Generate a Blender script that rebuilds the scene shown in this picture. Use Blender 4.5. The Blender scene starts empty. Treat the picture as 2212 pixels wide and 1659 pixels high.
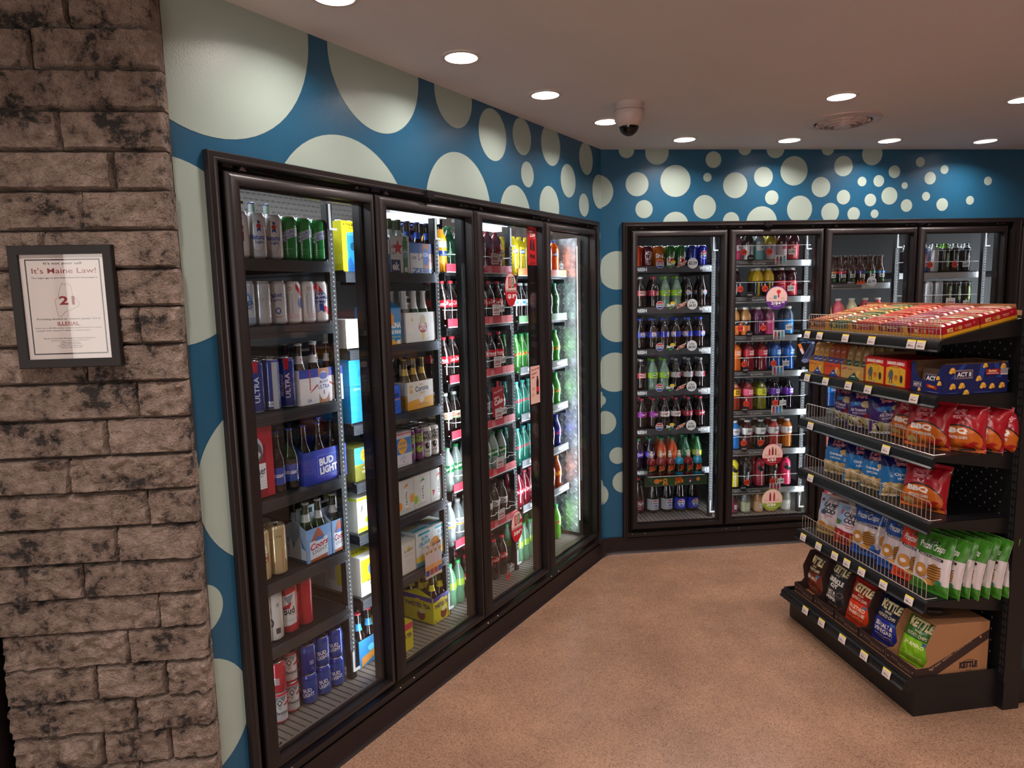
import bpy, bmesh, math, random
from mathutils import Vector, Matrix
from math import sin, cos, pi, radians as rad
sc = bpy.context.scene
COL = sc.collection
random.seed(7)
# ------------------------------------------------------------------ camera
FOC, PITCH, ROLL, CAMH = 1495.94, 0.12703, -0.0229, 1.7548
_f = Vector((0, cos(PITCH), -sin(PITCH))); _x = Vector((1, 0, 0)); _u = _x.cross(_f)
_xr = _x*cos(ROLL) + _u*sin(ROLL); _ur = -_x*sin(ROLL) + _u*cos(ROLL)
cam_data = bpy.data.cameras.new('camera'); cam = bpy.data.objects.new('camera', cam_data); COL.objects.link(cam)
cam_data.sensor_fit = 'HORIZONTAL'; cam_data.sensor_width = 36.0
cam_data.lens = FOC/2212*36.0; cam_data.clip_start = 0.02; cam_data.clip_end = 60
_m = Matrix((_xr, _ur, -_f)).transposed().to_4x4(); _m.translation = Vector((0, 0, CAMH))
cam.matrix_world = _m
sc.camera = cam
# ------------------------------------------------------------------ world, exposure, sampler
w = bpy.data.worlds.new('world'); sc.world = w; w.use_nodes = True
w.node_tree.nodes['Background'].inputs[0].default_value = (1.0, 0.80, 0.74, 1)
w.node_tree.nodes['Background'].inputs[1].default_value = 0.12
sc.view_settings.view_transform = 'Standard'; sc.view_settings.look = 'None'
sc.view_settings.gamma = 1.0; sc.view_settings.exposure = 0.0; sc.view_settings.use_curve_mapping = False
cy = sc.cycles
cy.use_denoising = True; cy.max_bounces = 7; cy.diffuse_bounces = 4; cy.glossy_bounces = 3
cy.transmission_bounces = 4; cy.transparent_max_bounces = 12; cy.sample_clamp_indirect = 4.0
cy.caustics_reflective = False; cy.caustics_refractive = False; cy.blur_glossy = 0.6
LAMP_COL = (1.0, 0.85, 0.78)      # warm ceiling lamps
COOL_COL = (0.86, 0.93, 1.0)      # cooler strips
LAMP_W, COOL_W = 10.0, 36.0
FR = {'L': ((0.5944, 4.5188), 58.09*pi/180), 'B': ((0.5944, 4.5188), 6.1*pi/180),
      'G': ((1.6167, 2.6461), -81.19*pi/180),
      'S': ((-0.9574+0.05*sin(6.1*pi/180), 2.0267-0.05*cos(6.1*pi/180)), 6.1*pi/180),
      'W': ((0, 0), 0.0)}
CEIL = 2.6553
def FM(fr, x=0, y=0, z=0, rz=0):
    (ox, oy), a = FR[fr]
    return Matrix.Translation((ox+x*cos(a)-y*sin(a), oy+x*sin(a)+y*cos(a), z)) @ Matrix.Rotation(a+rz, 4, 'Z')
def area_light(name, m, sx, sy, power, col, spread=180):
    d = bpy.data.lights.new(name, 'AREA'); d.shape = 'RECTANGLE'; d.size = sx; d.size_y = sy
    d.energy = power; d.color = col; d.spread = rad(spread)
    o = bpy.data.objects.new(name, d); COL.objects.link(o); o.matrix_world = m
    return o
# strips behind the mullions of the coolers, shining into the shelves (they face +y of the wall's own frame)
_in = Matrix.Rotation(rad(90), 4, 'X')
LD = 0.662
for i in range(5):
    area_light('cooler_tube_light', FM('L', -0.127-LD*i if i else -0.24, 0.080, 1.15) @ _in, 0.03, 1.85, COOL_W*(0.22, 1, 1, 1, .9)[i], COOL_COL)
for i in range(7):
    area_light('cooler_tube_light', FM('B', 0.183+LD*i, 0.075, 1.15) @ _in, 0.03, 1.85, COOL_W*(0.6 if i == 0 else 1), COOL_COL)
# added fill light by the rear wall, left of camera, brightening ceiling and stone
area_light('rear_fill_light', Matrix.Translation((-1.9, -4.05, 1.45)) @ Matrix.Rotation(rad(90), 4, 'X'), 3.0, 2.0, 85.0, (1.0, 0.90, 0.84))
# tubes under the cabinet tops, shining down
for i in range(4):
    area_light('cooler_top_light', FM('L', -0.46-LD*i, 0.42, 2.30), 0.55, 0.06, 6.0, COOL_COL)
for i in range(6):
    area_light('cooler_top_light', FM('B', 0.51+LD*i, 0.34, 2.30), 0.55, 0.06, 3.5, COOL_COL)
# ------------------------------------------------------------------ materials
_mc = {}
def lin(h):
    if isinstance(h, str):
        h = h.lstrip('#'); h = [int(h[i:i+2], 16)/255 for i in (0, 2, 4)]
    return tuple((c/12.92 if c <= 0.04045 else ((c+0.055)/1.055)**2.4) for c in h[:3])
def M(col, rough=0.45, metal=0.0, alpha=1.0, emit=0.0, coat=0.0):
    k = (col, rough, metal, alpha, emit, coat)
    if k in _mc: return _mc[k]
    m = bpy.data.materials.new('mat_'+str(col).strip('#')); m.use_nodes = True
    b = m.node_tree.nodes['Principled BSDF']; c = lin(col)
    b.inputs['Base Color'].default_value = (*c, 1); b.inputs['Roughness'].default_value = rough
    b.inputs['Metallic'].default_value = metal; b.inputs['Coat Weight'].default_value = coat
    if emit:
        b.inputs['Emission Color'].default_value = (*c, 1); b.inputs['Emission Strength'].default_value = emit
    if alpha < 1: b.inputs['Alpha'].default_value = alpha
    _mc[k] = m; return m
def GLOW(col, e):
    k = ('glow', col, e)
    if k not in _mc:
        m = M(col, .5, 0, 1, e).copy(); m.node_tree.nodes['Principled BSDF'].inputs['Base Color'].default_value = (.02, .02, .02, 1); _mc[k] = m
    return _mc[k]
def nodes(name):
    m = bpy.data.materials.new(name); m.use_nodes = True; nt = m.node_tree
    return m, nt, nt.nodes['Principled BSDF'], nt.nodes.new, nt.links.new
def noisy(name, c1, c2, scale, rough, bump=0.0, detail=6, metal=0, bscale=None):
    m, nt, b, N, L = nodes(name)
    tc = N('ShaderNodeTexCoord'); n = N('ShaderNodeTexNoise'); n.inputs['Scale'].default_value = scale; n.inputs['Detail'].default_value = detail
    r = N('ShaderNodeValToRGB'); r.color_ramp.elements[0].position = 0.35; r.color_ramp.elements[1].position = 0.65
    r.color_ramp.elements[0].color = (*lin(c1), 1); r.color_ramp.elements[1].color = (*lin(c2), 1)
    L(tc.outputs['Object'], n.inputs['Vector']); L(n.outputs['Fac'], r.inputs[0]); L(r.outputs[0], b.inputs['Base Color'])
    b.inputs['Roughness'].default_value = rough; b.inputs['Metallic'].default_value = metal
    if bump:
        n2 = N('ShaderNodeTexNoise'); n2.inputs['Scale'].default_value = bscale or scale*3; n2.inputs['Detail'].default_value = 4
        bp = N('ShaderNodeBump'); bp.inputs['Strength'].default_value = bump; bp.inputs['Distance'].default_value = 0.01
        L(tc.outputs['Object'], n2.inputs['Vector']); L(n2.outputs['Fac'], bp.inputs['Height']); L(bp.outputs[0], b.inputs['Normal'])
    return m
def glass_mat(name, tint=(1, 1, 1), ior=1.5, rough=0.0):
    m, nt, b, N, L = nodes(name); nt.nodes.remove(b)
    t = N('ShaderNodeBsdfTransparent'); t.inputs[0].default_value = (*tint, 1)
    g = N('ShaderNodeBsdfGlossy'); g.inputs['Roughness'].default_value = rough
    f = N('ShaderNodeFresnel'); ge = N('ShaderNodeNewGeometry'); mr = N('ShaderNodeMapRange')   # undo the inside-out index on back faces
    mr.inputs[3].default_value = ior; mr.inputs[4].default_value = 1/ior; L(ge.outputs['Backfacing'], mr.inputs[0]); L(mr.outputs[0], f.inputs[0])
    x = N('ShaderNodeMixShader'); L(f.outputs[0], x.inputs[0]); L(t.outputs[0], x.inputs[1]); L(g.outputs[0], x.inputs[2])
    L(x.outputs[0], nt.nodes['Material Output'].inputs[0]); return m
PANE = glass_mat('door_glass', (0.93, 0.95, 0.95), 1.42)
CLEAR = glass_mat('clear_plastic', (0.80, 0.84, 0.86), 1.6, 0.05)
ALU = M('#c9cbce', 0.28, 1.0); STEEL = M('#b8bcc2', 0.3, 1.0)
_d = 0
def drink(col, rough=0.12, a=1.0): return M(col, rough, 0, a, 0, 0.6)
# ------------------------------------------------------------------ mesh builder
class MB:
    def __init__(s): s.v = []; s.f = []; s.m = []; s.mats = []; s.flat = []
    def mi(s, mat):
        if mat not in s.mats: s.mats.append(mat)
        return s.mats.index(mat)
    def add(s, vs, fs, mat, T=None, flat=False):
        o = len(s.v); i = mat if isinstance(mat, int) else s.mi(mat)
        s.v += [tuple(T @ Vector(p)) if T is not None else tuple(p) for p in vs]
        for f in fs: s.f.append([o+k for k in f]); s.m.append(i); s.flat.append(flat)
        return s
    def box(s, c, d, mat, T=None, skip=''):
        x, y, z = c; a, b, h = d[0]/2, d[1]/2, d[2]/2
        vs = [(x-a, y-b, z-h), (x+a, y-b, z-h), (x+a, y+b, z-h), (x-a, y+b, z-h), (x-a, y-b, z+h), (x+a, y-b, z+h), (x+a, y+b, z+h), (x-a, y+b, z+h)]
        fs = {'d': (0, 3, 2, 1), 'u': (4, 5, 6, 7), 'f': (0, 1, 5, 4), 'r': (1, 2, 6, 5), 'b': (2, 3, 7, 6), 'l': (3, 0, 4, 7)}
        return s.add(vs, [fs[k] for k in fs if k not in skip], mat, T, True)
    def b2(s, x0, x1, y0, y1, z0, z1, mat, T=None):
        return s.box(((x0+x1)/2, (y0+y1)/2, (z0+z1)/2), (x1-x0, y1-y0, z1-z0), mat, T)
    def lathe(s, prof, mats, n=24, T=None, cap=True):
        # prof [(r,z)], mats: one material or a list (one per segment)
        if not isinstance(mats, list): mats = [mats]*(len(prof)-1)
        o = len(s.v); vs = []
        for r, z in prof:
            for k in range(n):
                a = 2*pi*k/n; vs.append((r*sin(a), -r*cos(a), z))
        s.v += [tuple(T @ Vector(p)) if T is not None else p for p in vs]
        for j in range(len(prof)-1):
            i = s.mi(mats[j])
            for k in range(n):
                k2 = (k+1) % n
                s.f.append([o+j*n+k, o+j*n+k2, o+(j+1)*n+k2, o+(j+1)*n+k]); s.m.append(i); s.flat.append(False)
        if cap:
            s.f.append([o+k for k in range(n)][::-1]); s.m.append(s.mi(mats[0])); s.flat.append(True)
            s.f.append([o+(len(prof)-1)*n+k for k in range(n)]); s.m.append(s.mi(mats[-1])); s.flat.append(True)
        return s
    def tube(s, pts, r, mat, n=6, closed=False, T=None):
        pts = [Vector(p) for p in pts]; vs = []; L = len(pts); up = Vector((0.13, 0.31, 0.94)).normalized()
        for i, p in enumerate(pts):
            a = pts[i-1] if (i or closed) else p; b = pts[(i+1) % L] if (i < L-1 or closed) else p
            t = (b-a).normalized(); x = t.cross(up)
            if x.length < 1e-3: x = t.cross(Vector((1, 0, 0)))
            x.normalize(); y = t.cross(x)
            for k in range(n):
                q = 2*pi*k/n; vs.append(p+x*r*cos(q)+y*r*sin(q))
        fs = []
        for i in range(L if closed else L-1):
            j = (i+1) % L
            for k in range(n):
                k2 = (k+1) % n; fs.append((i*n+k, i*n+k2, j*n+k2, j*n+k))
        if not closed: fs += [tuple(range(n))[::-1], tuple((L-1)*n+k for k in range(n))]
        return s.add(vs, fs, mat, T)
    def loops(s, L, mat, T=None, closed_prof=False):
        # list of equally long closed loops, bridged
        n = len(L[0]); vs = [p for l in L for p in l]; fs = []
        for j in range(len(L)-1):
            for k in range(n):
                k2 = (k+1) % n; fs.append((j*n+k, j*n+k2, (j+1)*n+k2, (j+1)*n+k))
        return s.add(vs, fs, mat, T, True)
    def prism(s, poly, y0, y1, mat, T=None):
        # polygon in x,z extruded along y
        n = len(poly); vs = [(x, y0, z) for x, z in poly]+[(x, y1, z) for x, z in poly]
        fs = [tuple(range(n)), tuple(range(2*n-1, n-1, -1))]+[(k, k+n, (k+1) % n+n, (k+1) % n) for k in range(n)]
        return s.add(vs, fs, mat, T, True)
    def build(s, name, parent=None, M0=None, smooth=True, bevel=0):
        me = bpy.data.meshes.new(name); me.from_pydata(s.v, [], s.f)
        for m in s.mats: me.materials.append(m)
        me.polygons.foreach_set('material_index', s.m)
        if smooth: me.polygons.foreach_set('use_smooth', [not q for q in s.flat])
        me.update()
        if smooth: me.set_sharp_from_angle(angle=rad(40))
        o = bpy.data.objects.new(name, me); COL.objects.link(o)
        if parent: o.parent = parent
        if M0 is not None: o.matrix_world = M0 if not parent else o.matrix_world
        if bevel:
            b = o.modifiers.new('b', 'BEVEL'); b.width = bevel; b.segments = 2; b.limit_method = 'ANGLE'
        return o
# ------------------------------------------------------------------ art: 2-D shapes (mm) laid on a surface
_tx = {}
def glyphs(txt, bold=0.0, shear=0.0):
    k = (txt, bold, shear)
    if k in _tx: return _tx[k]
    c = bpy.data.curves.new('t', 'FONT'); c.body = txt; c.resolution_u = 2; c.offset = bold*.6; c.shear = shear; c.align_x = 'CENTER'
    o = bpy.data.objects.new('t', c); me = o.to_mesh()
    vs = [(v.co.x, v.co.y) for v in me.vertices]; fs = [tuple(p.vertices) for p in me.polygons]
    o.to_mesh_clear(); bpy.data.objects.remove(o); bpy.data.curves.remove(c)
    if vs:
        x0, x1 = min(p[0] for p in vs), max(p[0] for p in vs); y0, y1 = min(p[1] for p in vs), max(p[1] for p in vs)
        vs = [((p[0]-(x0+x1)/2)/(x1-x0), (p[1]-(y0+y1)/2)/(y1-y0)) for p in vs]; asp = (x1-x0)/(y1-y0)
    else: asp = 1
    _tx[k] = (vs, fs, asp); return _tx[k]
def art(mb, items, fmap, step=None, lay0=0.4, dl=0.04, rough=0.45, metal=0, cut=None):
    """items in mm; fmap(u, v, layer) in metres -> 3-D; step (du,dv) mm: how finely to cut"""
    for i, it in enumerate(items):
        k = it[0]; lay = lay0+dl*i; bm = bmesh.new(); col = it[-1] if k != 't' else it[6]
        if k == 'r': cx, cy, W, H = it[1:5]; P = [(cx-W/2, cy-H/2), (cx+W/2, cy-H/2), (cx+W/2, cy+H/2), (cx-W/2, cy+H/2)]
        elif k == 'o': cx, cy, W, H = it[1:5]; P = [(cx+W/2*cos(a*pi/12), cy+H/2*sin(a*pi/12)) for a in range(24)]
        elif k == 'p': P = it[1]
        elif k == 'star': cx, cy, r = it[1:4]; P = [(cx+(r if a % 2 == 0 else r*.4)*sin(a*pi/5), cy+(r if a % 2 == 0 else r*.4)*cos(a*pi/5)) for a in range(10)]
        elif k == 'ring':
            cx, cy, W, H, t = it[1:6]; A = [bm.verts.new((cx+W/2*cos(a*pi/12), cy+H/2*sin(a*pi/12), 0)) for a in range(24)]
            Bq = [bm.verts.new((cx+(W/2-t)*cos(a*pi/12), cy+(H/2-t)*sin(a*pi/12), 0)) for a in range(24)]
            for a in range(24): bm.faces.new((A[a], A[(a+1) % 24], Bq[(a+1) % 24], Bq[a]))
            P = None
        elif k == 'fr':
            cx, cy, W, H, t = it[1:6]
            for (a, b, c, d) in ((cx-W/2, cx+W/2, cy-H/2, cy-H/2+t), (cx-W/2, cx+W/2, cy+H/2-t, cy+H/2), (cx-W/2, cx-W/2+t, cy-H/2+t, cy+H/2-t), (cx+W/2-t, cx+W/2, cy-H/2+t, cy+H/2-t)):
                bm.faces.new([bm.verts.new(q) for q in ((a, c, 0), (b, c, 0), (b, d, 0), (a, d, 0))])
            P = None
        elif k == 't':
            _, txt, cx, cy, W, H = it[:6]; rot = it[7] if len(it) > 7 else 0; bold = it[8] if len(it) > 8 else 0.02; sh = it[9] if len(it) > 9 else 0
            vs, fs, asp = glyphs(txt, bold, sh)
            if not W: W = H*asp
            if not H: H = W/asp
            cr, sr = cos(rad(rot)), sin(rad(rot)); bv = []
            for x, y in vs: x *= W; y *= H; bv.append(bm.verts.new((cx+x*cr-y*sr, cy+x*sr+y*cr, 0)))
            for f in fs:
                try: bm.faces.new([bv[q] for q in f])
                except ValueError: pass
            P = None
        if P is not None:
            f = bm.faces.new([bm.verts.new((x, y, 0)) for x, y in P]); f.normal_update()
            if f.normal.z < 0: f.normal_flip()
        if cut:
            for co, no in cut:
                bmesh.ops.bisect_plane(bm, geom=bm.verts[:]+bm.edges[:]+bm.faces[:], plane_co=(*co, 0), plane_no=(*no, 0), clear_outer=True)
        if step and bm.verts:
            for ax in (0, 1):
                if not step[ax]: continue
                lo = min(v.co[ax] for v in bm.verts); hi = max(v.co[ax] for v in bm.verts); q = math.floor(lo/step[ax])+1
                while q*step[ax] < hi-1e-4:
                    co = [0, 0, 0]; no = [0, 0, 0]; co[ax] = q*step[ax]; no[ax] = 1
                    bmesh.ops.bisect_plane(bm, geom=bm.verts[:]+bm.edges[:]+bm.faces[:], plane_co=co, plane_no=no); q += 1
        bm.verts.index_update(); mat = M(col, rough, metal) if isinstance(col, str) else col
        mb.add([fmap(v.co.x/1000, v.co.y/1000, lay/1000) for v in bm.verts], [[v.index for v in f.verts] for f in bm.faces], mat)
        bm.free()
def flat(ox, oy, oz, ax='f'):
    # f: faces -y (u=x, v=z), r: faces +x (u=y), l: faces -x (u=-y), u: faces up (u=x, v=y)
    if ax == 'f': return lambda u, v, l: (ox+u, oy-l, oz+v)
    if ax == 'r': return lambda u, v, l: (ox+l, oy+u, oz+v)
    if ax == 'l': return lambda u, v, l: (ox-l, oy-u, oz+v)
    if ax == 'u': return lambda u, v, l: (ox+u, oy+v, oz+l)
def cyl(R, yaw=0):
    return lambda u, v, l: ((R+l)*sin(u/R+yaw), -(R+l)*cos(u/R+yaw), v)
# ------------------------------------------------------------------ tagging and copying
ORD = ['first', 'second', 'third', 'fourth', 'fifth', 'sixth', 'seventh', 'eighth', 'ninth', 'tenth']
def tag(o, label=None, cat=None, group=None, kind=None):
    if label:
        n = len(label.replace('-', 'x').split())
        if n > 16 or n < 4: print('LABEL LENGTH', n, label)
        o['label'] = label
    if cat: o['category'] = cat
    if group: o['group'] = group
    if kind: o['kind'] = kind
    return o
def empty(name, m, label, cat, group=None):
    o = bpy.data.objects.new(name, None); COL.objects.link(o); o.matrix_world = m; o.empty_display_size = 0.05
    return tag(o, label, cat, group)
def copy_tree(o, parent=None):
    c = o.copy(); COL.objects.link(c); c.parent = parent
    for ch in o.children: copy_tree(ch, c)
    return c
# ================================================================== room
def struct(o): o['kind'] = 'structure'; return o
BLUE = noisy('wall_blue_paint', '#1b5170', '#1d5676', 3, 0.34, 0.10, bscale=180)
MINT = noisy('wall_mint_paint', '#9caea6', '#a0b2aa', 3, 0.34, 0.10, bscale=180)
# floor: polished concrete with fine aggregate
fm, nt, b, N, L_ = nodes('polished_concrete')
tc = N('ShaderNodeTexCoord'); n1 = N('ShaderNodeTexNoise'); n1.inputs['Scale'].default_value = 2.4; n1.inputs['Detail'].default_value = 9; n1.inputs['Roughness'].default_value = .62
r1 = N('ShaderNodeValToRGB'); r1.color_ramp.elements[0].position = .3; r1.color_ramp.elements[1].position = .7
r1.color_ramp.elements[0].color = (*lin('#7d6251'), 1); r1.color_ramp.elements[1].color = (*lin('#987963'), 1)
v1 = N('ShaderNodeTexVoronoi'); v1.inputs['Scale'].default_value = 290
r2 = N('ShaderNodeValToRGB'); e = r2.color_ramp.elements
e[0].position = 0.0; e[0].color = (0.42, 0.39, 0.37, 1); e[1].position = 1.0; e[1].color = (1.35, 1.3, 1.24, 1)
for p_, c_ in ((0.08, (.56, .54, .52, 1)), (0.2, (.88, .87, .86, 1)), (0.78, (1.03, 1.01, .99, 1)), (0.92, (1.2, 1.17, 1.12, 1))):
    q = e.new(p_); q.color = c_
mx = N('ShaderNodeMix'); mx.data_type = 'RGBA'; mx.blend_type = 'MULTIPLY'; mx.inputs[0].default_value = 1.0
sp = N('ShaderNodeSeparateColor')
L_(tc.outputs['Object'], n1.inputs['Vector']); L_(tc.outputs['Object'], v1.inputs['Vector']); L_(n1.outputs['Fac'], r1.inputs[0])
L_(v1.outputs['Color'], sp.inputs[0]); L_(sp.outputs[0], r2.inputs[0])
L_(r1.outputs[0], mx.inputs[6]); L_(r2.outputs[0], mx.inputs[7]); L_(mx.outputs[2], b.inputs['Base Color'])
n3 = N('ShaderNodeTexNoise'); n3.inputs['Scale'].default_value = 2.3; r3 = N('ShaderNodeMapRange'); r3.inputs[3].default_value = .18; r3.inputs[4].default_value = .34
L_(tc.outputs['Object'], n3.inputs['Vector']); b.inputs['Roughness'].default_value = .27
b.inputs['Specular IOR Level'].default_value = 0.5
X0, X1, Y0, Y1 = -3.6, 6.2, -4.2, 6.4
mb = MB(); mb.box(((X0+X1)/2, (Y0+Y1)/2, -0.05), (X1-X0, Y1-Y0, 0.1), fm); struct(mb.build('floor'))
# ceiling with round holes for the recessed lamps
LAMPS = [(-0.505, 2.20), (-0.164, 2.76), (0.181, 3.28), (0.532, 3.80), (1.060, 4.27), (1.720, 4.36), (1.590, 3.42), (2.369, 4.435), (3.018, 4.515), (2.545, 3.545),
         (0.85, 2.05), (-0.85, 1.15), (0.3, 0.6), (1.85, 0.8), (3.3, 2.2), (3.3, 0.6), (-1.15, -0.9), (0.6, -1.2), (2.3, -1.2), (4.2, -0.8), (4.6, 1.6), (4.6, 3.3)]
from mathutils.geometry import delaunay_2d_cdt
HR = 0.062
pv = [Vector(p) for p in ((X0, Y0), (X1, Y0), (X1, Y1), (X0, Y1))]; pe = [(0, 1), (1, 2), (2, 3), (3, 0)]
for (lx, ly) in LAMPS:
    o = len(pv)
    for k in range(20): pv.append(Vector((lx+HR*cos(k*pi/10), ly+HR*sin(k*pi/10)))); pe.append((o+k, o+(k+1) % 20))
VC = (1.826, 3.90)
o = len(pv)
for k in range(40): pv.append(Vector((VC[0]+.148*cos(k*pi/20), VC[1]+.148*sin(k*pi/20)))); pe.append((o+k, o+(k+1) % 40))
cv, ce, cf, _, _, _ = delaunay_2d_cdt(pv, pe, [], 0, 1e-6)
keep = []
for f in cf:
    c = sum((cv[i] for i in f), Vector((0, 0)))/len(f)
    if all((c-Vector(l)).length > HR*0.98 for l in LAMPS) and (c-Vector(VC)).length > .146: keep.append(tuple(f)[::-1])
mb = MB(); CEILM = noisy('ceiling_paint', '#dcdde0', '#dfe0e3', 2, 0.62, 0.04, bscale=90)
mb.add([(v.x, v.y, CEIL) for v in cv], keep, CEILM); mb.box(((X0+X1)/2, (Y0+Y1)/2, CEIL+0.2), (X1-X0, Y1-Y0, 0.1), CEILM)
struct(mb.build('ceiling', smooth=False))
# recessed lamps
LW = M('#ffffff', 0.5, 0, 1, 14.0); HOUS = M('#c9c3bd', 0.5); TRIM = M('#d8d0ca', 0.45)
lab0 = ['recessed ceiling lamp nearest the stone pilaster, cut by the frame top', 'recessed ceiling lamp, second along the polka-dot left wall', 'recessed ceiling lamp, third along the polka-dot left wall',
        'recessed ceiling lamp right beside the white dome camera', 'recessed ceiling lamp over the corner, first of the back-wall row', 'recessed ceiling lamp, second of the back-wall row, below the vent',
        'recessed ceiling lamp directly in front of the round air vent', 'recessed ceiling lamp, third of the back-wall row', 'recessed ceiling lamp, last of the back-wall row on the right', 'recessed ceiling lamp cut by the right edge of the photo']
for i, (lx, ly) in enumerate(LAMPS):
    m = Matrix.Translation((lx, ly, CEIL))
    lab = lab0[i] if i < 10 else 'recessed ceiling lamp over the shop floor outside the photo'
    root = empty('ceiling_lamp', m, lab, 'ceiling lamp', 'round recessed ceiling lamps')
    mb = MB(); mb.lathe([(0.078, 0.0), (0.078, -0.003), (0.062, -0.005), (0.060, 0.0), (0.056, 0.028)], TRIM, 28, cap=False); mb.build('trim_ring', root)
    mb = MB(); mb.lathe([(0.0562, 0.026), (0.001, 0.026)], LW, 28, cap=False); mb.build('lens', root)
    d = bpy.data.lights.new('lamp_light', 'AREA'); d.shape = 'DISK'; d.size = 0.10; d.energy = LAMP_W*(.44 if i < 4 else .56 if i < 10 and i not in (6, 9) else 1.25); d.color = LAMP_COL; d.spread = rad(140)
    o = bpy.data.objects.new('lamp_light', d); COL.objects.link(o); o.location = (lx, ly, CEIL+0.012)
# polka-dot walls
LC = [(2.782, 2.638, .393), (2.052, 2.64, .25), (1.557, 2.639, .139), (1.248, 2.524, .121), (.973, 2.564, .092), (.663, 2.572, .11), (.218, 2.566, .094), (.027, 2.393, .105), (.458, 2.407, .094), (.925, 2.381, .065), (.253, 2.289, .068),
      (2.241, 1.985, .359), (1.532, 2.148, .249), (1.052, 2.163, .148), (.689, 2.236, .114), (2.949, 1.9, .27), (2.659, 1.173, .276), (2.956, .821, .08), (3.001, .472, .197), (.104, 2.12, .081), (.112, 1.971, .031), (.14, 1.73, .091), (.154, 1.465, .089),
      (.107, .701, .077), (.095, .436, .112), (.04, 1.062, .057), (-.005, .905, .076), (-.101, 1.9, .123), (-.101, 1.559, .122), (-.084, 1.239, .13)]
BC = [(.165, 2.652, .05), (.364, 2.638, .077), (.738, 2.592, .052), (.947, 2.664, .045), (1.154, 2.661, .061), (1.513, 2.66, .043), (1.824, 2.625, .071), (2.167, 2.574, .032), (2.343, 2.525, .029), (2.243, 2.469, .041), (1.986, 2.512, .041), (1.626, 2.549, .065),
      (1.285, 2.52, .093), (1.077, 2.483, .064), (.699, 2.482, .028), (.487, 2.46, .1), (.234, 2.441, .075), (.887, 2.431, .082), (1.137, 2.351, .046), (1.474, 2.416, .065), (1.634, 2.35, .047), (1.76, 2.45, .031), (1.958, 2.356, .057), (1.878, 2.453, .038),
      (.28, 2.285, .057), (.683, 2.295, .076), (.489, 2.18, .087), (.863, 2.206, .055), (1.072, 2.191, .105), (1.331, 2.275, .087), (1.544, 2.252, .062), (1.71, 2.241, .044), (1.858, 2.24, .028), (1.824, 2.33, .041), (2.063, 2.422, .022), (2.083, 2.292, .041),
      (2.22, 2.351, .029), (2.664, 2.449, .029), (2.34, 2.296, .042), (2.541, 2.322, .029), (.101, 1.9, .123), (.101, 1.559, .122), (.084, 1.239, .13), (-.011, 1.055, .034), (.014, .905, .078), (.101, .678, .057), (.138, .495, .073), (-.043, .412, .08), (-.025, 2.397, .103)]
def clip(P, rect):
    for ax, lim, sg in ((0, rect[0], 1), (0, rect[1], -1), (1, rect[2], 1), (1, rect[3], -1)):
        Q = []
        for i in range(len(P)):
            a, b_ = P[i-1], P[i]; da, db = (a[ax]-lim)*sg, (b_[ax]-lim)*sg
            if (da < 0) != (db < 0):
                t = da/(da-db); Q.append((a[0]+(b_[0]-a[0])*t, a[1]+(b_[1]-a[1])*t))
            if db >= 0: Q.append(b_)
        P = Q
        if len(P) < 3: return []
    return P
def polka(name, fr, rects, circ, sgn):
    mb = MB()
    for r in rects:
        mb.b2(r[0], r[1], 0, 0.09, r[2], r[3], BLUE)
        for (s, z, R) in circ:
            P = clip([(sgn*s+R*cos(k*pi/32), z+R*sin(k*pi/32)) for k in range(64)], r)
            if P: mb.add([(x, -0.0009, zz) for x, zz in P], [tuple(range(len(P)))], MINT, flat=True)
    return struct(mb.build(name, M0=FM(fr), smooth=False))
TOPZ, FTOP = CEIL, 2.203
polka('wall_left', 'L', [(-2.94, 0, FTOP-.02, TOPZ), (-2.94, -2.80, 0.0, FTOP-.02), (-0.085, 0, 0.0, FTOP-.02)], LC, -1)
polka('wall_back', 'B', [(0, 4.6, FTOP-.02, TOPZ), (0, 0.145, 0.0, FTOP-.02), (4.35, 4.6, 0, FTOP-.02)], BC, 1)
# black base under both cooler walls, rounded into the corner
def wl(fr, x, y): m = FM(fr, x, y); return (m.translation.x, m.translation.y)
BLK = M('#1c1416', 0.34); BLK2 = M('#0d0b0c', 0.5); FRAMEM = M('#1e1819', 0.4, 0.15); BLACKIN = M('#0b0b0d', 0.42)
pa, pb = Vector(wl('L', -0.075, -0.014)), Vector(wl('B', 0.075, -0.014)); pc = Vector(wl('L', -0.007, -0.014))
path = [Vector(wl('L', -3.0, -0.014)), pa]+[pa*(1-t)**2+pc*2*t*(1-t)+pb*t*t for t in (.15, .3, .45, .6, .75, .9)]+[pb, Vector(wl('B', 4.5, -0.014))]
mb = MB(); prof = [(0.02, 0.113), (0.0, 0.113), (0.0, 0.022), (-0.006, 0.010), (-0.014, 0.0)]
vs = []
for i, p in enumerate(path):
    a = path[max(i-1, 0)]; c = path[min(i+1, len(path)-1)]; t = (c-a).normalized(); nn = Vector((-t.y, t.x))
    for (d, z) in prof: q = p+nn*d; vs.append((q.x, q.y, z))
k = len(prof); fs = [(i*k+j, i*k+j+1, (i+1)*k+j+1, (i+1)*k+j) for i in range(len(path)-1) for j in range(k-1)]
mb.add(vs, [f[::-1] for f in fs], BLK); struct(mb.build('baseboard_left'))
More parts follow.
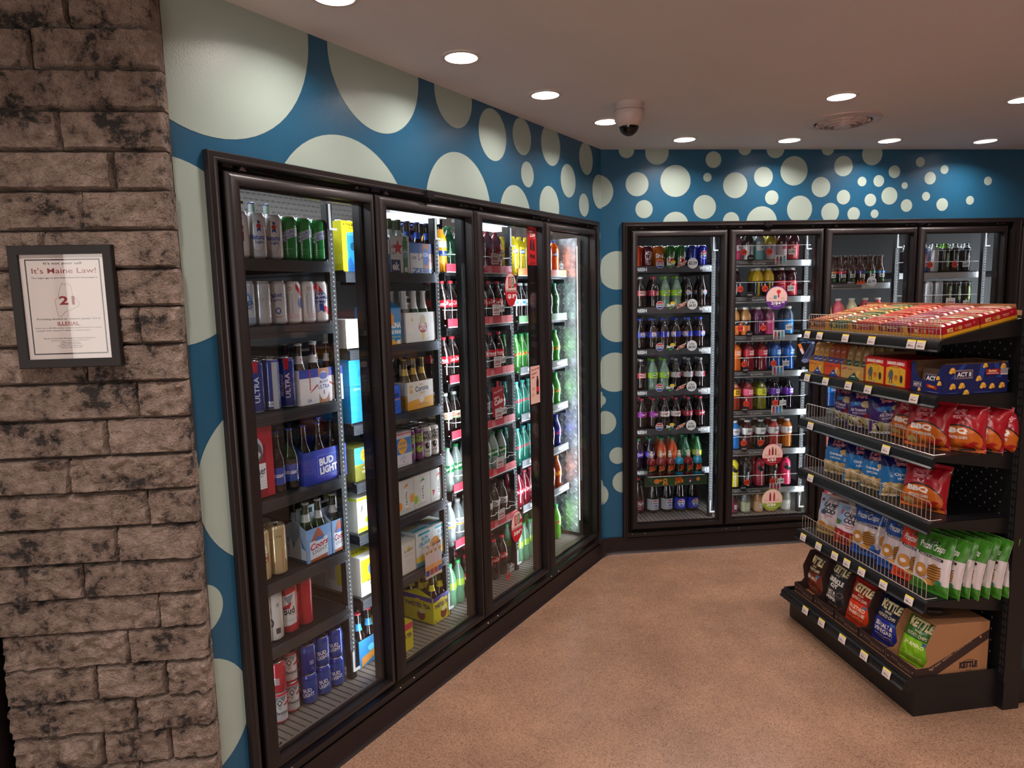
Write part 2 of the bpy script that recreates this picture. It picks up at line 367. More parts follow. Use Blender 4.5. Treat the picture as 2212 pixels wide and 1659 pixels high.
# ------------------------------------------------------------------ stone pilaster
sm, nt, b, N, L_ = nodes('split_face_stone')
tc = N('ShaderNodeTexCoord'); n1 = N('ShaderNodeTexNoise'); n1.inputs['Scale'].default_value = 5.5; n1.inputs['Detail'].default_value = 9; n1.inputs['Roughness'].default_value = .7
r1 = N('ShaderNodeValToRGB'); e = r1.color_ramp.elements; e[0].position = .38; e[0].color = (*lin('#3c3938'), 1); e[1].position = .70; e[1].color = (*lin('#d2bdb0'), 1)
q = e.new(.455); q.color = (*lin('#988579'), 1); q = e.new(.58); q.color = (*lin('#b8a496'), 1)
n2 = N('ShaderNodeTexNoise'); n2.inputs['Scale'].default_value = 34; n2.inputs['Detail'].default_value = 8; n2.inputs['Roughness'].default_value = .65
n4 = N('ShaderNodeTexNoise'); n4.inputs['Scale'].default_value = 210; n4.inputs['Detail'].default_value = 3
ad = N('ShaderNodeMath'); ad.operation = 'MULTIPLY_ADD'; ad.inputs[1].default_value = .35
bp = N('ShaderNodeBump'); bp.inputs['Strength'].default_value = 1.0; bp.inputs['Distance'].default_value = .05
L_(tc.outputs['Object'], n1.inputs['Vector']); L_(tc.outputs['Object'], n2.inputs['Vector']); L_(tc.outputs['Object'], n4.inputs['Vector'])
nm_ = N('ShaderNodeMath'); nm_.operation = 'MULTIPLY_ADD'; nm_.inputs[1].default_value = .62; nm_.inputs[2].default_value = -.31; sm_ = N('ShaderNodeMath'); sm_.operation = 'ADD'
n6 = N('ShaderNodeTexNoise'); n6.inputs['Scale'].default_value = 60; n6.inputs['Detail'].default_value = 7; n6.inputs['Roughness'].default_value = .7; L_(tc.outputs['Object'], n6.inputs['Vector'])
n6.inputs['Scale'].default_value = 34; L_(n6.outputs['Fac'], nm_.inputs[0]); L_(nm_.outputs[0], sm_.inputs[0]); L_(n1.outputs['Fac'], sm_.inputs[1])
L_(sm_.outputs[0], r1.inputs[0]); L_(r1.outputs[0], b.inputs['Base Color']); L_(n4.outputs['Fac'], ad.inputs[0]); L_(n2.outputs['Fac'], ad.inputs[2])
L_(ad.outputs[0], bp.inputs['Height']); L_(bp.outputs[0], b.inputs['Normal']); b.inputs['Roughness'].default_value = .62
from mathutils import noise as NZ
JOINTS = [[157], [70], [520], [131], [252], [178], [92], [232], [60, 300], [175], [290], [220], [135], [310], [238], [157], [330], [257], [182, 345], [272], [195, 352], [278], [140], [330]]
mb = MB(); ztop = 2.491
for r in range(-1, 25):
    z1 = ztop-0.1062*(r-1) if r >= 0 else ztop+0.1062*2; z0 = z1-0.1062
    z1 = min(z1, CEIL-0.001)
    if z0 < 0: z0 = 0.0
    if z1 <= z0+.01: continue
    js = JOINTS[r] if 0 <= r < len(JOINTS) else [200]
    w0, w1 = 350+4.3*r, 0
    xs = sorted([-(0.38+0.0085*max(r, 0))*(1-j/(342+5.2*max(r, 0))) for j in js if j < 500])
    xs = [-0.565+random.uniform(-.004, .004)]+xs+[0.017+random.uniform(-.004, .002)]
    rr = random.Random(r+50)
    for a, c in zip(xs[:-1], xs[1:]):
        g = 0.0022; x0, x1, y0_, y1_ = a+g, c-g, z0+g, z1-g; dpt = rr.uniform(-.003, .009); sd = rr.uniform(0, 90)
        nx, nz = max(4, int((x1-x0)/.0065)), max(4, int((y1_-y0_)/.0065)); vs = []; fs = []
        tiltx, tiltz = rr.uniform(-.03, .03), rr.uniform(-.06, .06); amp = rr.uniform(.6, 1.5)
        for j in range(nz+1):
            for i in range(nx+1):
                u, v = i/nx, j/nz; x = x0+(x1-x0)*u; z = y0_+(y1_-y0_)*v
                ed = min(u*(x1-x0), (1-u)*(x1-x0), v*(y1_-y0_), (1-v)*(y1_-y0_))
                rnd = min(1, ed/.0055); rnd = (1-(1-rnd)**2)**.5
                h = NZ.noise((x*9+sd, z*14, sd))*.008+NZ.noise((x*30, z*38+sd, sd))*.008+abs(NZ.noise((x*17+sd, z*24, 3)))*.011+NZ.noise((x*75, z*85+sd, sd))*.0055
                ew = .0015*NZ.noise((x*40, z*40, sd+7))*(ed < .012)
                vs.append((x+ew, -(dpt+(h*amp+.004)+tiltx*(x-(x0+x1)/2)*.3+tiltz*(z-(y0_+y1_)/2)*.3)*rnd+.007*(1-rnd), z+ew))
        W = nx+1
        for j in range(nz):
            for i in range(nx): fs.append((j*W+i, j*W+i+1, (j+1)*W+i+1, (j+1)*W+i))
        # sides
        o = len(vs); ring = [i for i in range(W)]+[j*W+nx for j in range(1, nz+1)]+[nz*W+i for i in range(nx-1, -1, -1)]+[j*W for j in range(nz-1, 0, -1)]
        vs += [(vs[q][0], .04, vs[q][2]) for q in ring]; n = len(ring)
        fs += [(ring[q], o+q, o+(q+1) % n, ring[(q+1) % n]) for q in range(n)]
        mb.add(vs, fs, sm)
mb.b2(-0.55, 0.008, 0.02, 0.35, 0, CEIL, M('#3a302b', .9))
struct(mb.build('wall_front_left', M0=FM('S')))
mb = MB(); mb.b2(-0.70, -0.585, -0.05, 0.06, 0, CEIL, BLK); struct(mb.build('trim_1', M0=FM('S')))
mb = MB(); mb.b2(-0.84, -0.70, -0.02, 0.06, 0, CEIL, M('#4f7f62', .5)); mb.b2(-3.4, -0.84, 0.0, 0.08, 0, CEIL, M('#6f645d', .7)); struct(mb.build('wall_front', M0=FM('S')))
# rest of the shop: plain walls behind the camera close the room
OW = M('#b5a79f', .7)
mb = MB(); mb.b2(X1-.1, X1, Y0, Y1, 0, CEIL, OW); struct(mb.build('wall_right'))
mb = MB(); mb.b2(X0, X1, Y0, Y0+.1, 0, CEIL, OW); struct(mb.build('wall_rear'))
mb = MB(); mb.b2(-3.42, -.38, Y0+.1, Y0+.13, .43, 2.47, M('#2a2524', .5)); mb.b2(-3.38, -.42, Y0+.13, Y0+.135, .47, 2.43, GLOW('#f4ece6', 1.2)); struct(mb.build('fill_panel_1'))  # added glowing panel with dark rim, set behind the rear fill light
mb = MB(); mb.b2(X0, X0+.1, Y0, 1.9, 0, CEIL, OW); struct(mb.build('wall_outer_left'))
# ------------------------------------------------------------------ notice on the stone
root = empty('framed_notice', FM('S', -0.272, -0.030, 1.7515), 'black-framed alcohol age notice with large red 21, hung on stone', 'framed notice')
W, H, t = .266, .333, .024
def rl(w_, h_, y): return [(-w_/2, y, -h_/2), (w_/2, y, -h_/2), (w_/2, y, h_/2), (-w_/2, y, h_/2)]
mb = MB(); FB = M('#151213', .65)
mb.loops([rl(W, H, .012), rl(W, H, -.008), rl(W-.004, H-.004, -.010), rl(W-2*t, H-2*t, -.008), rl(W-2*t, H-2*t, .002)], FB); mb.build('frame', root)
mb = MB(); mb.b2(-W/2+.002, W/2-.002, .002, .010, -H/2+.002, H/2-.002, M('#e3d3d0', .6))
dk, rd = '#15151f', '#8e1626'
A = [('fr', 0, 0, 194, 260, 3.4, dk), ('t', "It's not your call", 0, 118, 98, 9, dk, 0, .03), ('t', "It's Maine Law!", 2, 99, 166, 15, rd, 0, .008), ('t', 'The legal age to purchase alcoholic beverages is', 2, 79, 172, 5.2, dk, 0, .03),
     ('t', '21', 2, 18, 40, 24, rd, 0, .05), ('t', 'Providing alcohol to  minors (under 21) is', 2, -33, 165, 6, dk, 0, .03), ('t', 'ILLEGAL', 0, -45, 56, 9.5, rd, 0, .03), ('r', 2, -51, 60, .9, rd),
     ('t', 'Fines up to $2,000 and/or possible jail time and you may be', 0, -57.5, 172, 4.4, dk, 0, .02), ('t', 'charged with a felony if a death or injury results.', -14, -64.5, 142, 4.4, dk, 0, .02),
     ('t', 'Bureau of Alcoholic Beverages & Lottery Operations', 0, -86, 134, 4, dk, 0, .03), ('t', 'Division of Liquor Licensing and Enforcement', 0, -92, 98, 3.4, dk, 0, .02),
     ('t', '8 State House Station', 0, -97, 48, 3.2, dk, 0, .02), ('t', 'Augusta, ME 04333-0008', 0, -102, 54, 3.2, dk, 0, .02), ('t', 'Email: MaineLiquor@Maine.gov', 0, -107, 66, 3.2, dk, 0, .02), ('t', 'Telephone: (207) 624-7220', 0, -112, 58, 3.2, dk, 0, .02)]
ME = [(-6, 66), (-2, 60), (8, 64), (16, 56), (18, 28), (28, 22), (34, 10), (31, 2), (20, -3), (8, -9), (-6, -14), (-14, -24), (-20, -27), (-24, -22), (-27, 0), (-29, 19), (-19, 26), (-17, 40), (-13, 50)]
for i in range(len(ME)):
    (x0, y0), (x1, y1) = ME[i-1], ME[i]; dx, dy = x1-x0, y1-y0; l = math.hypot(dx, dy); nx, ny = -dy/l*.35, dx/l*.35
    A.append(('p', [(x0+nx, y0+ny), (x0-nx, y0-ny), (x1-nx, y1-ny), (x1+nx, y1+ny)], dk))
art(mb, A, flat(0, .002, 0), lay0=.1, dl=.01, rough=.6); mb.build('paper_sheet', root)
mb = MB(); mb.b2(-W/2+t-.001, W/2-t+.001, -.004, -.0025, -H/2+t-.001, H/2-t+.001, PANE); mb.build('glass', root)
# ------------------------------------------------------------------ dome camera and air vent
root = empty('dome_camera', Matrix.Translation((0.592, 3.465, CEIL)), 'white dome security camera under the ceiling with dark clear dome', 'security camera')
WP = M('#c9bab6', .4)
mb = MB(); mb.lathe([(.071, 0), (.071, -.034), (.0725, -.036), (.0725, -.066), (.070, -.070), (.069, -.078), (.066, -.084), (.050, -.106), (.046, -.108)], WP, 36)
mb.lathe([(.0727, -.0345), (.0731, -.0355), (.0727, -.0365)], M('#6a5c5c', .5), 36, cap=False); mb.build('housing', root)
mb = MB(); mb.lathe([(.047*cos(a*pi/16), -.104-.047*sin(a*pi/16)) for a in range(0, 8)]+[(.002, -.151)], glass_mat('dome_glass', (.25, .22, .24), 1.5), 30, cap=False); mb.build('dome', root)
mb = MB(); mb.lathe([(.036, -.10), (.036, -.115), (.024, -.128), (.012, -.134), (.004, -.136)], M('#16100f', .3), 24); mb.build('lens_unit', root)
root = empty('air_vent', Matrix.Translation((1.826, 3.90, CEIL)), 'round white ceiling air diffuser with concentric rings', 'air vent')
mb = MB(); VM = M('#cdbdb8', .35, .15)
mb.lathe([(.195, 0), (.193, -.006), (.155, -.014), (.146, -.012), (.150, -.004)], VM, 48, cap=False)
for R, D in ((.126, .020), (.098, .027), (.070, .033)): mb.lathe([(R+.010, -D+.026), (R, -D), (R-.004, -D-.001), (R+.005, -D+.026)], VM, 48, cap=False)
for k in range(6): mb.box((0, 0, -.014), (.27, .003, .016), VM, Matrix.Rotation(k*pi/6, 4, 'Z'))
mb.build('rings', root)
mb = MB(); mb.lathe([(.052, -.010), (.044, -.037), (.004, -.040)], VM, 36); mb.build('centre_cone', root)
mb = MB(); mb.lathe([(.149, .0), (.149, .07), (.005, .07)], M('#0c090a', .8), 36, cap=False); mb.build('backing', root)
# ================================================================== cooler doors, frames, cabinets
DOORNAME = {('L', 3): 'nearest left-wall door', ('L', 2): 'second left-wall door', ('L', 1): 'third left-wall door', ('L', 0): 'corner left-wall door',
            ('B', 0): 'first back-wall door', ('B', 1): 'second back-wall door', ('B', 2): 'third back-wall door', ('B', 3): 'fourth back-wall door', ('B', 4): 'fifth back-wall door'}
ZD0, ZD1 = 0.156, 2.153
def rloop(x0, x1, z0, z1, i, y): return [(x0+i, y, z0+i), (x1-i, y, z0+i), (x1-i, y, z1-i), (x0+i, y, z1-i)]
def door(fr, xc0, label, yaw=0):
    # door occupies x in [xc0, xc0+LD], closed
    w_ = LD-0.008
    root = empty('cooler_door', FM(fr, xc0+0.004, 0, 0), label, 'cooler door', 'glass cooler doors')
    mb = MB(); x0, x1, z0, z1 = 0, w_, ZD0, ZD1
    mb.loops([rloop(x0, x1, z0, z1, i, y) for i, y in ((0, .004), (0, -.007), (.004, -.014), (.010, -.021), (.018, -.027), (.028, -.032), (.0385, -.034), (.0405, -.033), (.0405, .002))], FRAMEM)
    o = mb.build('door_frame', root); o.data.polygons.foreach_set('use_smooth', [True]*len(o.data.polygons)); o.data.set_sharp_from_angle(angle=rad(50))
    mb = MB(); GI = M('#241c20', .25, .4)
    mb.loops([rloop(x0, x1, z0, z1, i, y) for i, y in ((.030, .004), (.0405, .004), (.048, .008), (.048, .020), (.030, .022))], GI); mb.build('inner_gasket', root)
    mb = MB(); mb.b2(x0+.038, x1-.038, -.010, -.004, z0+.038, z1-.038, PANE); mb.build('glass_pane', root)
    mb = MB(); art(mb, [('r', 62, 2062, 9, 8, '#111111'), ('r', 66, 240, 9, 9, '#141414')], flat(0, -.0101, 0), lay0=.05); mb.build('maker_sticker', root)
    return root
def cooler(fr, xs0, n, xa, xb, label, endplates, zt=FTOP):
    """frame outer from xa to xb; doors start at xs0"""
    root = empty('cooler_surround', FM(fr), label, 'cooler surround')
    mb = MB()
    mb.loops([[(xa+i, y, .111), (xb-i, y, .111), (xb-i, y, zt-i), (xa+i, y, zt-i)] for i, y in ((0, .02), (0, -.020), (.003, -.024), (.019, -.024), (.022, -.028), (.028, -.028), (.031, -.020), (.031, .06))], FRAMEM)
    mb.b2(xa+.005, xb-.005, -.022, .03, .112, .141, FRAMEM)
    mb.b2(xa+.02, xb-.02, .026, .05, .13, .16, BLK2); mb.b2(xa+.02, xb-.02, .02, .05, 2.150, 2.19, BLK2)
    mb.build('outer_frame', root)
    if n == 4:
        q = -1.80 if fr == 'L' else 1.10; mb = MB(); mb.b2(q-.024, q+.024, -.044, -.024, 2.166, 2.196, M('#19171b', .3)); mb.prism([(q-.012, 2.166), (q+.012, 2.166), (q, 2.150)], -.040, -.028, M('#19171b', .3)); mb.build('sensor_box', root)
    for i in range(n+1):
        x = xs0+i*LD; mb = MB(); mb.b2(x-.036, x+.036, .024, .070, .14, 2.19, BLACKIN)
        mb.b2(x-.012, x+.012, .070, .084, .16, 2.15, BLACKIN); mb.build('mullion', root)
    for i in range(n):
        x = xs0+i*LD
        mb = MB(); H_ = M('#8d8088', .3, .8); HB = M('#3c3438', .4)
        mb.prism([(x+.07, 2.160), (x+.098, 2.160), (x+.082, 2.174)], -.004, .004, H_)
        mb.tube([(x+.080, -.002, 2.160), (x+.090, -.002, 2.172), (x+.10, -.002, 2.170), (x+.13, -.002, 2.164), (x+.26, -.002, 2.158)], .0022, M('#2b2529', .3, .7))
        mb.build('closer_arm', root)
        mb = MB(); mb.prism([(x+LD-.085, 2.162), (x+LD-.07, 2.162), (x+LD-.0775, 2.174)], -.004, .004, H_); mb.build('stop_pin', root)
        for q in (x+.012, x+LD-.05): mb = MB(); mb.b2(q, q+.038, .0, .014, 2.164, 2.175, HB); mb.build('hinge_block', root)
    for i in range(n):
        for dx in (.012, .10): mb = MB(); mb.lathe([(.0022, -.002), (.003, 0), (.0022, .002)], M('#f0ece8', .2, .9), 8, Matrix.Translation((xs0+i*LD+dx, -.0235, .134))); mb.build('screw', root)
    return root
for i in (0, 1):
    mb = MB(); mb.b2(-.20, .20, -.03, .03, 0, .03, GLOW('#ffffff', 3.0)); mb.b2(-.24, .24, -.05, .05, .03, .05, M('#c8c8ca', .5))
    tag(mb.build('tube_light', M0=FM('L', -.46-LD*i, .62, 2.17)), f"bright white tube light inside the cooler top, {['beside the diamond plate', 'middle of left wall'][i]}", 'tube light')
COOL_IN = M('#3a3c40', .55); COOL_FL = M('#8b847e', .4, .3)
def cabinet(fr, x0, x1, label, name='cooler_cabinet', dpt=1.15):
    root = empty(name, FM(fr), label, 'cooler cabinet')
    mb = MB(); mb.b2(x0, x1, dpt, dpt+.03, .05, 2.42, M('#121316', .6)); mb.build('rear_panel', root)
    mb = MB(); mb.b2(x0, x1, .052, dpt, .115, .1705, COOL_FL)
    for i in range(int((x1-x0)/.03)): mb.b2(x0+i*.03, x0+i*.03+.006, .07, dpt-.05, .1705, .1712, M('#3c3733', .6))
    mb.build('bottom_rack', root)
    mb = MB(); mb.b2(x0, x1, .095, dpt, 2.40, 2.42, M('#96928e', .5)); mb.b2(x0, x1, .075, .095, 2.19, 2.42, BLACKIN); mb.build('top_panel', root)
    return root
mb = MB(); PG = M('#4e4845', .5, .2); mb.b2(-1.35, .0, 0, .02, 2.00, 2.40, PG)
for j in range(16):
    for i in range(44): mb.b2(-1.33+i*.030+(j % 2)*.015, -1.312+i*.030+(j % 2)*.015, -.001, 0, 2.01+j*.024, 2.016+j*.024, M('#3a3634', .7))
tag(mb.build('fan_cover', M0=FM('L', -1.42, .74, 0)), 'grey perforated fan cover at the top rear of the left cooler', 'fan cover')
cooler('L', -.127-4*LD, 4, -2.826, -.077, 'dark brown door frame of the four-door cooler in the left wall', 0)
cooler('B', .183, 4, .133, 2.887, 'dark brown door frame of the four-door cooler in the back wall', 0)
cooler('B', 2.921, 2, 2.8875, 4.30, 'dark brown door frame starting at the right edge of the back wall', 0)
for k in (3, 2, 1, 0): door('L', -.127-(k+1)*LD, {3: 'first glass cooler door from the stone pilaster, beers behind it', 2: 'second glass cooler door on left wall, twisted tea and seltzer packs behind', 1: 'third glass cooler door on left wall, with red stickers', 0: 'glass cooler door beside the corner, diamond plate behind it'}[k])
for k in range(4): door('B', .183+k*LD, ['leftmost back-wall cooler door with bug juice and blue cola', 'second back-wall cooler door with three round price stickers', 'third back-wall cooler door with iced tea, behind the snack rack', 'fourth back-wall cooler door with energy drink cans'][k])
for k in range(2): door('B', 2.921+k*LD, ['back-wall cooler door cut by the right edge of the photo', 'back-wall cooler door beyond the right edge of the photo'][k])
cabinet('L', -2.83, -.16, 'dark cooler cabinet behind the left-wall doors')
cabinet('B', .13, 4.3, 'dark cooler cabinet behind the back-wall doors')
# side plates
def dplate(fr, x, label, near):
    root = empty('side_panel', FM(fr, x, 0, 0), label, 'side panel')
    mb = MB(); DP = noisy('diamond_plate', '#9a9da0', '#c2c5c8', 30, .28, 0, metal=.85); mb.b2(-.002, .004, .072, 1.1, .20, 2.10, DP); mb.build('plate', root)
    sg = -1 if x < -1 or fr == 'B' else 1
    mb = MB(); DD = M('#f2f4f6', .18, .9); k = 0
    for j in range(62):
        for i in range(9):
            a = rad(45 if (i+j) % 2 else -45); yy, zz = .10+i*.034, .225+j*.030; dy, dz = .012*cos(a), .012*sin(a); e_ = .0024
            X = -.0055 if near else .0075
            vs = [(X, yy-dy, zz-dz), (X, yy-e_*sin(a), zz+e_*cos(a)), (X, yy+dy, zz+dz), (X, yy+e_*sin(a), zz-e_*cos(a))]
            X2 = -.002 if near else .004
            vs += [(X2, p[1], p[2]) for p in vs]
            mb.add(vs, [(0, 1, 2, 3), (0, 4, 5, 1), (1, 5, 6, 2), (2, 6, 7, 3), (3, 7, 4, 0)], DD, flat=True)
    o = mb.build('tread_pattern', root); o['kind'] = 'stuff'
dplate('L', -.205, 'bright diamond-plate metal side wall inside the corner left-wall cooler', True)
def plain_side(fr, x, label):
    mb = MB(); mb.b2(-.01, .01, .075, 1.12, .15, 2.15, M('#9a9c9e', .5, .3)); o = mb.build('side_panel', M0=FM(fr, x, 0, 0)); tag(o, label, 'side panel')
plain_side('L', -2.82, 'grey metal side wall at the near end of left cooler')
plain_side('B', .145, 'grey metal side wall at corner end of back cooler')
plain_side('B', 4.28, 'grey metal side wall at far end of back cooler')
# LED strips and slotted uprights
LEDM = GLOW('#ffffff', .8); WBR = GLOW('#eef0f4', .9)
def upright(fr, x, y, label, zb=.22, zt=2.02, led=True):
    root = empty('shelf_upright', FM(fr, x, y, 0), label, 'shelf upright', 'slotted black uprights between the cooler shelves')
    mb = MB(); mb.b2(-.014, .014, 0, .03, .15, 2.12, M('#0e0e11', .6)); mb.build('post', root)
    mb = MB()
    for j in range(74):
        z = .2+j*.0255; mb.b2(-.010, -.006, -.0006, 0, z, z+.012, M('#3c3e44', .5)); mb.b2(.006, .010, -.0006, 0, z, z+.012, M('#3c3e44', .5))
    o = mb.build('slots', root); o['kind'] = 'stuff'
    if led:
        mb = MB()
        for j in range(int((zt-zb)/.018)): z = zb+j*.018; mb.b2(-.0010, .0010, -.006, -.002, z, z+.0050, LEDM)
        o = mb.build('light_dots', root); o['kind'] = 'stuff'
        mb = MB(); mb.b2(-.004, .030, -.008, -.002, zb-.016, zb-.006, WBR); mb.b2(-.006, 0, -.008, -.002, zb-.016, zb+.07, WBR)
        mb.b2(-.004, .030, -.008, -.002, zt+.002, zt+.010, WBR); mb.b2(-.006, 0, -.008, -.002, zt+.002, zt+.10, WBR); mb.build('light_bracket', root)
for k in (3, 2, 1, 0): upright('L', -.127-LD*k-.078, .150, 'black slotted shelf upright with dotted light strip, right side of '+DOORNAME['L', k]) if k else upright('L', -.127-.135, .22, 'black slotted shelf upright before the diamond plate', led=False)
for k in range(5): upright('B', .183+LD*(k+1)-.040, .135, 'black slotted shelf upright with dotted light strip, right of '+DOORNAME['B', k])
mb = MB(); mb.b2(-.0018, .0018, -.003, .003, .29, 2.05, GLOW('#ffffff', 2.0)); o = mb.build('light_strip', M0=FM('L', -.213, .070, 0)); tag(o, 'vertical white light strip in front of the diamond-plate side wall', 'light strip')
# ------------------------------------------------------------------ shelves: key -> (frame, x0, x1, z)
RAILM = {'black': M('#5c5f66', .28, .75), 'silver': M('#d2d6da', .3, .75), 'strip': M('#26272b', .3), 'red': M('#e0384a', .35), 'orange': M('#e8744a', .35), 'grey': M('#7d8288', .3, .4), 'green': M('#5f7f62', .35)}
def shelf(fr, x0, x1, z, style, label, y0=.135, dpt=.62, arts=None, guard=None, ro=0.0):
    root = empty('cooler_shelf', FM(fr, x0, y0, z), label, 'cooler shelf', 'shelves inside the wall coolers')
    w_ = x1-x0
    mb = MB(); mb.b2(0, w_, .012, dpt, -.014, -.002, M('#26272b', .4, .4))
    mb.b2(0, .006, .012, dpt, -.04, .004, RAILM['black']); mb.b2(w_-.006, w_, .012, dpt, -.04, .004, RAILM['black']); mb.build('deck', root)
    mb = MB(); rm = RAILM[style]
    mb.prism([(0, ro-.044), (w_, ro-.044), (w_, ro-.004), (0, ro-.004)], 0, .004 if ro else .010, rm)
    if style in ('black', 'silver'):
        for q in (-.014, -.024, -.036): mb.b2(0, w_, -.0022, 0, q-.0016, q+.0016, rm)
    elif style != 'strip': mb.b2(0, w_, -.002, 0, ro-.046, ro-.042, M('#e8e8ea', .3))
    if arts: art(mb, arts, flat(0, -.0005, ro), lay0=.3, dl=.05)
    mb.build('price_rail', root)
    if guard:
        n, h = guard; pts = []
        for i in range(n*8+1):
            t = i/(n*8); pts.append((.01+(w_-.02)*t, -.004-.016*abs(sin(pi*t*n)), h))
        mb = MB(); mb.tube([(.008, .05, h)]+pts+[(w_-.008, .05, h)], .0016, M('#e9edf0', .15, 0, 1, .15)); mb.build('front_guard', root)
    return root
# ================================================================== goods: one prototype per design, then copies
PROTO = {}
SPEC = {}
def cutprof(P, bands, base, fin):
    zs = sorted({z for b_ in bands for z in b_[:2]}); Q = [P[0]]; mats = []
    def col(zm):
        for z0, z1, c in bands:
            if z0 <= zm <= z1: return fin(c)
        return fin(base)
    for (r0, z0), (r1, z1) in zip(P[:-1], P[1:]):
        pts = [(r0, z0)]+[(r0+(r1-r0)*(z-z0)/(z1-z0), z) for z in zs if min(z0, z1) < z < max(z0, z1)]+[(r1, z1)]
        for a, c in zip(pts[:-1], pts[1:]): mats.append(col((a[1]+c[1])/2)); Q.append(c)
    return [(r/1000, z/1000) for r, z in Q], mats
def can(H=157, R=33, base='#c8c8cc', bands=(), art_=(), metal=.0, rough=.2, seg=32, top=ALU, name='drink_can'):
    def mk(m, lab):
        mb = MB(); fin = lambda c: M(c, rough, metal, 1, 0, .5) if isinstance(c, str) else c
        P, mats = cutprof([(R*.74, 0), (R*.80, 1.5), (R*.97, 7), (R, 10), (R, H-15), (R*.97, H-11), (R*.84, H-3.5)], list(bands), base, fin)
        mb.lathe(P, mats, seg)
        if art_ and H > 140 and name == 'drink_can': art_2 = [(q[0], q[1], q[2], q[3], q[4]*1.18, q[5]*1.22, *q[6:]) if q[0] == 't' and (len(q) < 8 or q[7] != 90) else q for q in art_]
        else: art_2 = art_
        if art_: art(mb, art_2, cyl(R/1000), step=(R*.2, 0), rough=rough, metal=metal)
        o = mb.build(name, M0=m)
        mb = MB(); mb.lathe([(r/1000, z/1000) for r, z in ((R*.84, H-3.6), (R*.86, H-1), (R*.83, H), (R*.79, H-1), (R*.77, H-4.5), (R*.1, H-4.2))], top, seg)
        mb.box((0, -R*.00016, (H-3.2)/1000), (R*.00036, R*.0009, .0012), top); mb.build('can_lid', o)
        return o
    return mk, R/1000, H/1000
def bottle(P, base, bands=(), cap=None, art_=(), R=33, rough=.09, seg=28, mat=None, metal=0, name='drink_bottle', coat=1.0, extra=None, step=None):
    H = P[-1][1]+(cap[1] if cap else 0); RM = max(p[0] for p in P)
    def mk(m, lab):
        mb = MB(); fin = lambda c: (M(c, rough, metal, 1, 0, coat) if isinstance(c, str) else c)
        Q, mats = cutprof(P, list(bands), base, fin); mb.lathe(Q, mats, seg)
        o = mb.build(name, M0=m)
        if art_:
            def fm_(u, v, l):
                vz = v*1000; rr_ = P[-1][0]
                for (r0, z0), (r1, z1) in zip(P[:-1], P[1:]):
                    if z0 <= vz <= z1: rr_ = r0+(r1-r0)*(vz-z0)/max(z1-z0, .01); break
                rr_ = rr_/1000+l; a_ = u*1000/R; return (rr_*sin(a_), -rr_*cos(a_), v)
            mb = MB(); art(mb, art_, fm_, step=(R*.2, 0 if P is BP or P is SP or P is LP else 14), rough=.35); mb.build('label', o)
        if cap:
            cr, ch, cc = cap[:3]; z = P[-1][1]-cap[3] if len(cap) > 3 else P[-1][1]-2; mb = MB(); cm = M(cc, .35) if isinstance(cc, str) else cc
            mb.lathe([(cr/1000, z/1000), (cr/1000, (z+ch-1.5)/1000), ((cr-1.5)/1000, (z+ch)/1000)], cm, 20)
            mb.build('cap', o)
        if extra: extra(o)
        return o
    return mk, RM/1000, H/1000
def reg(k, desc, cat, made): SPEC[k] = (desc, cat, made)
_cnt = {}
def put(k, fr, x, y, z, yaw, label, group, rx=0):
    desc, cat, (mk, R, H) = SPEC[k]; m = FM(fr, x, y, z, rad(yaw))
    if rx: m = m @ Matrix.Rotation(rad(rx), 4, 'X')
    if k not in PROTO: o = PROTO[k] = mk(m, label)
    else: o = copy_tree(PROTO[k]); o.matrix_world = m
    return tag(o, label, cat, group)
# ---- cans
def T(t, x, y, W, H, c, rot=0, bold=.03, sh=0): return ('t', t, x, y, W, H, c, rot, bold, sh)
reg('lager', 'white and red lager can', 'beer can', can(157, 33, '#dcd6d2', [(0, 22, '#dcd6d2')], [('p', [(-22, 108), (0, 122), (22, 108), (22, 58), (0, 44), (-22, 58)], '#8c1a2b'), T('Narragansett', 0, 84, 42, 11, '#f0e8e4', 22, .02, .3), T('THE FAMOUS', 0, 108, 26, 4, '#e9dcd8'), T('MADE ON HONOR', 0, 132, 36, 4, '#5a3a40'), T('LAGER', 0, 24, 34, 13, '#8c1a2b', 0, .05)]))
reg('light_gold', 'white beer can with gold rings', 'beer can', can(157, 33, '#d9d8da', [], [('ring', 0, 78, 52, 110, 1.6, '#b79a4e'), ('o', 6, 112, 16, 18, '#b3242f'), ('r', 6, 126, 9, 9, '#24408c'), ('p', [(0, 104), (12, 104), (13, 92), (6, 98), (-1, 92)], '#24408c'), T('Natural', 0, 74, 44, 14, '#1f4fa8', 0, .04), T('Light', 6, 56, 24, 11, '#24408c', 0, .03)]))
reg('green_can', 'green beer can with white band', 'beer can', can(157, 33, '#12823a', [], [('p', [(-40, 96), (40, 120), (40, 88), (-40, 64)], '#c9d6dc'), T('ROLLING', 0, 100, 46, 11, '#2c3f9c', 10, .04), T('ROCK', 8, 86, 30, 10, '#2c3f9c', 10, .04), ('o', -16, 72, 20, 20, '#3f57ad'), ('o', -16, 72, 12, 14, '#c9d6dc'), ('r', 0, 40, 30, 2, '#6fc08a'), ('r', 0, 32, 30, 1.5, '#6fc08a'), ('r', 0, 24, 24, 1.5, '#6fc08a')]))
reg('mount_can', 'silver-blue light beer can', 'beer can', can(157, 33, '#b6bac3', [(0, 30, '#8f9cb5')], [('o', 0, 92, 44, 50, '#6f93c4'), ('p', [(-20, 84), (0, 112), (20, 84)], '#e7edf4'), T('BUSCH', 2, 80, 42, 15, '#1d3c7a', 0, .04), T('LIGHT', 2, 62, 34, 9, '#1c2c55', 0, .03, .2)], .3))
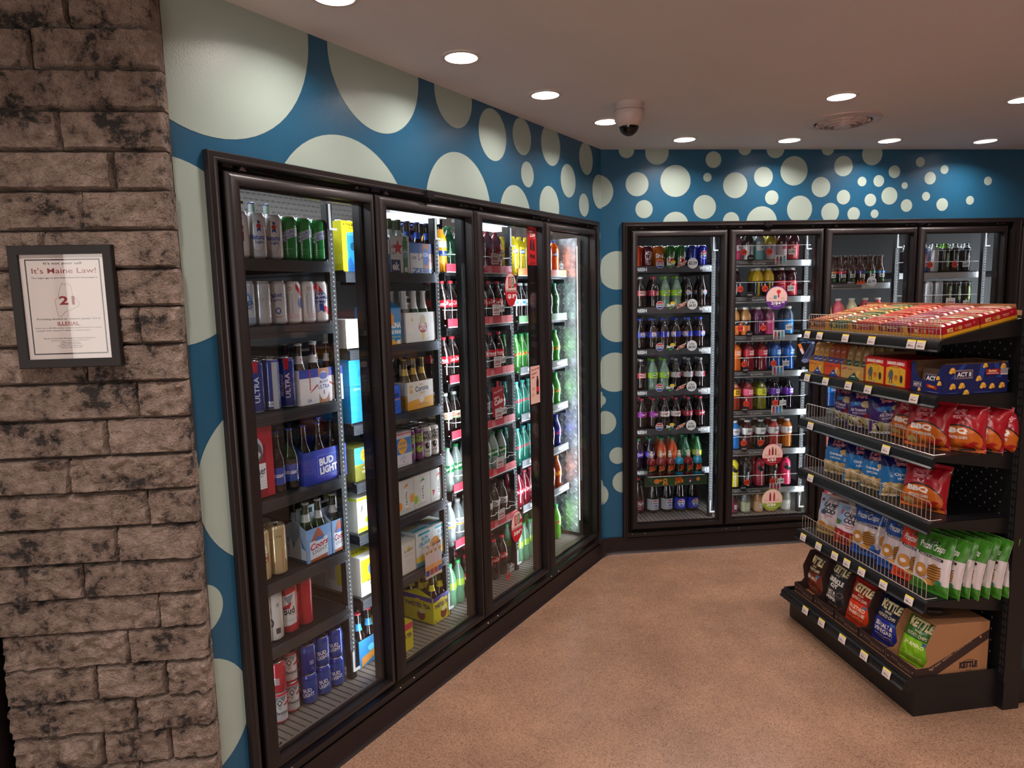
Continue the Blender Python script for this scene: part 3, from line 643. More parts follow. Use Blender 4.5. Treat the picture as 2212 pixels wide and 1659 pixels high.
reg('plain_silver', 'plain silver beer can back', 'beer can', can(157, 33, '#c3c2c4', [], [T('ICE', -8, 90, 14, 34, '#aeadb1', 90), ('r', 18, 60, .8, 80, '#9d9ca2')], .3))
reg('light_blue_script', 'white beer can with blue script', 'beer can', can(157, 33, '#cdccd0', [], [T('Pabst', -4, 106, 44, 13, '#2a3f95', 6, .03, .3), T('Light', -2, 88, 32, 9, '#2a3f95', 0, .02, .2), ('ring', 4, 50, 20, 24, 4, '#2a3f95'), ('r', 6, 28, 24, 2, '#b13a4a')], .2))
reg('ribbon_side', 'white beer can with text', 'beer can', can(157, 33, '#d0cdd0', [], [('ring', -8, 130, 14, 14, 2, '#b9414d'), T('ORIGINAL', -16, 74, 76, 8, '#9a98a4', 90), T('Established in', -2, 74, 70, 5, '#8f8fae', 90), ('p', [(14, 150), (40, 120), (40, 96), (14, 128)], '#c4283a'), ('r', 4, 28, 40, 1, '#c55563'), ('r', 4, 22, 40, 1, '#c55563'), ('r', 4, 34, 40, 1, '#c55563'), ('o', 34, 76, 24, 40, '#2a3f95')]))
reg('ribbon', 'white can with blue ribbon seal', 'beer can', can(157, 33, '#dedbdc', [], [('p', [(-34, 150), (-10, 150), (24, 96), (4, 96)], '#c4283a'), ('p', [(6, 62), (22, 62), (40, 30), (22, 30)], '#c4283a'), ('p', [(-10, 70), (10, 70), (14, 36), (0, 46), (-14, 36)], '#24408c'), ('o', 0, 94, 50, 50, '#24408c'), ('ring', 0, 94, 44, 44, 1.6, '#dedbdc'), T('Pabst', 0, 104, 30, 10, '#eceaf0', 8, .03, .2), ('r', 0, 88, 58, 12, '#24408c'), T('Blue Ribbon', 0, 88, 54, 9, '#f2f2f6', 0, .03)]))
reg('slim_navy', 'navy slim beer can', 'beer can', can(186, 33, '#20357f', [(0, 8, '#b9c0d0')], [('p', [(-4, 184), (16, 184), (12, 140), (6, 146), (0, 140)], '#b3242f'), T('ULTRA', 8, 84, 92, 17, '#d6dcf0', 90, .03), T('Michelob', -14, 84, 84, 13, '#c6cdea', 90, .01, .4)], .35))
reg('slim_silver', 'navy and silver beer can', 'beer can', can(186, 33, '#2a3b86', [(0, 8, '#b9c0d0')], [('r', 16, 90, 22, 170, '#c0c4d0'), ('r', -4, 24, 22, 20, '#cdd2e0'), T('12 fl', -4, 24, 16, 5, '#333c66')], .35))
reg('gold_can', 'gold tall beer can', 'beer can', can(190, 36, '#c9b083', [], [T('16', 10, 150, 16, 8, '#8a6b46'), ('r', 20, 90, 1, 130, '#a78c60'), ('r', -20, 140, 12, 2, '#8a6b46')], .3))
reg('gold_red', 'gold beer can with red label', 'beer can', can(190, 36, '#c9b083', [], [('o', 0, 110, 60, 80, '#e4d9bf'), ('r', 0, 88, 62, 34, '#97251f'), T('Miller', -2, 94, 48, 16, '#efe2cb', 8, .04, .3), T('HIGH LIFE', 0, 78, 48, 9, '#efe2cb'), T('ESTD 1903', 0, 118, 34, 5, '#7c6039')], .3))
reg('red_tall', 'plain red tall beer can', 'beer can', can(188, 35, '#c01f33', [], [T('BUDWEISER', -22, 86, 110, 7, '#e7a9ad', 90), ('r', -28, 90, .8, 140, '#e58b92')], .25))
reg('red_label', 'red beer can with white label', 'beer can', can(188, 35, '#c01f33', [], [('p', [(-24, 150), (26, 165), (26, 40), (-24, 30)], '#e3e0e2'), ('p', [(-20, 146), (16, 156), (0, 112)], '#8d8e9c'), ('p', [(-24, 108), (10, 126), (0, 100), (-24, 98)], '#c01f33'), T('Bud', -2, 92, 34, 22, '#1a1f3c', 6, .04), T('KING OF BEERS', 0, 76, 38, 3.5, '#7c7f92'), ('r', 0, 58, 40, 1.2, '#a9a9b5'), ('r', 0, 52, 40, 1.2, '#a9a9b5')], .2))
reg('white_tall', 'white beer can with black crest', 'beer can', can(188, 35, '#d6d2ce', [], [('r', -18, 120, 22, 26, '#1c1c20'), ('ring', -12, 74, 26, 36, 6, '#3a3a40'), ('r', 16, 40, 18, 22, '#4a4a50'), ('r', 18, 140, 10, 14, '#9d9ca4')], .2))
BUDR = [('p', [(-33, 112), (33, 112), (33, 14), (-33, 14)], '#e0dcdd'), ('p', [(-30, 110), (30, 110), (0, 58)], '#8d8e98'), ('p', [(-16, 86), (0, 106), (16, 86), (0, 64)], '#e0dcdd'), ('p', [(-11, 86), (0, 100), (11, 86), (0, 70)], '#5b5c66'), ('o', 0, 86, 10, 12, '#e0dcdd'), ('r', 0, 109, 64, 3, '#9b9ca6'), ('p', [(-33, 78), (-12, 70), (-16, 64), (-33, 68)], '#b3283a'), ('p', [(33, 86), (14, 76), (18, 70), (33, 76)], '#b3283a'), T('Budweiser', 0, 46, 62, 15, '#17203f', 0, .03), T('KING OF BEERS', 0, 34, 44, 3, '#34395c'), ('r', 0, 27, 50, 1, '#8b8ca0'), ('r', 0, 22, 50, 1, '#8b8ca0'), ('r', 0, 18, 44, 1, '#8b8ca0')]
reg('bud', 'red and white beer can', 'beer can', can(122, 33, '#c3293d', [], BUDR, .15))
reg('bud_back', 'red beer can showing barcode', 'beer can', can(122, 33, '#c3293d', [], [('r', 2, 50, 18, 26, '#dcd6da')]+[('r', -5+i*2, 50, .8, 22, '#8d4a58') for i in range(8)]+[T('BUDWEISER', -24, 50, 70, 6, '#e8b7bc', 90)], .15))
reg('blue', 'blue light beer can', 'beer can', can(122, 33, '#1c3fae', [(0, 34, '#2748a6'), (74, 100, '#3457b8')], [('fr', 0, 50, 50, 44, 1, '#5f86dd'), T('BUD', -4, 60, 36, 16, '#f0f2f8', 10, .07), T('LIGHT', 0, 42, 46, 16, '#f0f2f8', 10, .07)], .25))
reg('blue_back', 'blue beer can showing barcode', 'beer can', can(122, 33, '#1a2f9e', [(92, 110, '#3253b8')], [('r', 10, 52, 16, 16, '#b9c4ea')]+[('r', 4+i*2, 52, .8, 14, '#3a4da4') for i in range(7)]+[T('12', 12, 28, 8, 10, '#8fa0dd')], .25))
reg('maine_w', 'white slim can with black lettering', 'seltzer can', can(150, 28.5, '#dcdad8', [], [T('WILD', 2, 118, 40, 17, '#17171a', 0, .06), T('MAINE', 2, 97, 42, 17, '#17171a', 0, .06), T('HARD SELTZER', 2, 83, 38, 4, '#17171a'), ('o', 0, 58, 20, 30, '#1c1c20'), ('o', 5, 62, 7, 10, '#dcdad8'), ('p', [(-14, 72), (-8, 64), (-12, 60)], '#1c1c20'), ('p', [(14, 72), (8, 64), (12, 60)], '#1c1c20'), T('BLUEBERRY', 0, 30, 30, 4, '#4a4a50')]))
reg('maine_p', 'purple slim can with green lettering', 'seltzer can', can(150, 28.5, '#64285f', [], [T('WILD', 2, 118, 40, 17, '#8fb23e', 0, .06), T('MAINE', 2, 97, 42, 17, '#8fb23e', 0, .06), ('o', 4, 55, 30, 34, '#8fb23e'), ('o', 10, 62, 8, 10, '#64285f')]))
# sodas in cans (back wall)
reg('kick', 'orange tall soda can', 'soda can', can(157, 33, '#d5481c', [(0, 12, '#b83a18')], [('r', -16, 80, 12, 130, '#ef8a4a'), T('KICKSTART', 14, 76, 118, 15, '#1d1517', 90, .03), T('mtn dew', -16, 120, 30, 8, '#f2d4c4', 90)], .25))
reg('pepper_can', 'maroon tall soda can', 'soda can', can(157, 33, '#5c1226', [], [('ring', -2, 92, 56, 60, 2.5, '#e5d7d9'), T('Dr', -8, 112, 22, 16, '#efe6e8', 70, .04), T('Pepper', 6, 92, 54, 20, '#efe6e8', 74, .05), T('23', 0, 42, 20, 17, '#e5d7d9', 0, .02)], .3))
reg('crush_can', 'orange tall soda can', 'soda can', can(157, 33, '#c96a1c', [(0, 14, '#a9540f')], [T('Crush', -4, 92, 52, 22, '#e9e4ea', 0, .07), T('Crush', -4, 91, 50, 20, '#d9dde6', 0, .05), ('o', 8, 56, 40, 24, '#e58426')], .25))
reg('dew_can', 'green tall soda can', 'soda can', can(157, 33, '#2c6a2c', [], [('p', [(-33, 70), (33, 124), (33, 84), (-33, 28)], '#cfd8cf'), T('Mtn', -4, 96, 36, 24, '#123d1e', 14, .06, .3), T('Dew', 2, 62, 44, 28, '#b3202f', 14, .08, .3), ('p', [(-30, 30), (20, 40), (0, 20)], '#5cb045')], .3))
reg('cola_can_side', 'blue tall cola can turned sideways', 'soda can', can(157, 33, '#14267e', [], [('r', 18, 80, 8, 110, '#2c46b8'), ('r', -16, 50, 10, 22, '#c8cbe0'), T('NUTRITION', 4, 66, 40, 4, '#a9b3e0', 90)], .3))
def pepsi(x, y, s, c='#111531'):
    up = [(x+s/2*cos(a*pi/12), y+s/2*sin(a*pi/12)) for a in range(1, 12)]
    dn = [(x+s/2*cos(a*pi/12), y-s/2*sin(a*pi/12)) for a in range(1, 12)]
    return [('o', x, y, s*1.1, s*1.1, '#ececf2'), ('p', [(x+s*.47, y+s*.17), *[p for p in up if p[1] > y+s*.18], (x-s*.47, y+s*.17), (x, y+s*.22)], '#c4202f'), ('p', [(x-s*.47, y-s*.17), *[p for p in dn[::-1] if p[1] < y-s*.18], (x+s*.47, y-s*.17), (x, y-s*.22)], '#1d3fa8'), T('PEPSI', x, y, s*.94, s*.24, c, 0, .07)]
reg('cola_can', 'blue cola can with round emblem', 'soda can', can(157, 33, '#14208f', [], pepsi(0, 92, 50), .3))
# ---- beer bottles
BP = [(27, 0), (30, 3), (30.5, 8), (30.5, 112), (29, 126), (22, 146), (16, 164), (13.8, 180), (13, 222), (14, 224), (14, 228)]
def beer(glass, capc, neck=None, label=None, foil=None, art_=(), desc='', R=30.5):
    bands = []
    if label: bands.append((32, 96, label))
    if neck: bands.append((156, 186, neck))
    if foil: bands = [(150, 230, foil)]+bands
    return bottle(BP, glass, bands, (14.3, 7, capc, 3), art_, R, .08, 20, name='beer_bottle')
BR, GR = '#2a1208', '#0f3a1c'
reg('b_brown_white', 'brown beer bottle with silver cap', 'beer bottle', beer(BR, '#c4c4c8', '#d9dae2', '#d9d9e0', art_=[T('ULTRA', 0, 66, 40, 12, '#23408f'), ('r', 0, 172, 12, 8, '#b3242f')]))
reg('b_brown_blue', 'dark beer bottle with blue cap', 'beer bottle', beer('#160c0e', '#24408f', None, '#2443a0', art_=[T('BUD LIGHT', 0, 66, 48, 12, '#e9ecf6', 0, .06)]))
reg('b_brown_bneck', 'dark beer bottle with blue neck label', 'beer bottle', beer('#160c0e', '#24408f', '#2b52b4', '#2443a0'))
reg('b_silver_neck', 'dark beer bottle with silver neck', 'beer bottle', beer('#1b2412', '#c2c6cc', '#c9ccd2', '#aebcd0', art_=[T('Coors', 0, 74, 40, 14, '#b3242f', 0, .05, .3)]))
reg('b_green', 'green beer bottle with white neck', 'beer bottle', beer(GR, '#d8d8da', None, '#cfd6cf', '#dad8d6'))
reg('b_green_red', 'green beer bottle with dark cap', 'beer bottle', beer('#1b3a1c', '#3a4a3c', '#ccd4cc', '#1e6b37'))
reg('b_clear_gold', 'clear beer bottle with gold cap', 'beer bottle', beer('#5b4622', '#c79a3c', '#d8b04a', '#dcd2b4'))
reg('b_tea', 'dark tea bottle with yellow neck', 'tea bottle', beer('#2a1210', '#d9c22c', '#e0cf2a', '#e0cf2a'))
reg('b_red_cap', 'blue-labelled bottle with red cap', 'beer bottle', beer('#171013', '#c8324a', '#3b9ad0', '#3b9ad0'))
reg('b_clear_cap', 'clear bottle with navy cap', 'beer bottle', beer('#8a8d90', '#232a4a', None, '#c4c8cc'))
# ---- soft drink bottles
SP = [(25, 0), (30, 2), (33, 8), (33.5, 40), (31, 62), (31.5, 74), (35, 92), (35.5, 96), (35.5, 136), (35, 142), (32, 156), (25, 176), (17, 194), (13.5, 204), (13, 209), (15.5, 210), (15.5, 212.5), (13, 213), (13, 216)]
SPZ = (98, 134)
def soda(liq, lab, capc, art_=(), empty_=None, P=SP, R=35.5, Z=SPZ, rough=.1):
    return bottle(P, liq, [(Z[0], Z[1], lab)]+([(186, 300, empty_)] if empty_ else []), (14.2, 14, capc, 3), art_, R, rough, 24, name='soda_bottle')
CO, CLR = '#150a08', '#8e9a98'
reg('s_cola_blue', 'cola bottle with blue label', 'soda bottle', soda(CO, '#2233b0', '#2a49c8', pepsi(0, 116, 32), '#2c2a30'))
reg('s_cola_black', 'black cola bottle with round emblem', 'soda bottle', soda('#0f0b0e', '#14131c', '#17171c', pepsi(0, 116, 30), '#2a2c34'))
reg('s_diet_grey', 'diet cola bottle with grey label', 'soda bottle', soda('#191012', '#b5b4bc', '#a9abb0', [T('diet', -8, 124, 14, 6, '#24306e'), ('r', 0, 110, 36, 1, '#8a8a96'), ('r', 0, 114, 36, 1, '#8a8a96'), ('o', 26, 116, 22, 30, '#c22a38')], '#3a3c42'))
reg('s_starry', 'lemon-lime bottle with yellow-green label', 'soda bottle', soda('#6d8a7a', '#a7d52e', '#7ccc2a', [('p', [(-36, 134), (36, 134), (36, 118), (-36, 104)], '#79c43a'), ('o', 18, 126, 26, 18, '#f0d92c'), ('o', 0, 115, 40, 18, '#1a1c22'), T('Starry', 0, 116, 38, 15, '#f2f6f2', 6, .05, .3)], '#7c9a92'))
reg('s_drp', 'dark soda bottle with maroon label', 'soda bottle', soda('#170b0d', '#8c1a34', '#c8405a', [T('Dr Pepper', 0, 116, 50, 18, '#eedfe4', 12, .05, .3)], '#33262a'))
reg('s_drp_red', 'soda bottle with red text label', 'soda bottle', soda('#170b0d', '#a12c44', '#c8405a', [('r', 14, 114, 16, 24, '#dcd2d6')]+[('r', 8+i*2, 114, .8, 20, '#553038') for i in range(7)]+[T('Dr', -14, 118, 12, 16, '#e9c8cf')], '#33262a'))
reg('s_drp_diet', 'dark soda bottle with white label', 'soda bottle', soda('#1b0d0f', '#d8d2d4', '#c8405a', [T('Dr Pepper', 0, 116, 48, 17, '#8c1a34', 12, .05, .3)], '#3a2a2c'))
reg('s_drp_pur', 'dark soda bottle with purple-red label', 'soda bottle', soda('#170b0d', '#8a2468', '#c8405a', [('p', [(-36, 134), (0, 134), (-12, 98), (-36, 98)], '#9a2fb0'), T('Pepper', 6, 116, 40, 14, '#eedfe4', 10, .04, .3)], '#33262a'))
reg('s_white_red', 'dark soda bottle with cream-red label', 'soda bottle', soda('#1d1110', '#b5343c', '#d8d6d6', [('r', 0, 116, 44, 26, '#e5d8d2'), T('MUG', 0, 117, 38, 18, '#8f1e28', 0, .07)], '#3a3436'))
reg('s_crush_p', 'grape soda bottle with purple label', 'soda bottle', soda('#1d0f26', '#5b3ab0', '#1f9a5c', [T('Crush', 0, 118, 50, 20, '#e8e0f4', 4, .07, .2)], '#3a3444'))
reg('s_crush_o', 'orange soda bottle with orange label', 'soda bottle', soda('#c2481a', '#f07a22', '#1f9a5c', [T('Crush', 0, 118, 50, 20, '#f6ece4', 4, .07, .2)], '#b0673c'))
reg('s_orange', 'orange soda bottle with green cap', 'soda bottle', soda('#cc4c20', '#e8692c', '#1f9a5c', [('r', 0, 116, 30, 1.5, '#f5b184'), ('r', 0, 110, 30, 1.5, '#f5b184'), ('r', 0, 122, 30, 1.5, '#f5b184')], '#c07248'))
reg('s_green', 'green soda bottle with green cap', 'soda bottle', soda('#2d6a4a', '#3b8a5a', '#1f9a5c', [('p', [(-10, 134), (36, 134), (36, 98), (10, 98)], '#cfe8d8')], '#3e6e58'))
reg('s_dew', 'green soda bottle with lime label', 'soda bottle', soda('#2f7a2a', '#3f9a3a', '#2a9a50', [('p', [(-34, 102), (34, 128), (34, 112), (-34, 98)], '#d9e24a'), T('Mtn Dew', 2, 116, 50, 22, '#b3202f', 14, .07, .3)], '#4e9a48'))
reg('s_dewlime', 'green soda bottle with yellow label', 'soda bottle', soda('#2d6a34', '#a7c83a', '#1f9a5c', [('p', [(-34, 104), (34, 130), (34, 118), (-34, 98)], '#f0e24a')], '#3e7a48'))
reg('s_dewteal', 'teal soda bottle with teal cap', 'soda bottle', soda('#1f6a5c', '#2a8a78', '#3ab0b0', [T('Mtn Dew', 2, 116, 50, 22, '#c4384a', 14, .07, .3)], '#4a9a90'))
reg('s_dewred', 'red soda bottle with pink cap', 'soda bottle', soda('#7a1426', '#b51f38', '#d8506a', [T('Mtn Dew', 2, 116, 50, 22, '#e8c8d0', 14, .07, .3)], '#93404e'))
reg('s_dewblue', 'navy soda bottle with blue cap', 'soda bottle', soda('#141c5a', '#24349a', '#2a3ab8', [T('Mtn Dew', 2, 116, 50, 22, '#c4384a', 14, .07, .3)], '#39427c'))
reg('s_deworange', 'amber soda bottle with orange cap', 'soda bottle', soda('#8a3a1a', '#b5522a', '#e8803a', [T('Mtn Dew', 2, 116, 50, 22, '#e8c23a', 14, .07, .3)], '#a86a48'))
reg('s_coke', 'cola bottle with red label', 'soda bottle', soda('#1a0b0a', '#c8182c', '#d8283c', [T('Coca-Cola', 0, 117, 54, 20, '#f2e8e8', 10, .03, .35)], '#3a3032'))
reg('s_coke_or', 'cola bottle with orange-red label', 'soda bottle', soda('#1a0b0a', '#d8482c', '#d8283c', [T('Coca-Cola', 0, 119, 54, 18, '#f2e8e8', 10, .03, .35), ('o', 12, 102, 18, 8, '#8a2a18')], '#3a3032'))
reg('s_coke_name', 'cola bottle with red name label', 'soda bottle', soda('#1a0b0a', '#c8182c', '#c8303c', [T('Mom', 0, 116, 36, 16, '#f2e8e8', 6, .05), ('p', [(-20, 103), (20, 108), (20, 105), (-20, 100)], '#f2e8e8')], '#3a3032'))
reg('s_zero', 'cola bottle with white label', 'soda bottle', soda('#171012', '#d0ccd0', '#2a2a30', [T('Coke', 0, 117, 44, 17, '#a81e30', 8, .04, .35), ('r', 0, 103, 40, 3, '#8a8a92')], '#3a3a40'))
reg('s_cream', 'dark soda bottle with cream-green label', 'soda bottle', soda('#1a0e0c', '#d8cfae', '#c8ccc8', [T('Coca', 2, 117, 44, 17, '#b02030', 8, .04, .35), ('r', 0, 102, 60, 6, '#9ac08a')], '#3a3a38'))
reg('s_sprite', 'clear lemon-lime bottle with green label', 'soda bottle', soda('#8fa09a', '#0f7a3c', '#2d8a4c', [T('Sprite', 2, 117, 50, 20, '#e8f2ea', 14, .06, .2)], '#8a9a96', rough=.08))
reg('s_fresca', 'clear bottle with white-blue label', 'soda bottle', soda('#8a9698', '#dfe4e4', '#c9d0d2', [T('FRESCA', 2, 118, 48, 13, '#1f4f8a', 0, .05), ('r', 0, 104, 60, 8, '#e8a83a')], '#8e989c', rough=.08))
reg('s_ginger', 'dark bottle with black-white label', 'soda bottle', soda('#20211f', '#e2e2e0', '#1c1c1e', [T('Dr', 0, 116, 30, 20, '#2a2a30', 0, .06), ('r', 0, 102, 60, 3, '#7a2a34')], '#3c3c3e'))
reg('s_sprgreen', 'pale green bottle with green cap', 'soda bottle', soda('#5d8a6a', '#8fb83a', '#2fae5c', [], '#6a8a78'))
reg('s_dewpale', 'lime soda bottle with green cap', 'soda bottle', soda('#5a9a2e', '#6aae34', '#2fae5c', [T('Mtn Dew', 2, 116, 50, 22, '#c4283a', 14, .07, .3)], '#5f9a50'))
reg('s_wlab', 'cola bottle with white-blue label', 'soda bottle', soda('#171012', '#dcdfe4', '#dcdfe2', [('r', 10, 118, 20, 14, '#39a0c8'), T('vanilla', -12, 108, 24, 6, '#3a3a40')], '#3a3a40'))
reg('s_dewgr', 'green soda bottle with white badge', 'soda bottle', soda('#1d4a2e', '#2a5a3a', '#1f9a5c', [('o', 10, 112, 16, 22, '#e2e6e4'), T('A', 10, 112, 8, 12, '#b3202f')], '#3a6650'))
FP = [(24, 0), (31, 3), (34, 12), (35, 60), (34, 110), (36, 120), (36, 160), (33, 180), (24, 198), (16, 206), (14, 212)]
reg('s_fanta', 'orange soda bottle with blue emblem', 'soda bottle', bottle(FP, '#d9601a', [(206, 240, '#b06a3c')], (14.5, 14, '#2a49a8', 3), [('o', 0, 138, 46, 26, '#24408f'), T('FANTA', 0, 138, 42, 16, '#f2f2f6', 6, .08)], 36, .1, 24, name='soda_bottle'))
reg('s_fantay', 'yellow soda bottle with yellow label', 'soda bottle', bottle(FP, '#c8b41a', [(114, 164, '#f0d21c')], (14.5, 14, '#d8c21a', 3), [('o', 10, 138, 40, 24, '#24408f'), T('FANTA', 10, 138, 36, 14, '#f2f2f6', 6, .08), T('PINEAPPLE', -24, 138, 40, 5, '#6a4a10', 90)], 36, .1, 24, name='soda_bottle'))
reg('s_burg', 'burgundy bottle full sleeve with script', 'soda bottle', bottle(FP, '#7a1230', [(0, 10, '#5a0c22')], (14.5, 14, '#9a1c38', 3), [T('Coca-Cola', 4, 90, 130, 30, '#a83a54', 80, .03, .3)], 35, .25, 24, name='soda_bottle'))
reg('s_juice', 'orange juice bottle with blue band', 'juice bottle', bottle([(30, 0), (33, 3), (33, 150), (28, 176), (18, 190), (18, 194)], '#e8a01e', [(80, 104, '#23408f'), (120, 150, '#c9d4e0')], (19, 16, '#d9852a', 3), [('o', 0, 60, 40, 34, '#f2b83a')], 33, .2, 22, name='juice_bottle'))
reg('s_gale', 'dark green bottle with script', 'soda bottle', soda('#0f3a24', '#0f3a24', '#1f6a3c', [T('Ginger', 0, 100, 46, 20, '#7aae90', 80, .02, .4)], '#28503c'))
# large bottles
LP = [(34, 0), (40, 3), (43, 14), (43, 110), (43, 118), (41, 150), (34, 190), (24, 222), (16, 240), (14, 246), (14, 250)]
reg('l_blue', 'large cola bottle with blue label', 'soda bottle', bottle(LP, '#0f090a', [(24, 104, '#2233b8')], (14.6, 15, '#2a49c8', 3), pepsi(0, 68, 52), 43, .08, 28, name='soda_bottle'))
reg('l_diet', 'large cola bottle with silver label', 'soda bottle', bottle(LP, '#0f0b0c', [(24, 104, '#b4b3ba')], (14.6, 15, '#c8ccd0', 3), pepsi(0, 72, 48)+[T('diet', 0, 34, 22, 8, '#4a4a56')], 43, .08, 28, name='soda_bottle'))
reg('l_drp', 'large soda bottle with maroon label', 'soda bottle', bottle(LP, '#160a0b', [(24, 104, '#7a1a2c')], (14.6, 15, '#c8304a', 3), [('ring', 0, 74, 62, 36, 2, '#e5d7d9'), T('Dr Pepper', 0, 74, 60, 24, '#efe6e8', 6, .05, .2), T('23', 0, 42, 20, 10, '#c8a0a8')], 43, .08, 28, name='soda_bottle'))
# vitamin style bottles
VP = [(28, 0), (34, 2), (35.5, 8), (35.5, 104), (37, 110), (37.5, 122), (36, 138), (30, 156), (21, 168), (18, 172), (18, 180)]
def vit(liq, lab, art_=(), top=None, capc='#e2e0de'):
    return bottle(VP, liq, ([(66, 104, top)] if top else [])+[(4, 104, lab)], (19.5, 15, capc, 3), art_, 35.6, .1, 26, name='water_bottle')
VT = lambda c1, c2: [T('vitaminwater', -12, 56, 84, 11, c1, 90, .04), ('r', 8, 82, 14, 22, c2), T('zero', 10, 84, 12, 5, c1)]
reg('v_pink', 'pink vitamin drink bottle, white label', 'drink bottle', vit('#7a4450', '#e0447a', [('r', 0, 84, 70, 40, '#e5e2e4'), ('o', 6, 86, 14, 14, '#d8386a')]+[('r', 0, 20+i*7, 30, 1.2, '#f090b0') for i in range(5)]))
reg('v_dark', 'dark vitamin drink bottle, white label', 'drink bottle', vit('#2a2024', '#dcdade', [T('vitaminwater', -2, 56, 84, 14, '#44424a', 90, .05)]))
reg('v_teal', 'grey vitamin drink bottle, teal label', 'drink bottle', vit('#8f9a9a', '#6ab4b8', [('r', 0, 84, 70, 40, '#e2e6e6'), ('o', 6, 86, 14, 14, '#4a9ab0'), T('vitamin', 14, 36, 54, 10, '#1a4a54', 90, .05)]))
reg('v_yel', 'yellow vitamin drink bottle, grey-white label', 'drink bottle', vit('#b8a01c', '#cfc4d2', [T('energy', -8, 70, 50, 10, '#5a3a7a', 90, .04), ('r', 14, 70, 8, 44, '#8f7aa8')]))
reg('v_whitepink', 'dark red vitamin drink, white-pink label', 'drink bottle', vit('#4a1a26', '#dcc8d0', [('r', 4, 82, 30, 20, '#c8506a'), ('r', 4, 50, 34, 3, '#b88a98')]))
reg('v_coral', 'dark red vitamin drink, coral label', 'drink bottle', vit('#4a1420', '#f04a58', [('o', -8, 84, 16, 16, '#f8d4d6'), ('r', -8, 58, 14, 18, '#f4a4aa'), ('r', -8, 26, 16, 24, '#f4b8bc')]))
reg('v_acai', 'near-black vitamin drink, dark label', 'drink bottle', vit('#1a0a14', '#2a2a30', [T('vitamin', -4, 50, 70, 12, '#c8c8d0', 90, .05)]))
reg('v_lemon', 'yellow vitamin drink bottle, black label', 'drink bottle', vit('#c8a61a', '#23252a', [T('vitaminwater', -8, 52, 94, 14, '#e8cc2a', 90, .06), ('r', 16, 80, 16, 26, '#8a9a90'), T('energy', 16, 84, 12, 5, '#e0e4e2')]))
reg('v_red', 'dark red vitamin drink, red label', 'drink bottle', vit('#3a0d18', '#e8344c', [('r', 0, 60, 60, 1.2, '#a81a30'), ('r', 0, 86, 40, 5, '#f4b8c0'), T('power', -6, 44, 50, 12, '#f4ccd2', 90, .05)]))
reg('v_peach', 'peach vitamin drink, black-orange label', 'drink bottle', vit('#c08e58', '#e8742a', [('r', 0, 86, 72, 36, '#26262a'), T('vitamin', 8, 40, 54, 11, '#f4d4ba', 90, .05), ('o', -10, 86, 12, 12, '#e8e0d8')]))
reg('v_purp', 'purple vitamin drink, dark label', 'drink bottle', vit('#6a2a5a', '#3a1a3a', [T('revive', -4, 54, 70, 12, '#e08ac8', 90, .05), ('r', 14, 80, 14, 20, '#c84a98')]))
reg('v_magenta', 'mauve vitamin drink, pink label', 'drink bottle', vit('#8a4a68', '#d84a8a', [('r', 0, 84, 60, 4, '#f0b4d0'), ('r', 10, 50, 8, 60, '#f090bc')]))
reg('v_sky', 'clear blue drink bottle, sky-blue label', 'drink bottle', vit('#3a4a66', '#2a8ad8', [('r', 0, 40, 60, 1.5, '#1a5aa8'), ('r', 0, 70, 40, 6, '#a8d4f4')]))
# sport drink
PP = [(30, 0), (36, 3), (37, 10), (35, 24), (36.5, 40), (34, 62), (35, 84), (37.5, 96), (38, 100), (38, 146), (36.5, 152), (28, 170), (19, 182), (18, 190)]
def pwr(liq, lab, art_=(), capc='#2a2226', lc='#f2f2f4'):
    return bottle(PP, liq, [(100, 146, lab)], (19.5, 16, capc, 3), art_ or [T('POWE', 4, 133, 34, 14, lc, 0, .08), T('RADE', 4, 117, 34, 14, lc, 0, .08), ('r', -24, 124, 10, 30, '#00000000' if 0 else lab)], 38.1, .1, 26, name='sports_drink_bottle')
for k, n_, l_, c_, tc_ in (('p_or', 'orange', '#c25a14', '#f0782a', '#f6e4d4'), ('p_red', 'red', '#6a0d1c', '#c8203a', '#f4dce0'), ('p_blue', 'blue', '#0f4a9a', '#1a72d0', '#dcecfa'), ('p_purp', 'purple', '#120a1c', '#6a2ab8', '#e8dcf8'), ('p_yel', 'amber-red', '#7a2a14', '#f0b428', '#2a1a10'), ('p_pink', 'rose', '#8a2a34', '#f05a80', '#fae0e8'), ('p_lime', 'olive-lime', '#6a6a14', '#d8e02a', '#6a6e1a')):
    reg(k, n_+' sports drink bottle', 'sports drink bottle', pwr(l_, c_, lc=tc_))
def zero(liq, acc): return bottle(PP, liq, [(100, 146, '#e2dfe2')], (19.5, 15, '#e6e4e2', 3), [T('ZERO', 2, 124, 46, 15, '#1f2430', 0, .05), ('p', [(0, 102), (34, 122), (34, 102)], acc), ('r', -6, 138, 40, 2.5, '#9a9aa4'), ('r', -18, 108, 14, 2, '#5a5a64')], 38.1, .1, 26, name='sports_drink_bottle')
for k, n_, l_, c_ in (('z_blue', 'bright blue', '#1272c0', '#2a8ad8'), ('z_dkred', 'dark red', '#3a0d14', '#e0447a'), ('z_dkgr', 'dark green', '#232a1e', '#6a7ad0'), ('z_salm', 'salmon', '#a03a34', '#e84a8a'), ('z_amber', 'amber', '#b0621c', '#f09a6a')):
    reg(k, n_+' drink bottle, white label', 'sports drink bottle', zero(l_, c_))
AP = [(28, 0), (34, 3), (36, 12), (35, 60), (33.5, 90), (36, 120), (37, 150), (33, 172), (22, 188), (17, 194), (17, 202)]
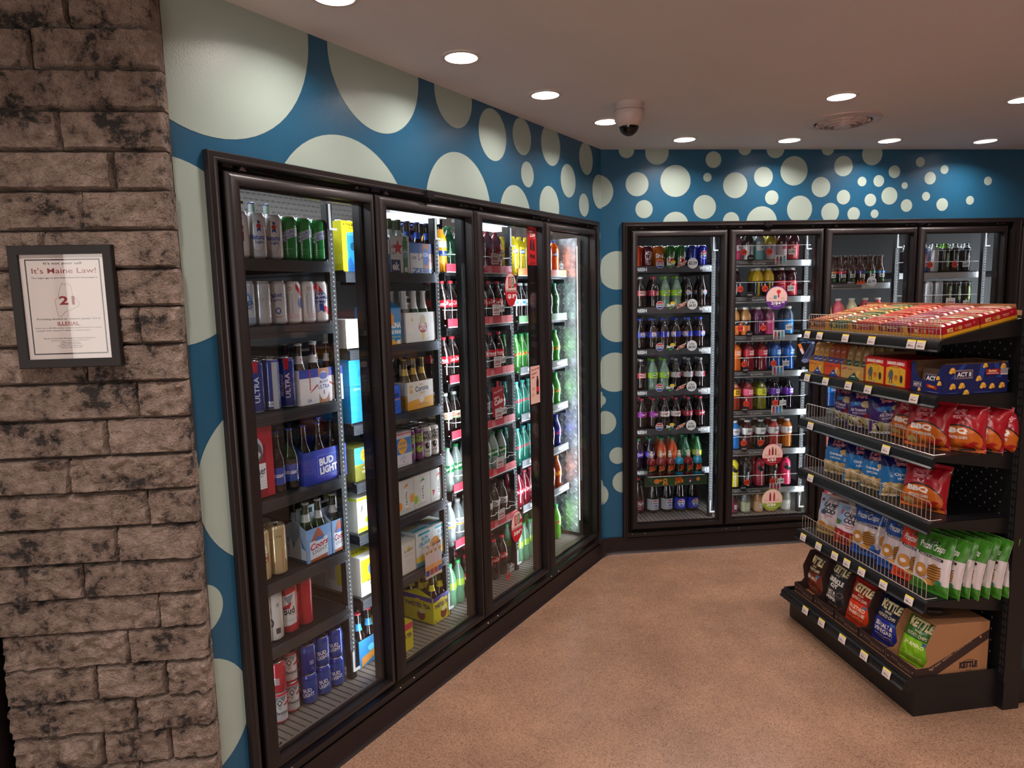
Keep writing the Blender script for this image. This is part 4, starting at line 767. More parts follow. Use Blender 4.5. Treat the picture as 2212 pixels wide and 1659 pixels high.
def armor(liq, c1, c2): return bottle(AP, c1, [(0, 6, '#1a1a1c')], (18.5, 14, '#1d1d20', 3), [('p', [(-37, 156), (-20, 164), (0, 138), (20, 164), (37, 156), (37, 128), (0, 104), (-37, 128)], '#1b1c20'), ('o', 6, 140, 22, 14, c2), T('BODYARMOR', -4, 62, 104, 13, '#e9e9ec', 90, .07), ('r', 20, 50, 8, 70, c2)], 36.5, .16, 26, name='sports_drink_bottle')
for k, n_, c1, c2 in (('a_yel', 'yellow', '#e0d01c', '#c0b01a'), ('a_blk', 'black', '#1c1c1e', '#5a5a60'), ('a_red', 'maroon', '#a01e3a', '#e06a7a'), ('a_or', 'orange-black', '#3a2a20', '#f0883a'), ('a_pink', 'hot pink', '#f0386a', '#f890b0')):
    reg(k, n_+' sports drink, black collar', 'sports drink bottle', armor(c1, c1, c2))
WPp = [(30, 0), (36, 3), (37, 20), (37, 90), (36, 110), (30, 140), (22, 158), (18, 166), (18, 172)]
for k, n_, c1, c2 in (('w_plum', 'plum', '#4a2a2e', '#7a2a4a'), ('w_grey', 'grey', '#7c7f7e', '#c8cca8'), ('w_tan', 'peach', '#c09066', '#d8b490'), ('w_wht', 'white and lime', '#9a9c94', '#e0e4d8')):
    reg(k, n_+' squat drink bottle', 'drink bottle', bottle(WPp, c1, [(14, 80, c2)], (19, 15, '#d0cecc', 3), [('r', 6, 50, 20, 30, '#e2e2e0'), T('core', 6, 50, 16, 8, '#3a3a40')], 37.1, .12, 24, name='water_bottle'))
# bug juice, tea, jugs, energy cans
GP = [(27, 0), (29, 2), (29.5, 8), (29.5, 78), (31, 84), (31.5, 94), (29, 106), (22, 116), (13, 122), (11, 126)]
def bug(c): return bottle(GP, c, [(20, 78, '#1c1a14')], None, [T('BUG', 0, 62, 36, 18, '#c8421c', 8, .09), T('JUICE', 2, 42, 46, 20, '#e0641c', 10, .08), ('o', -20, 36, 12, 10, '#5a7a1c'), ('r', 0, 22, 58, 2, '#4a6a1c')], 29.6, .14, 24, name='juice_bottle',
    extra=lambda o: (lambda mb: (mb.lathe([(.0125, .124), (.014, .127), (.0145, .142), (.011, .146), (.0095, .158), (.0105, .166), (.008, .168)], M('#d8cfc9', .4), 18), mb.build('sport_cap', o)))(MB()))
reg('bug_red', 'red juice bottle with white sport cap', 'juice bottle', bug('#7a1a1e'))
reg('bug_blue', 'blue juice bottle with white sport cap', 'juice bottle', bug('#1c8ab8'))
TPp = [(28, 0), (32, 2), (33, 6), (33, 80), (31, 92), (25, 106), (19, 122), (15, 140), (14.5, 172), (16, 174), (16, 180)]
for k, n_, c in (('t_or', 'orange', '#c87a4a'), ('t_red', 'red', '#c8304a'), ('t_blk', 'black', '#2a2420'), ('t_pur', 'purple', '#4a3aa0'), ('t_grn', 'green', '#2a8a5a'), ('t_blu', 'blue', '#3a7ac8')):
    reg(k, n_+'-topped iced tea bottle', 'tea bottle', bottle(TPp, '#3a1a0c', [(64, 79, c), (6, 78, '#1c1a18')], (17, 12, '#3a2a22', 3), [T('PURE', 0, 54, 34, 11, '#e6e4de', 0, .05), T('LEAF', 0, 41, 34, 11, '#e6e4de', 0, .05), ('p', [(-14, 10), (-2, 32), (0, 12)], '#2a6a34'), ('p', [(14, 10), (2, 32), (0, 12)], '#3a8a44')], 33.1, .08, 22, name='tea_bottle'))
JP = [(40, 0), (46, 4), (46, 90), (42, 115), (30, 140), (20, 158), (18, 170)]
for k, n_, c1, c2 in (('j_pink', 'pink lemonade', '#c04a5a', '#e03a7a'), ('j_lem', 'pale lemonade', '#c8c09a', '#e0d23a'), ('j_yel', 'lemonade', '#b89a6a', '#e8c83a')):
    reg(k, n_+' jug', 'drink bottle', bottle(JP, c1, [(10, 50, c2)], (20, 14, '#d8d4d0', 3), (), 46, .1, 24, name='lemonade_jug'))
def tallcan(base, c2, t): return can(168, 33, base, [(150, 153, '#c8cad0')], [('r', 0, 80, 10, 100, c2), T(t, 0, 84, 90, 16, '#d8dce0', 90, .04)]+[('r', 12, 50+i*14, 14, 2, c2) for i in range(5)], .35, .2)
def capcan(base, c2, t, cc):
    mk0, R, H = tallcan(base, c2, t)
    def mk(m, lab):
        o = mk0(m, lab); mb = MB(); mb.lathe([(.026, .166), (.025, .176), (.019, .180), (.019, .192), (.016, .196)], M(cc, .25, .9), 22); mb.build('screw_cap', o); return o
    return mk, R, H+.03
for k, n_, a_, b_, cc in (('e_blue', 'blue', '#2a5aa8', '#c86a3a', '#c8ccd2'), ('e_silv', 'silver', '#b8b4bc', '#8a8890', '#c8ccd2'), ('e_grn', 'black-green', '#16201a', '#6ab03a', '#7ab84a'), ('e_blk', 'black', '#17181c', '#5a5c62', '#b8bcc2'), ('e_blk2', 'black and silver', '#1c1e24', '#9a9ea6', '#c8ccd2')):
    reg(k, n_+' screw-cap energy can', 'energy drink can', capcan(a_, b_, 'ENERGY', cc))
for k, n_, a_, b_ in (('f_wht', 'white', '#d0d2d6', '#9a9ea8'), ('f_sil', 'silver', '#b8bac0', '#6a6e78'), ('f_lime', 'lime and black', '#232a1c', '#a8d03a'), ('f_navy', 'navy and lime', '#16243a', '#8ac03a')):
    reg(k, n_+' energy drink can', 'energy drink can', tallcan(a_, b_, 'ENERGY'))
# ================================================================== cartons and carriers
CARD = M('#8a6a4a', .75)
def carton(fr, x0, x1, y, z, d, h, base, label, front=(), side=(), top=(), group=None, name='drink_carton', cat='carton', rough=.4, ry=0):
    w_ = x1-x0; m = FM(fr, x0, y, z)
    if ry: m = m @ Matrix.Rotation(rad(ry), 4, 'Z')
    mb = MB(); c = M(base, rough); mb.b2(0, w_, 0, d, 0, h, c)
    if front: art(mb, front, flat(w_/2, 0, 0), lay0=.3, rough=rough)
    if side: art(mb, side, flat(0, d/2, 0, 'l'), lay0=.3, rough=rough)
    if top: art(mb, top, flat(w_/2, d/2, h, 'u'), lay0=.3, rough=rough)
    o = mb.build(name, M0=m)
    return tag(o, label, cat, group)
def carrier(fr, x0, x1, y, z, d, h, base, label, front=(), side=(), hb=None, peak=None, handle=True, inner=None):
    """open bottle carrier: four walls, floor, centre divider with a handle"""
    w_ = x1-x0; c = M(base, .4); ci = M(inner or '#9a8f86', .7); hb = hb or h; root = empty('bottle_carrier', FM(fr, x0, y, z), label, 'bottle carrier')
    mb = MB(); t = .0012
    mb.b2(0, w_, 0, t, 0, h, c); mb.b2(0, w_, d-t, d, 0, h, c); mb.b2(0, w_, 0, d, 0, t, c)
    for x in (0, w_-t):
        P = [(0, 0), (d, 0), (d, h), (d*.55, peak or h), (d*.45, peak or h), (0, h)]
        mb.add([(x, a, b_) for a, b_ in P]+[(x+t, a, b_) for a, b_ in P], [tuple(range(6)), tuple(range(11, 5, -1))]+[(k, k+6, (k+1) % 6+6, (k+1) % 6) for k in range(6)], c, flat=True)
    if front: art(mb, front, flat(w_/2, 0, 0), lay0=.3)
    if side: art(mb, side, flat(0, d/2, 0, 'l'), lay0=.3)
    mb.build('tray_body', root)
    if handle:
        mb = MB(); hh = h+.075; mb.b2(.004, w_-.004, d/2-.0008, d/2+.0008, .002, h*.8, ci); mb.b2(w_/2-.05, w_/2+.05, d/2-.0009, d/2+.0009, h*.8, hh, c); mb.b2(w_/2-.03, w_/2+.03, d/2-.0012, d/2+.0012, hh-.03, hh-.01, M('#141416', .8)); mb.build('handle', root)
    return root
def fill(key, fr, x0, x1, y, z, d, nx, ny, where, group):
    for j in range(ny):
        for i in range(nx):
            put(key, fr, x0+(x1-x0)*(i+.5)/nx, y+d*(j+.5)/ny, z+.0015, random.uniform(-20, 20), f"{SPEC[key][0]}, {ORD[i]} from left, {'front' if j == 0 else ORD[j]} row, in {where}", group)
V_ = lambda x, y0, y1, c='#b3242f': [('p', [(x-3, y1), (x+3, y1), (x+3, y0+8), (x-3, y0+8)], c)]
# ---------------- nearest left-wall door (section L1)
Y = .16
ultra = lambda w_, h: [('r', 0, h*.88, w_, h*.24, '#23379a'), ('r', -w_*.27, h*.7, 5, h*.6, '#b3242f'), ('p', [(-w_*.27-2, h*.34), (-w_*.27+3, h*.34), (-w_*.1, h*.5), (-w_*.1, h*.57)], '#b3242f'), ('r', w_*.33, h*.75, 5, h*.5, '#b3242f'), ('p', [(w_*.33+2, h*.44), (w_*.33-3, h*.44), (w_*.16, h*.55), (w_*.16, h*.62)], '#b3242f'),
      ('r', w_*.04, h*.5, w_*.24, h, '#a8714c'), ('o', w_*.04, h*.5, w_*.27, h*.82, '#d9d5da'), ('o', w_*.04, h*.78, w_*.2, h*.2, '#5566b8'), T('Michelob', w_*.04, h*.62, w_*.2, h*.1, '#4a4f8a', 6, .02, .3), T('ULTRA', w_*.04, h*.47, w_*.26, h*.12, '#2a3f8f', 0, .03), ('r', w_*.04, h*.3, 5, h*.12, '#b3242f'), T('2.6', -w_*.3, h*.12, w_*.09, h*.09, '#23379a'), T('95', w_*.34, h*.14, w_*.09, h*.09, '#23379a')]
carrier('L', -2.378, -2.157, Y, 1.357, .16, .135, '#d8d5d8', 'white and blue light beer carton with red ribbon marks, third shelf, nearest door', ultra(221, 135))
fill('b_brown_white', 'L', -2.376, -2.159, Y+.003, 1.357, .154, 3, 2, 'white-blue carton', 'brown bottles in the white and blue carton')
carton('L', -2.668, -2.512, Y+.01, 1.052, .13, .30-.02, '#b52436', 'red beer box with silver crest and white label, fourth shelf, nearest door',
       [('r', -8, 96, 110, 190, '#8e1c2c'), ('o', -10, 178, 92, 100, '#b9b9c0'), ('o', -10, 166, 84, 90, '#55565e'), ('p', [(-46, 158), (-10, 205), (26, 158), (-10, 112)], '#c9c9cf'), ('p', [(-34, 158), (-10, 190), (14, 158), (-10, 128)], '#4a4b52'), ('o', -10, 158, 22, 24, '#d0d0d6'), ('r', -10, 78, 108, 94, '#ddd8da'), T('Budweiser', -10, 96, 104, 28, '#1c2140', 4, .03), T('KING OF BEERS', 0, 78, 60, 5, '#3a3d58'), ('r', -4, 60, 90, 1.4, '#9a9aa8'), ('r', -4, 50, 90, 1.4, '#9a9aa8'), ('r', -4, 40, 90, 1.4, '#9a9aa8')])
BL = lambda x, y, s: [('fr', x, y, 110*s, 84*s, 1.6, '#5f8be8'), T('BUD', x-8*s, y+17*s, 74*s, 30*s, '#eef0f8', 4, .08), T('LIGHT', x+2*s, y-17*s, 92*s, 30*s, '#eef0f8', 4, .08)]
carrier('L', -2.383, -2.16, Y, 1.045, .158, .13, '#1b2fae', 'deep blue light beer carrier with white lettering, fourth shelf, nearest door', [('r', -86, 65, 50, 128, '#16289a'), ('p', [(40, 129), (110, 129), (110, 0), (70, 0)], '#2746c0')]+BL(12, 64, 1), [('r', 0, 65, 158, 130, '#2c55b8'), ('p', [(-20, 128), (0, 128), (14, 100), (-36, 100)], '#9a5a3a'), ('r', 60, 64, 30, 128, '#1b2fae')]+BL(-4, 48, .9), peak=.175)
fill('b_brown_blue', 'L', -2.381, -2.162, Y+.003, 1.045, .152, 3, 2, 'deep blue carrier', 'dark bottles in the deep blue carrier')
for i, (a, b_) in enumerate(((-2.394, -2.267), (-2.262, -2.180))):
    side = [('r', 0, 66, 120, 132, '#a9c4e4'), ('p', [(-60, 20), (-20, 96), (0, 70), (30, 110), (60, 50), (60, 0), (-60, 0)], '#e4ebf4'), ('p', [(-20, 96), (0, 70), (-10, 50)], '#6a8cc0'), ('p', [(30, 110), (60, 50), (36, 60)], '#6a8cc0'), T('Cold', -40, 40, 40, 12, '#2a5ab0', 90, .04), ('p', [(-46, 80), (-34, 80), (-40, 96)], '#2a5ab0'), ('r', 0, 6, 120, 12, '#24506a')]
    fw = (b_-a)*1000
    front = [('r', 0, 66, fw, 132, '#7ba6de'), ('p', [(-fw*.38, 0), (fw*.3, 0), (fw*.3, 70), (4, 128), (-10, 128), (-fw*.38, 70)], '#a85a34'), ('p', [(-fw*.38, 10), (fw*.34, 16), (fw*.34, 86), (-fw*.38, 80)], '#d9dde6'), T('Coors', 0, 62, fw*.72, 26, '#b3202f', 6, .05, .3), T('LIGHT', 2, 38, fw*.6, 15, '#7a808c', 4, .03), ('p', [(-22, 78), (-6, 98), (4, 86), (14, 98), (26, 78)], '#3a6ac0')]
    nm = ('left' if i == 0 else 'right')
    carrier('L', a, b_, Y-.002, .742, .130, .130, '#b9cbe2', f'pale blue mountain beer carrier, {nm} of the two, fifth shelf, nearest door', front, side, peak=.165)
    fill('b_silver_neck', 'L', a+.001, b_-.001, Y, .742, .126, 2 if i == 0 else 1, 2, nm+' mountain carrier', 'silver-necked bottles in the pale blue carriers')
# ---------------- second left-wall door (section L2)
carton('L', -2.12, -2.0, Y, 1.866, .20, .20, '#e8d81e', 'bright yellow beer carton with blue can picture, second door, top shelf', [T('ATHLETIC', -10, 186, 90, 10, '#23262a', 0, .04), T('BREWING CO', 0, 170, 50, 5, '#3a3a2a'), ('r', -5, 74, 60, 148, '#2a8ab8'), ('o', -5, 150, 58, 14, '#5ab0d0'), ('p', [(-35, 40), (-20, 60), (0, 30), (25, 50), (25, 0), (-35, 0)], '#1a5a9a'), ('o', 0, 100, 34, 34, '#1c4a6a')], [('r', 0, 50, 200, 40, '#f2e63a')])
carton('L', -1.965, -1.843, Y, 1.866, .2, .15, '#3a7ac0', 'light blue and white carton sliver at left edge, second door, top shelf', [('r', 0, 110, 125, 60, '#d4d8e2'), ('r', 0, 20, 125, 30, '#2a5aa0')])
carrier('L', -1.837, -1.711, Y, 1.866, .135, .158, '#d3d5d6', 'white carrier with red star and green bottle picture, second door, top shelf', [('star', -14, 108, 36, '#c02030'), ('r', -30, 28, 60, 56, '#22305c'), T('ek', -30, 28, 48, 36, '#e6e6ea', 0, .07), T('0.0', -46, 110, 20, 12, '#3a3d48'), T('6', -46, 84, 12, 14, '#6a6d78'), ('r', 34, 70, 32, 140, '#2f6a3c'), ('r', 34, 120, 20, 76, '#3a7a46'), ('ring', 34, 84, 28, 40, 3, '#9ab8c0'), ('o', 34, 84, 18, 30, '#5a8ac0'), T('Heineken', 34, 92, 28, 7, '#e6eae6', 0, .04), ('r', 36, 14, 20, 20, '#e2e2e2')], peak=.19)
fill('b_green_red', 'L', -1.836, -1.712, Y+.002, 1.866, .13, 2, 2, 'red star carrier', 'green bottles in the red star carrier')
carrier('L', -1.708, -1.497, Y, 1.866, .16, .135, '#dadadd', 'white zero-alcohol beer carton with red chevrons, second door, top shelf', [('r', 0, 112, 210, 46, '#2f66b8'), ('r', -44, 96, 4, 76, '#b3242f'), ('p', [(-46, 56), (-41, 56), (-18, 72), (-18, 78)], '#b3242f'), ('r', 48, 96, 4, 76, '#b3242f'), ('p', [(50, 50), (45, 50), (24, 66), (24, 72)], '#b3242f'), ('r', 6, 68, 46, 130, '#b5764e'), ('o', 6, 74, 42, 80, '#3a6ac0'), T('ULTRA', 6, 84, 36, 18, '#e4e8f2', 0, .04), T('0.0%', -78, 68, 32, 14, '#3a3d48'), T('29', 82, 66, 18, 14, '#3a3d48'), T('ZERO', 0, 10, 190, 26, '#2f76c8', 0, .05)])
fill('b_brown_bneck', 'L', -1.706, -1.499, Y+.003, 1.866, .154, 3, 2, 'zero-alcohol carton', 'brown bottles in the zero-alcohol carton')
carton('L', -2.125, -2.03, Y, 1.556, .13, .118, '#dcdad6', 'plain white bottle carton seen through nearest door, second shelf', [('r', 0, 108, 95, 3, '#a8a49c')])
carrier('L', -1.90, -1.787, Y, 1.553, .17, .16, '#2f8ac4', 'bright blue wave beer carrier, second door, second shelf', [T('KONA', 18, 84, 70, 26, '#f0f0ee', 0, .08), T('BIG WAVE', 18, 54, 70, 18, '#f0f0ee', 0, .06), ('o', -10, 110, 40, 60, '#d88a3a'), ('p', [(-50, 0), (50, 0), (50, 24), (20, 10), (0, 26), (-30, 8), (-50, 20)], '#e8a83a'), ('r', 34, 10, 20, 16, '#e8e4e0'), T('Golden Ale', 18, 34, 56, 7, '#e8d8a0', 0, .02, .3)], peak=.2)
carrier('L', -1.757, -1.545, Y, 1.553, .15, .135, '#dcdad8', 'white carrier with chalice picture and foil-necked bottles, second door, second shelf', [('o', 14, 68, 60, 56, '#a8424a'), ('o', 14, 98, 40, 50, '#c8b8a0'), ('p', [(0, 40), (28, 40), (20, 4), (8, 4)], '#d8bc6a'), T('STELLA', 14, 76, 48, 14, '#f0ece8', 0, .05), T('ARTOIS', 14, 60, 48, 13, '#f0ece8', 0, .05), ('r', -62, 104, 22, 26, '#e0d6c0'), T('6', -62, 104, 12, 16, '#b09050'), ('ring', 82, 100, 20, 28, 1.2, '#b8b4b0'), ('r', 60, 16, 34, 1.5, '#b8b4b0')], [('r', 40, 66, 70, 130, '#cfcdc9'), ('r', 50, 60, 6, 60, '#aaa49c')])
fill('b_green', 'L', -1.755, -1.547, Y+.003, 1.553, .144, 3, 2, 'chalice carrier', 'foil-necked green bottles in the chalice carrier')
carton('L', -2.12, -2.0, Y, 1.247, .2, .15, '#2a8ac8', 'sky blue carton, lower of two stacked, third shelf, seen through nearest door', [('r', 40, 60, 12, 20, '#e0ecf6'), T('6 PACK', -20, 138, 40, 8, '#e0ecf6')])
carton('L', -2.12, -2.0, Y, 1.3985, .2, .13, '#2f96d0', 'sky blue carton, upper of two stacked, third shelf, seen through nearest door', [T('6 PACK', -20, 112, 40, 8, '#e0ecf6'), ('o', 10, 50, 40, 40, '#1f7ab8')])
carrier('L', -1.925, -1.812, Y, 1.246, .17, .125, '#2f5fd0', 'royal blue beer carrier with gold foil bottle, second door, third shelf', [T('Modelo', 6, 82, 84, 26, '#12204a', 6, .05), T('Especial', 10, 36, 40, 10, '#16265a', 8, .02, .3), ('p', [(-40, 60), (50, 66), (50, 62), (-40, 55)], '#d88a5a'), T('Cerveza', -10, 108, 30, 6, '#dce4f8')])
put('b_clear_gold', 'L', -1.862, Y+.045, 1.2475, 0, 'gold-capped bottle, front row, in the royal blue carrier', 'bottles in the royal blue carrier')
put('b_clear_gold', 'L', -1.862, Y+.12, 1.2475, 0, 'gold-capped bottle, second row, in the royal blue carrier', 'bottles in the royal blue carrier')
carrier('L', -1.765, -1.578, Y, 1.245, .16, .128, '#d6d0c8', 'white and gold beer carrier with gothic lettering, second door, third shelf', [('p', [(-93, 0), (93, 0), (93, 54), (-93, 40)], '#d89a1c'), ('o', 6, 46, 40, 40, '#e2dcd2'), ('ring', 6, 46, 36, 36, 1.4, '#b08a3a'), T('Corona', 10, 94, 96, 26, '#3a3f5c', 3, .04), T('Light', 14, 72, 40, 12, '#c88a2a', 0, .04), ('r', -66, 94, 20, 34, '#d0a048'), T('6', -66, 98, 10, 14, '#efe6d4'), ('r', 10, 20, 90, 2, '#8a6a2a'), ('r', 6, 112, 26, 6, '#c8a050')], [('r', 0, 100, 158, 54, '#cfc9c0'), ('r', 0, 34, 158, 68, '#c8902a'), ('r', 10, 90, 34, 34, '#c89a44'), T('6', 10, 92, 14, 18, '#efe6d4'), ('o', -36, 50, 30, 40, '#e0d8c8')])
fill('b_clear_gold', 'L', -1.763, -1.58, Y+.003, 1.245, .154, 3, 2, 'white-gold carrier', 'gold-capped bottles in the white and gold carrier')
HN = lambda c1: [('r', 0, 92, 120, 72, c1), ('r', 0, 24, 120, 50, '#d2cfd8'), ('o', 0, 92, 62, 72, '#e8a32a'), T('HIGH', 0, 104, 44, 13, '#3a6a8a', 0, .05), T('NOON', 0, 84, 46, 13, '#3a6a8a', 0, .05), T('VODKA', 0, 42, 34, 6, '#7a86a8'), T('SELTZER', 0, 33, 40, 6, '#7a86a8'), ('o', 4, 20, 8, 9, '#b3404f'), ('r', 0, 8, 70, 2, '#9a98a4')]
carton('L', -2.115, -1.995, Y, 1.0, .13, .14, '#8a8a3a', 'blue and olive seltzer carton with orange sun, seen through nearest door, fourth shelf', [('r', 0, 104, 120, 70, '#3f8fd0'), ('o', 6, 104, 60, 62, '#e8a32a'), T('HIGH', 6, 114, 44, 12, '#b8741a', 0, .05), T('NOON', 6, 98, 44, 12, '#b8741a', 0, .05), ('r', 0, 30, 120, 62, '#6d6a2a'), T('VODKA', 8, 50, 44, 10, '#e8e4c8'), T('ICED TEA', 8, 34, 54, 10, '#e8e4c8')])
carton('L', -1.875, -1.752, Y, 1.0, .13, .155, '#c9c6d0', 'blue and white seltzer carton with orange sun disc, second door, fourth shelf', HN('#4478c4')+[('r', 0, 148, 120, 8, '#c4606a')], [('r', 0, 92, 130, 72, '#3a68ac')])
NU = lambda c: [('r', 2, 70, 30, 96, '#c3c2c2'), ('r', 2, 70, 26, 90, '#e2e1e0'), T('NUTRL', 3, 72, 66, 14, '#55585c', 90, .05), ('p', [(-18, 122), (20, 126), (8, 138), (-6, 130)], c), ('r', -6, 16, 60, 2, '#9a9a98')]
FRU = {'o': ('#d8822a', [('o', -44, 40, 34, 40, '#e08a2a'), ('o', 44, 62, 36, 42, '#e0942a'), ('ring', 44, 62, 28, 34, 4, '#f0b45a')]), 'l': ('#4a9a3a', [('o', -48, 44, 32, 40, '#8ab83a'), ('ring', -48, 44, 26, 32, 3, '#b8d86a'), ('o', 50, 60, 20, 30, '#c8d8a0')]), 's': ('#b82a2a', [('p', [(-48, 62), (-26, 58), (-40, 28)], '#c4262a'), ('p', [(34, 110), (58, 104), (44, 78)], '#c4262a'), ('o', 56, 46, 18, 34, '#c83a3a')])}
for (a, b_, k, nm) in ((-1.862, -1.748, 'o', 'orange slices'), (-1.746, -1.627, 'l', 'lime slices'), (-1.625, -1.506, 's', 'strawberries')):
    c, fr_ = FRU[k]; carton('L', a, b_, Y, .777, .26, .158, '#d3d1ce', f'white seltzer carton printed with {nm}, second door, fifth shelf', fr_+NU(c), [('r', 0, 70, 200, 90, '#c9c7c4')], [('o', 20, -60, 34, 26, c), T('NUTRL', -10, -90, 60, 14, '#9a9a98')])
carton('L', -2.115, -2.0, Y, .777, .2, .15, '#dcdcd0', 'white and lime duck carton, seen through nearest door, fifth shelf', [('r', 0, 142, 112, 12, '#c8d828'), ('r', 0, 10, 112, 18, '#c8d828'), ('p', [(-40, 90), (-30, 116), (-24, 112), (-26, 96), (-34, 84)], '#5a5a5c'), ('o', 0, 48, 26, 26, '#a8c828'), T('BUD', -34, 76, 20, 7, '#6a6a6c'), ('r', 26, 90, 30, 3, '#8a8a80')], [('r', 0, 142, 200, 12, '#c8d828')])
SCc = lambda: [('p', [(-60, 0), (60, 0), (60, 60), (-60, 44)], '#ecd02a'), ('p', [(-60, 0), (60, 0), (60, 16), (-60, 20)], '#2a86b0'), ('o', 0, 36, 40, 22, '#f0b46a'), T('SUN', 4, 128, 48, 19, '#1f8aa8', 4, .06), T('CRUISER', 2, 103, 86, 19, '#1f8aa8', 4, .06), T('ICED TEA', 2, 82, 50, 6, '#8a9298'), ('r', 0, 152, 84, 12, '#2a96b0')]
for i, (a, b_) in enumerate(((-1.75, -1.627), (-1.625, -1.505))):
    carton('L', a, b_, Y, .495, .26, .165, '#d5d8d8', f"white, teal and yellow sun carton, {['left', 'right'][i]} of the two, second door, sixth shelf", SCc(), [('r', 0, 90, 230, 100, '#cdd0d0')], [('o', 0, -40, 90, 56, '#2a86a0'), ('o', 0, -40, 84, 50, '#dcdcd0'), ('r', 0, -44, 70, 18, '#e8c83a'), ('r', 0, -104, 110, 20, '#2a96b0')])
carton('L', -1.862, -1.757, Y-.002, .495, .26, .15, '#d6d3cf', 'white surf lemonade carton with small gold sun, second door, sixth shelf', [('fr', 0, 75, 100, 146, 2.5, '#c8b48a'), ('o', 6, 112, 24, 26, '#d8b84a'), T('Surfside', 2, 108, 62, 13, '#6a6058', 6, .02, .35), ('r', 0, 86, 60, 3, '#a8a4a0'), ('r', 0, 58, 40, 2, '#a8a4a0'), ('r', 0, 44, 40, 2, '#a8a4a0')], [('r', 0, 75, 240, 140, '#c9c6c2')])
for j in range(2):
    carton('L', -2.115, -1.99, Y+j*.23, .495, .225, .17, '#dcdad2', 'white and yellow dog carton, seen through nearest door, sixth shelf'+[', front', ', behind another'][j], [('r', 0, 110, 122, 100, '#e8d820'), ('o', 4, 110, 40, 56, '#5a7ab0'), ('o', -34, 120, 24, 24, '#c8b81a'), T('LUCKY', 6, 66, 56, 16, '#26262a', 0, .06), T('ONE', 6, 48, 34, 14, '#26262a', 0, .06), T('VODKA LEMONADE', 0, 152, 90, 7, '#3a3a2a')], [('r', 0, 90, 60, 120, '#d8c83a'), ('r', -60, 90, 40, 90, '#b8b2a4')], [('r', 0, -40, 120, 60, '#e0d024'), T('LUCKY ONE', 0, -40, 90, 22, '#26262a', 0, .05)])
TT = lambda s: [('p', [(-64*s, 132), (64*s, 132), (64*s, 108), (0, 112), (-64*s, 108)], '#3a2a9a'), ('o', 0, 104, 40, 26, '#e8c81c'), T('TWISTED TEA', 0, 82, 112*s, 22, '#2c1c5c', 0, .07), ('o', 14*s, 34, 50, 54, '#8a3a1c'), ('o', 16*s, 54, 40, 22, '#e0d8a0'), T('HARD ICED TEA', 0, 99, 70*s, 5, '#2c1c5c')]
carrier('L', -1.652, -1.521, Y-.01, .1735, .195, .13, '#e0d21c', 'yellow and purple tea carrier on the floor rack, second door', TT(1)+[T('5%', -52, 10, 18, 9, '#1c1c20')], TT(1.4)+[('ring', -40, 30, 22, 24, 1, '#8a7a1c')], peak=.165)
fill('b_tea', 'L', -1.65, -1.523, Y-.007, .1735, .19, 2, 3, 'yellow tea carrier', 'yellow-necked bottles in the tea carrier')
carrier('L', -2.0, -1.866, Y-.06, .1735, .2, .13, '#e0d21c', 'second tea carrier with pink top at left, cut by the second door', [('r', 0, 112, 130, 30, '#d8405a'), T('TWISTED TEA', 0, 70, 116, 22, '#2c1c5c', 0, .07)], [('r', 0, 112, 196, 30, '#d8405a')])
carrier('L', -2.128, -2.0, Y+.02, .1735, .19, .12, '#2a7ab0', 'blue beer carrier with red-capped bottles on floor rack beyond nearest door', [('p', [(-50, 0), (50, 30), (50, 60), (-50, 40)], '#c8843a'), ('o', 10, 70, 40, 30, '#5ac0e0')], peak=.15)
fill('b_red_cap', 'L', -2.127, -2.001, Y+.022, .1735, .185, 2, 3, 'blue carrier', 'red-capped bottles in the blue carrier')
# hanging surf tag
mb = MB(); mb.b2(-.062, .062, -.0015, 0, -.115, .045, M('#d8bcae', .5))
art(mb, [('o', 14, 48, 74, 60, '#e0a050'), T('Surfside', 0, 34, 112, 34, '#1c1814', 12, .04, .4)]+[q for i in range(4) for q in (('r', -46+i*31, -38, 27, 150, '#d8c0c0'), ('r', -46+i*31, -66, 27, 30, '#e89a3a'), ('r', -46+i*31, -88, 27, 28, '#a8321c' if i % 3 else '#2a3a8a'), ('o', -46+i*31, 12, 18, 18, '#c8983a'), T('Surf', -46+i*31, 12, 20, 8, '#4a3a2a', 10, .02, .3))], flat(0, -.0015, 0), lay0=.2)
tag(mb.build('hanging_sign', M0=FM('L', -1.665, .128, .548)), 'small four-can surf sign hanging from sixth shelf, second left-wall door', 'sign')
# ================================================================== rows of goods on the cooler shelves
SHN = ['top', 'second', 'third', 'fourth', 'fifth', 'sixth', 'seventh', 'bottom']
DN = {'L1': 'nearest left-wall door', 'L2': 'second left-wall door', 'L3': 'third left-wall door', 'L4': 'corner left-wall door', 'B1': 'first back-wall door', 'B2': 'second back-wall door', 'B3': 'third back-wall door', 'B4': 'fourth back-wall door', 'B5': 'fifth back-wall door'}
def row(sec, sh, z, items, deep=2, pitch=.074, y=.16, yaw=None, dz=0, back=None, where=None):
    fr = sec[0]; name = SHN[sh] if isinstance(sh, int) else sh
    for i, it in enumerate(items):
        k, x = it[0], it[1]; yw = it[2] if len(it) > 2 else random.uniform(-30, 30)
        if fr == 'L' and len(it) < 3: yw -= 40           # labels turned towards the shop side
        for j in range(deep):
            R = SPEC[k][2][1]; kk = k
            lab = f"{SPEC[kk][0]}, {ORD[i]} from left, {'front' if j == 0 else ORD[j]} row, {where or name+' shelf'}, {DN[sec]}"
            put(kk, fr, x, y+R+j*max(pitch, 2*R+.002), z, yw if j == 0 else random.uniform(-90, 90), lab, f"drinks on the {name} shelf behind the {DN[sec]}")
A_ = -38   # yaw that turns a label towards the camera from the left wall
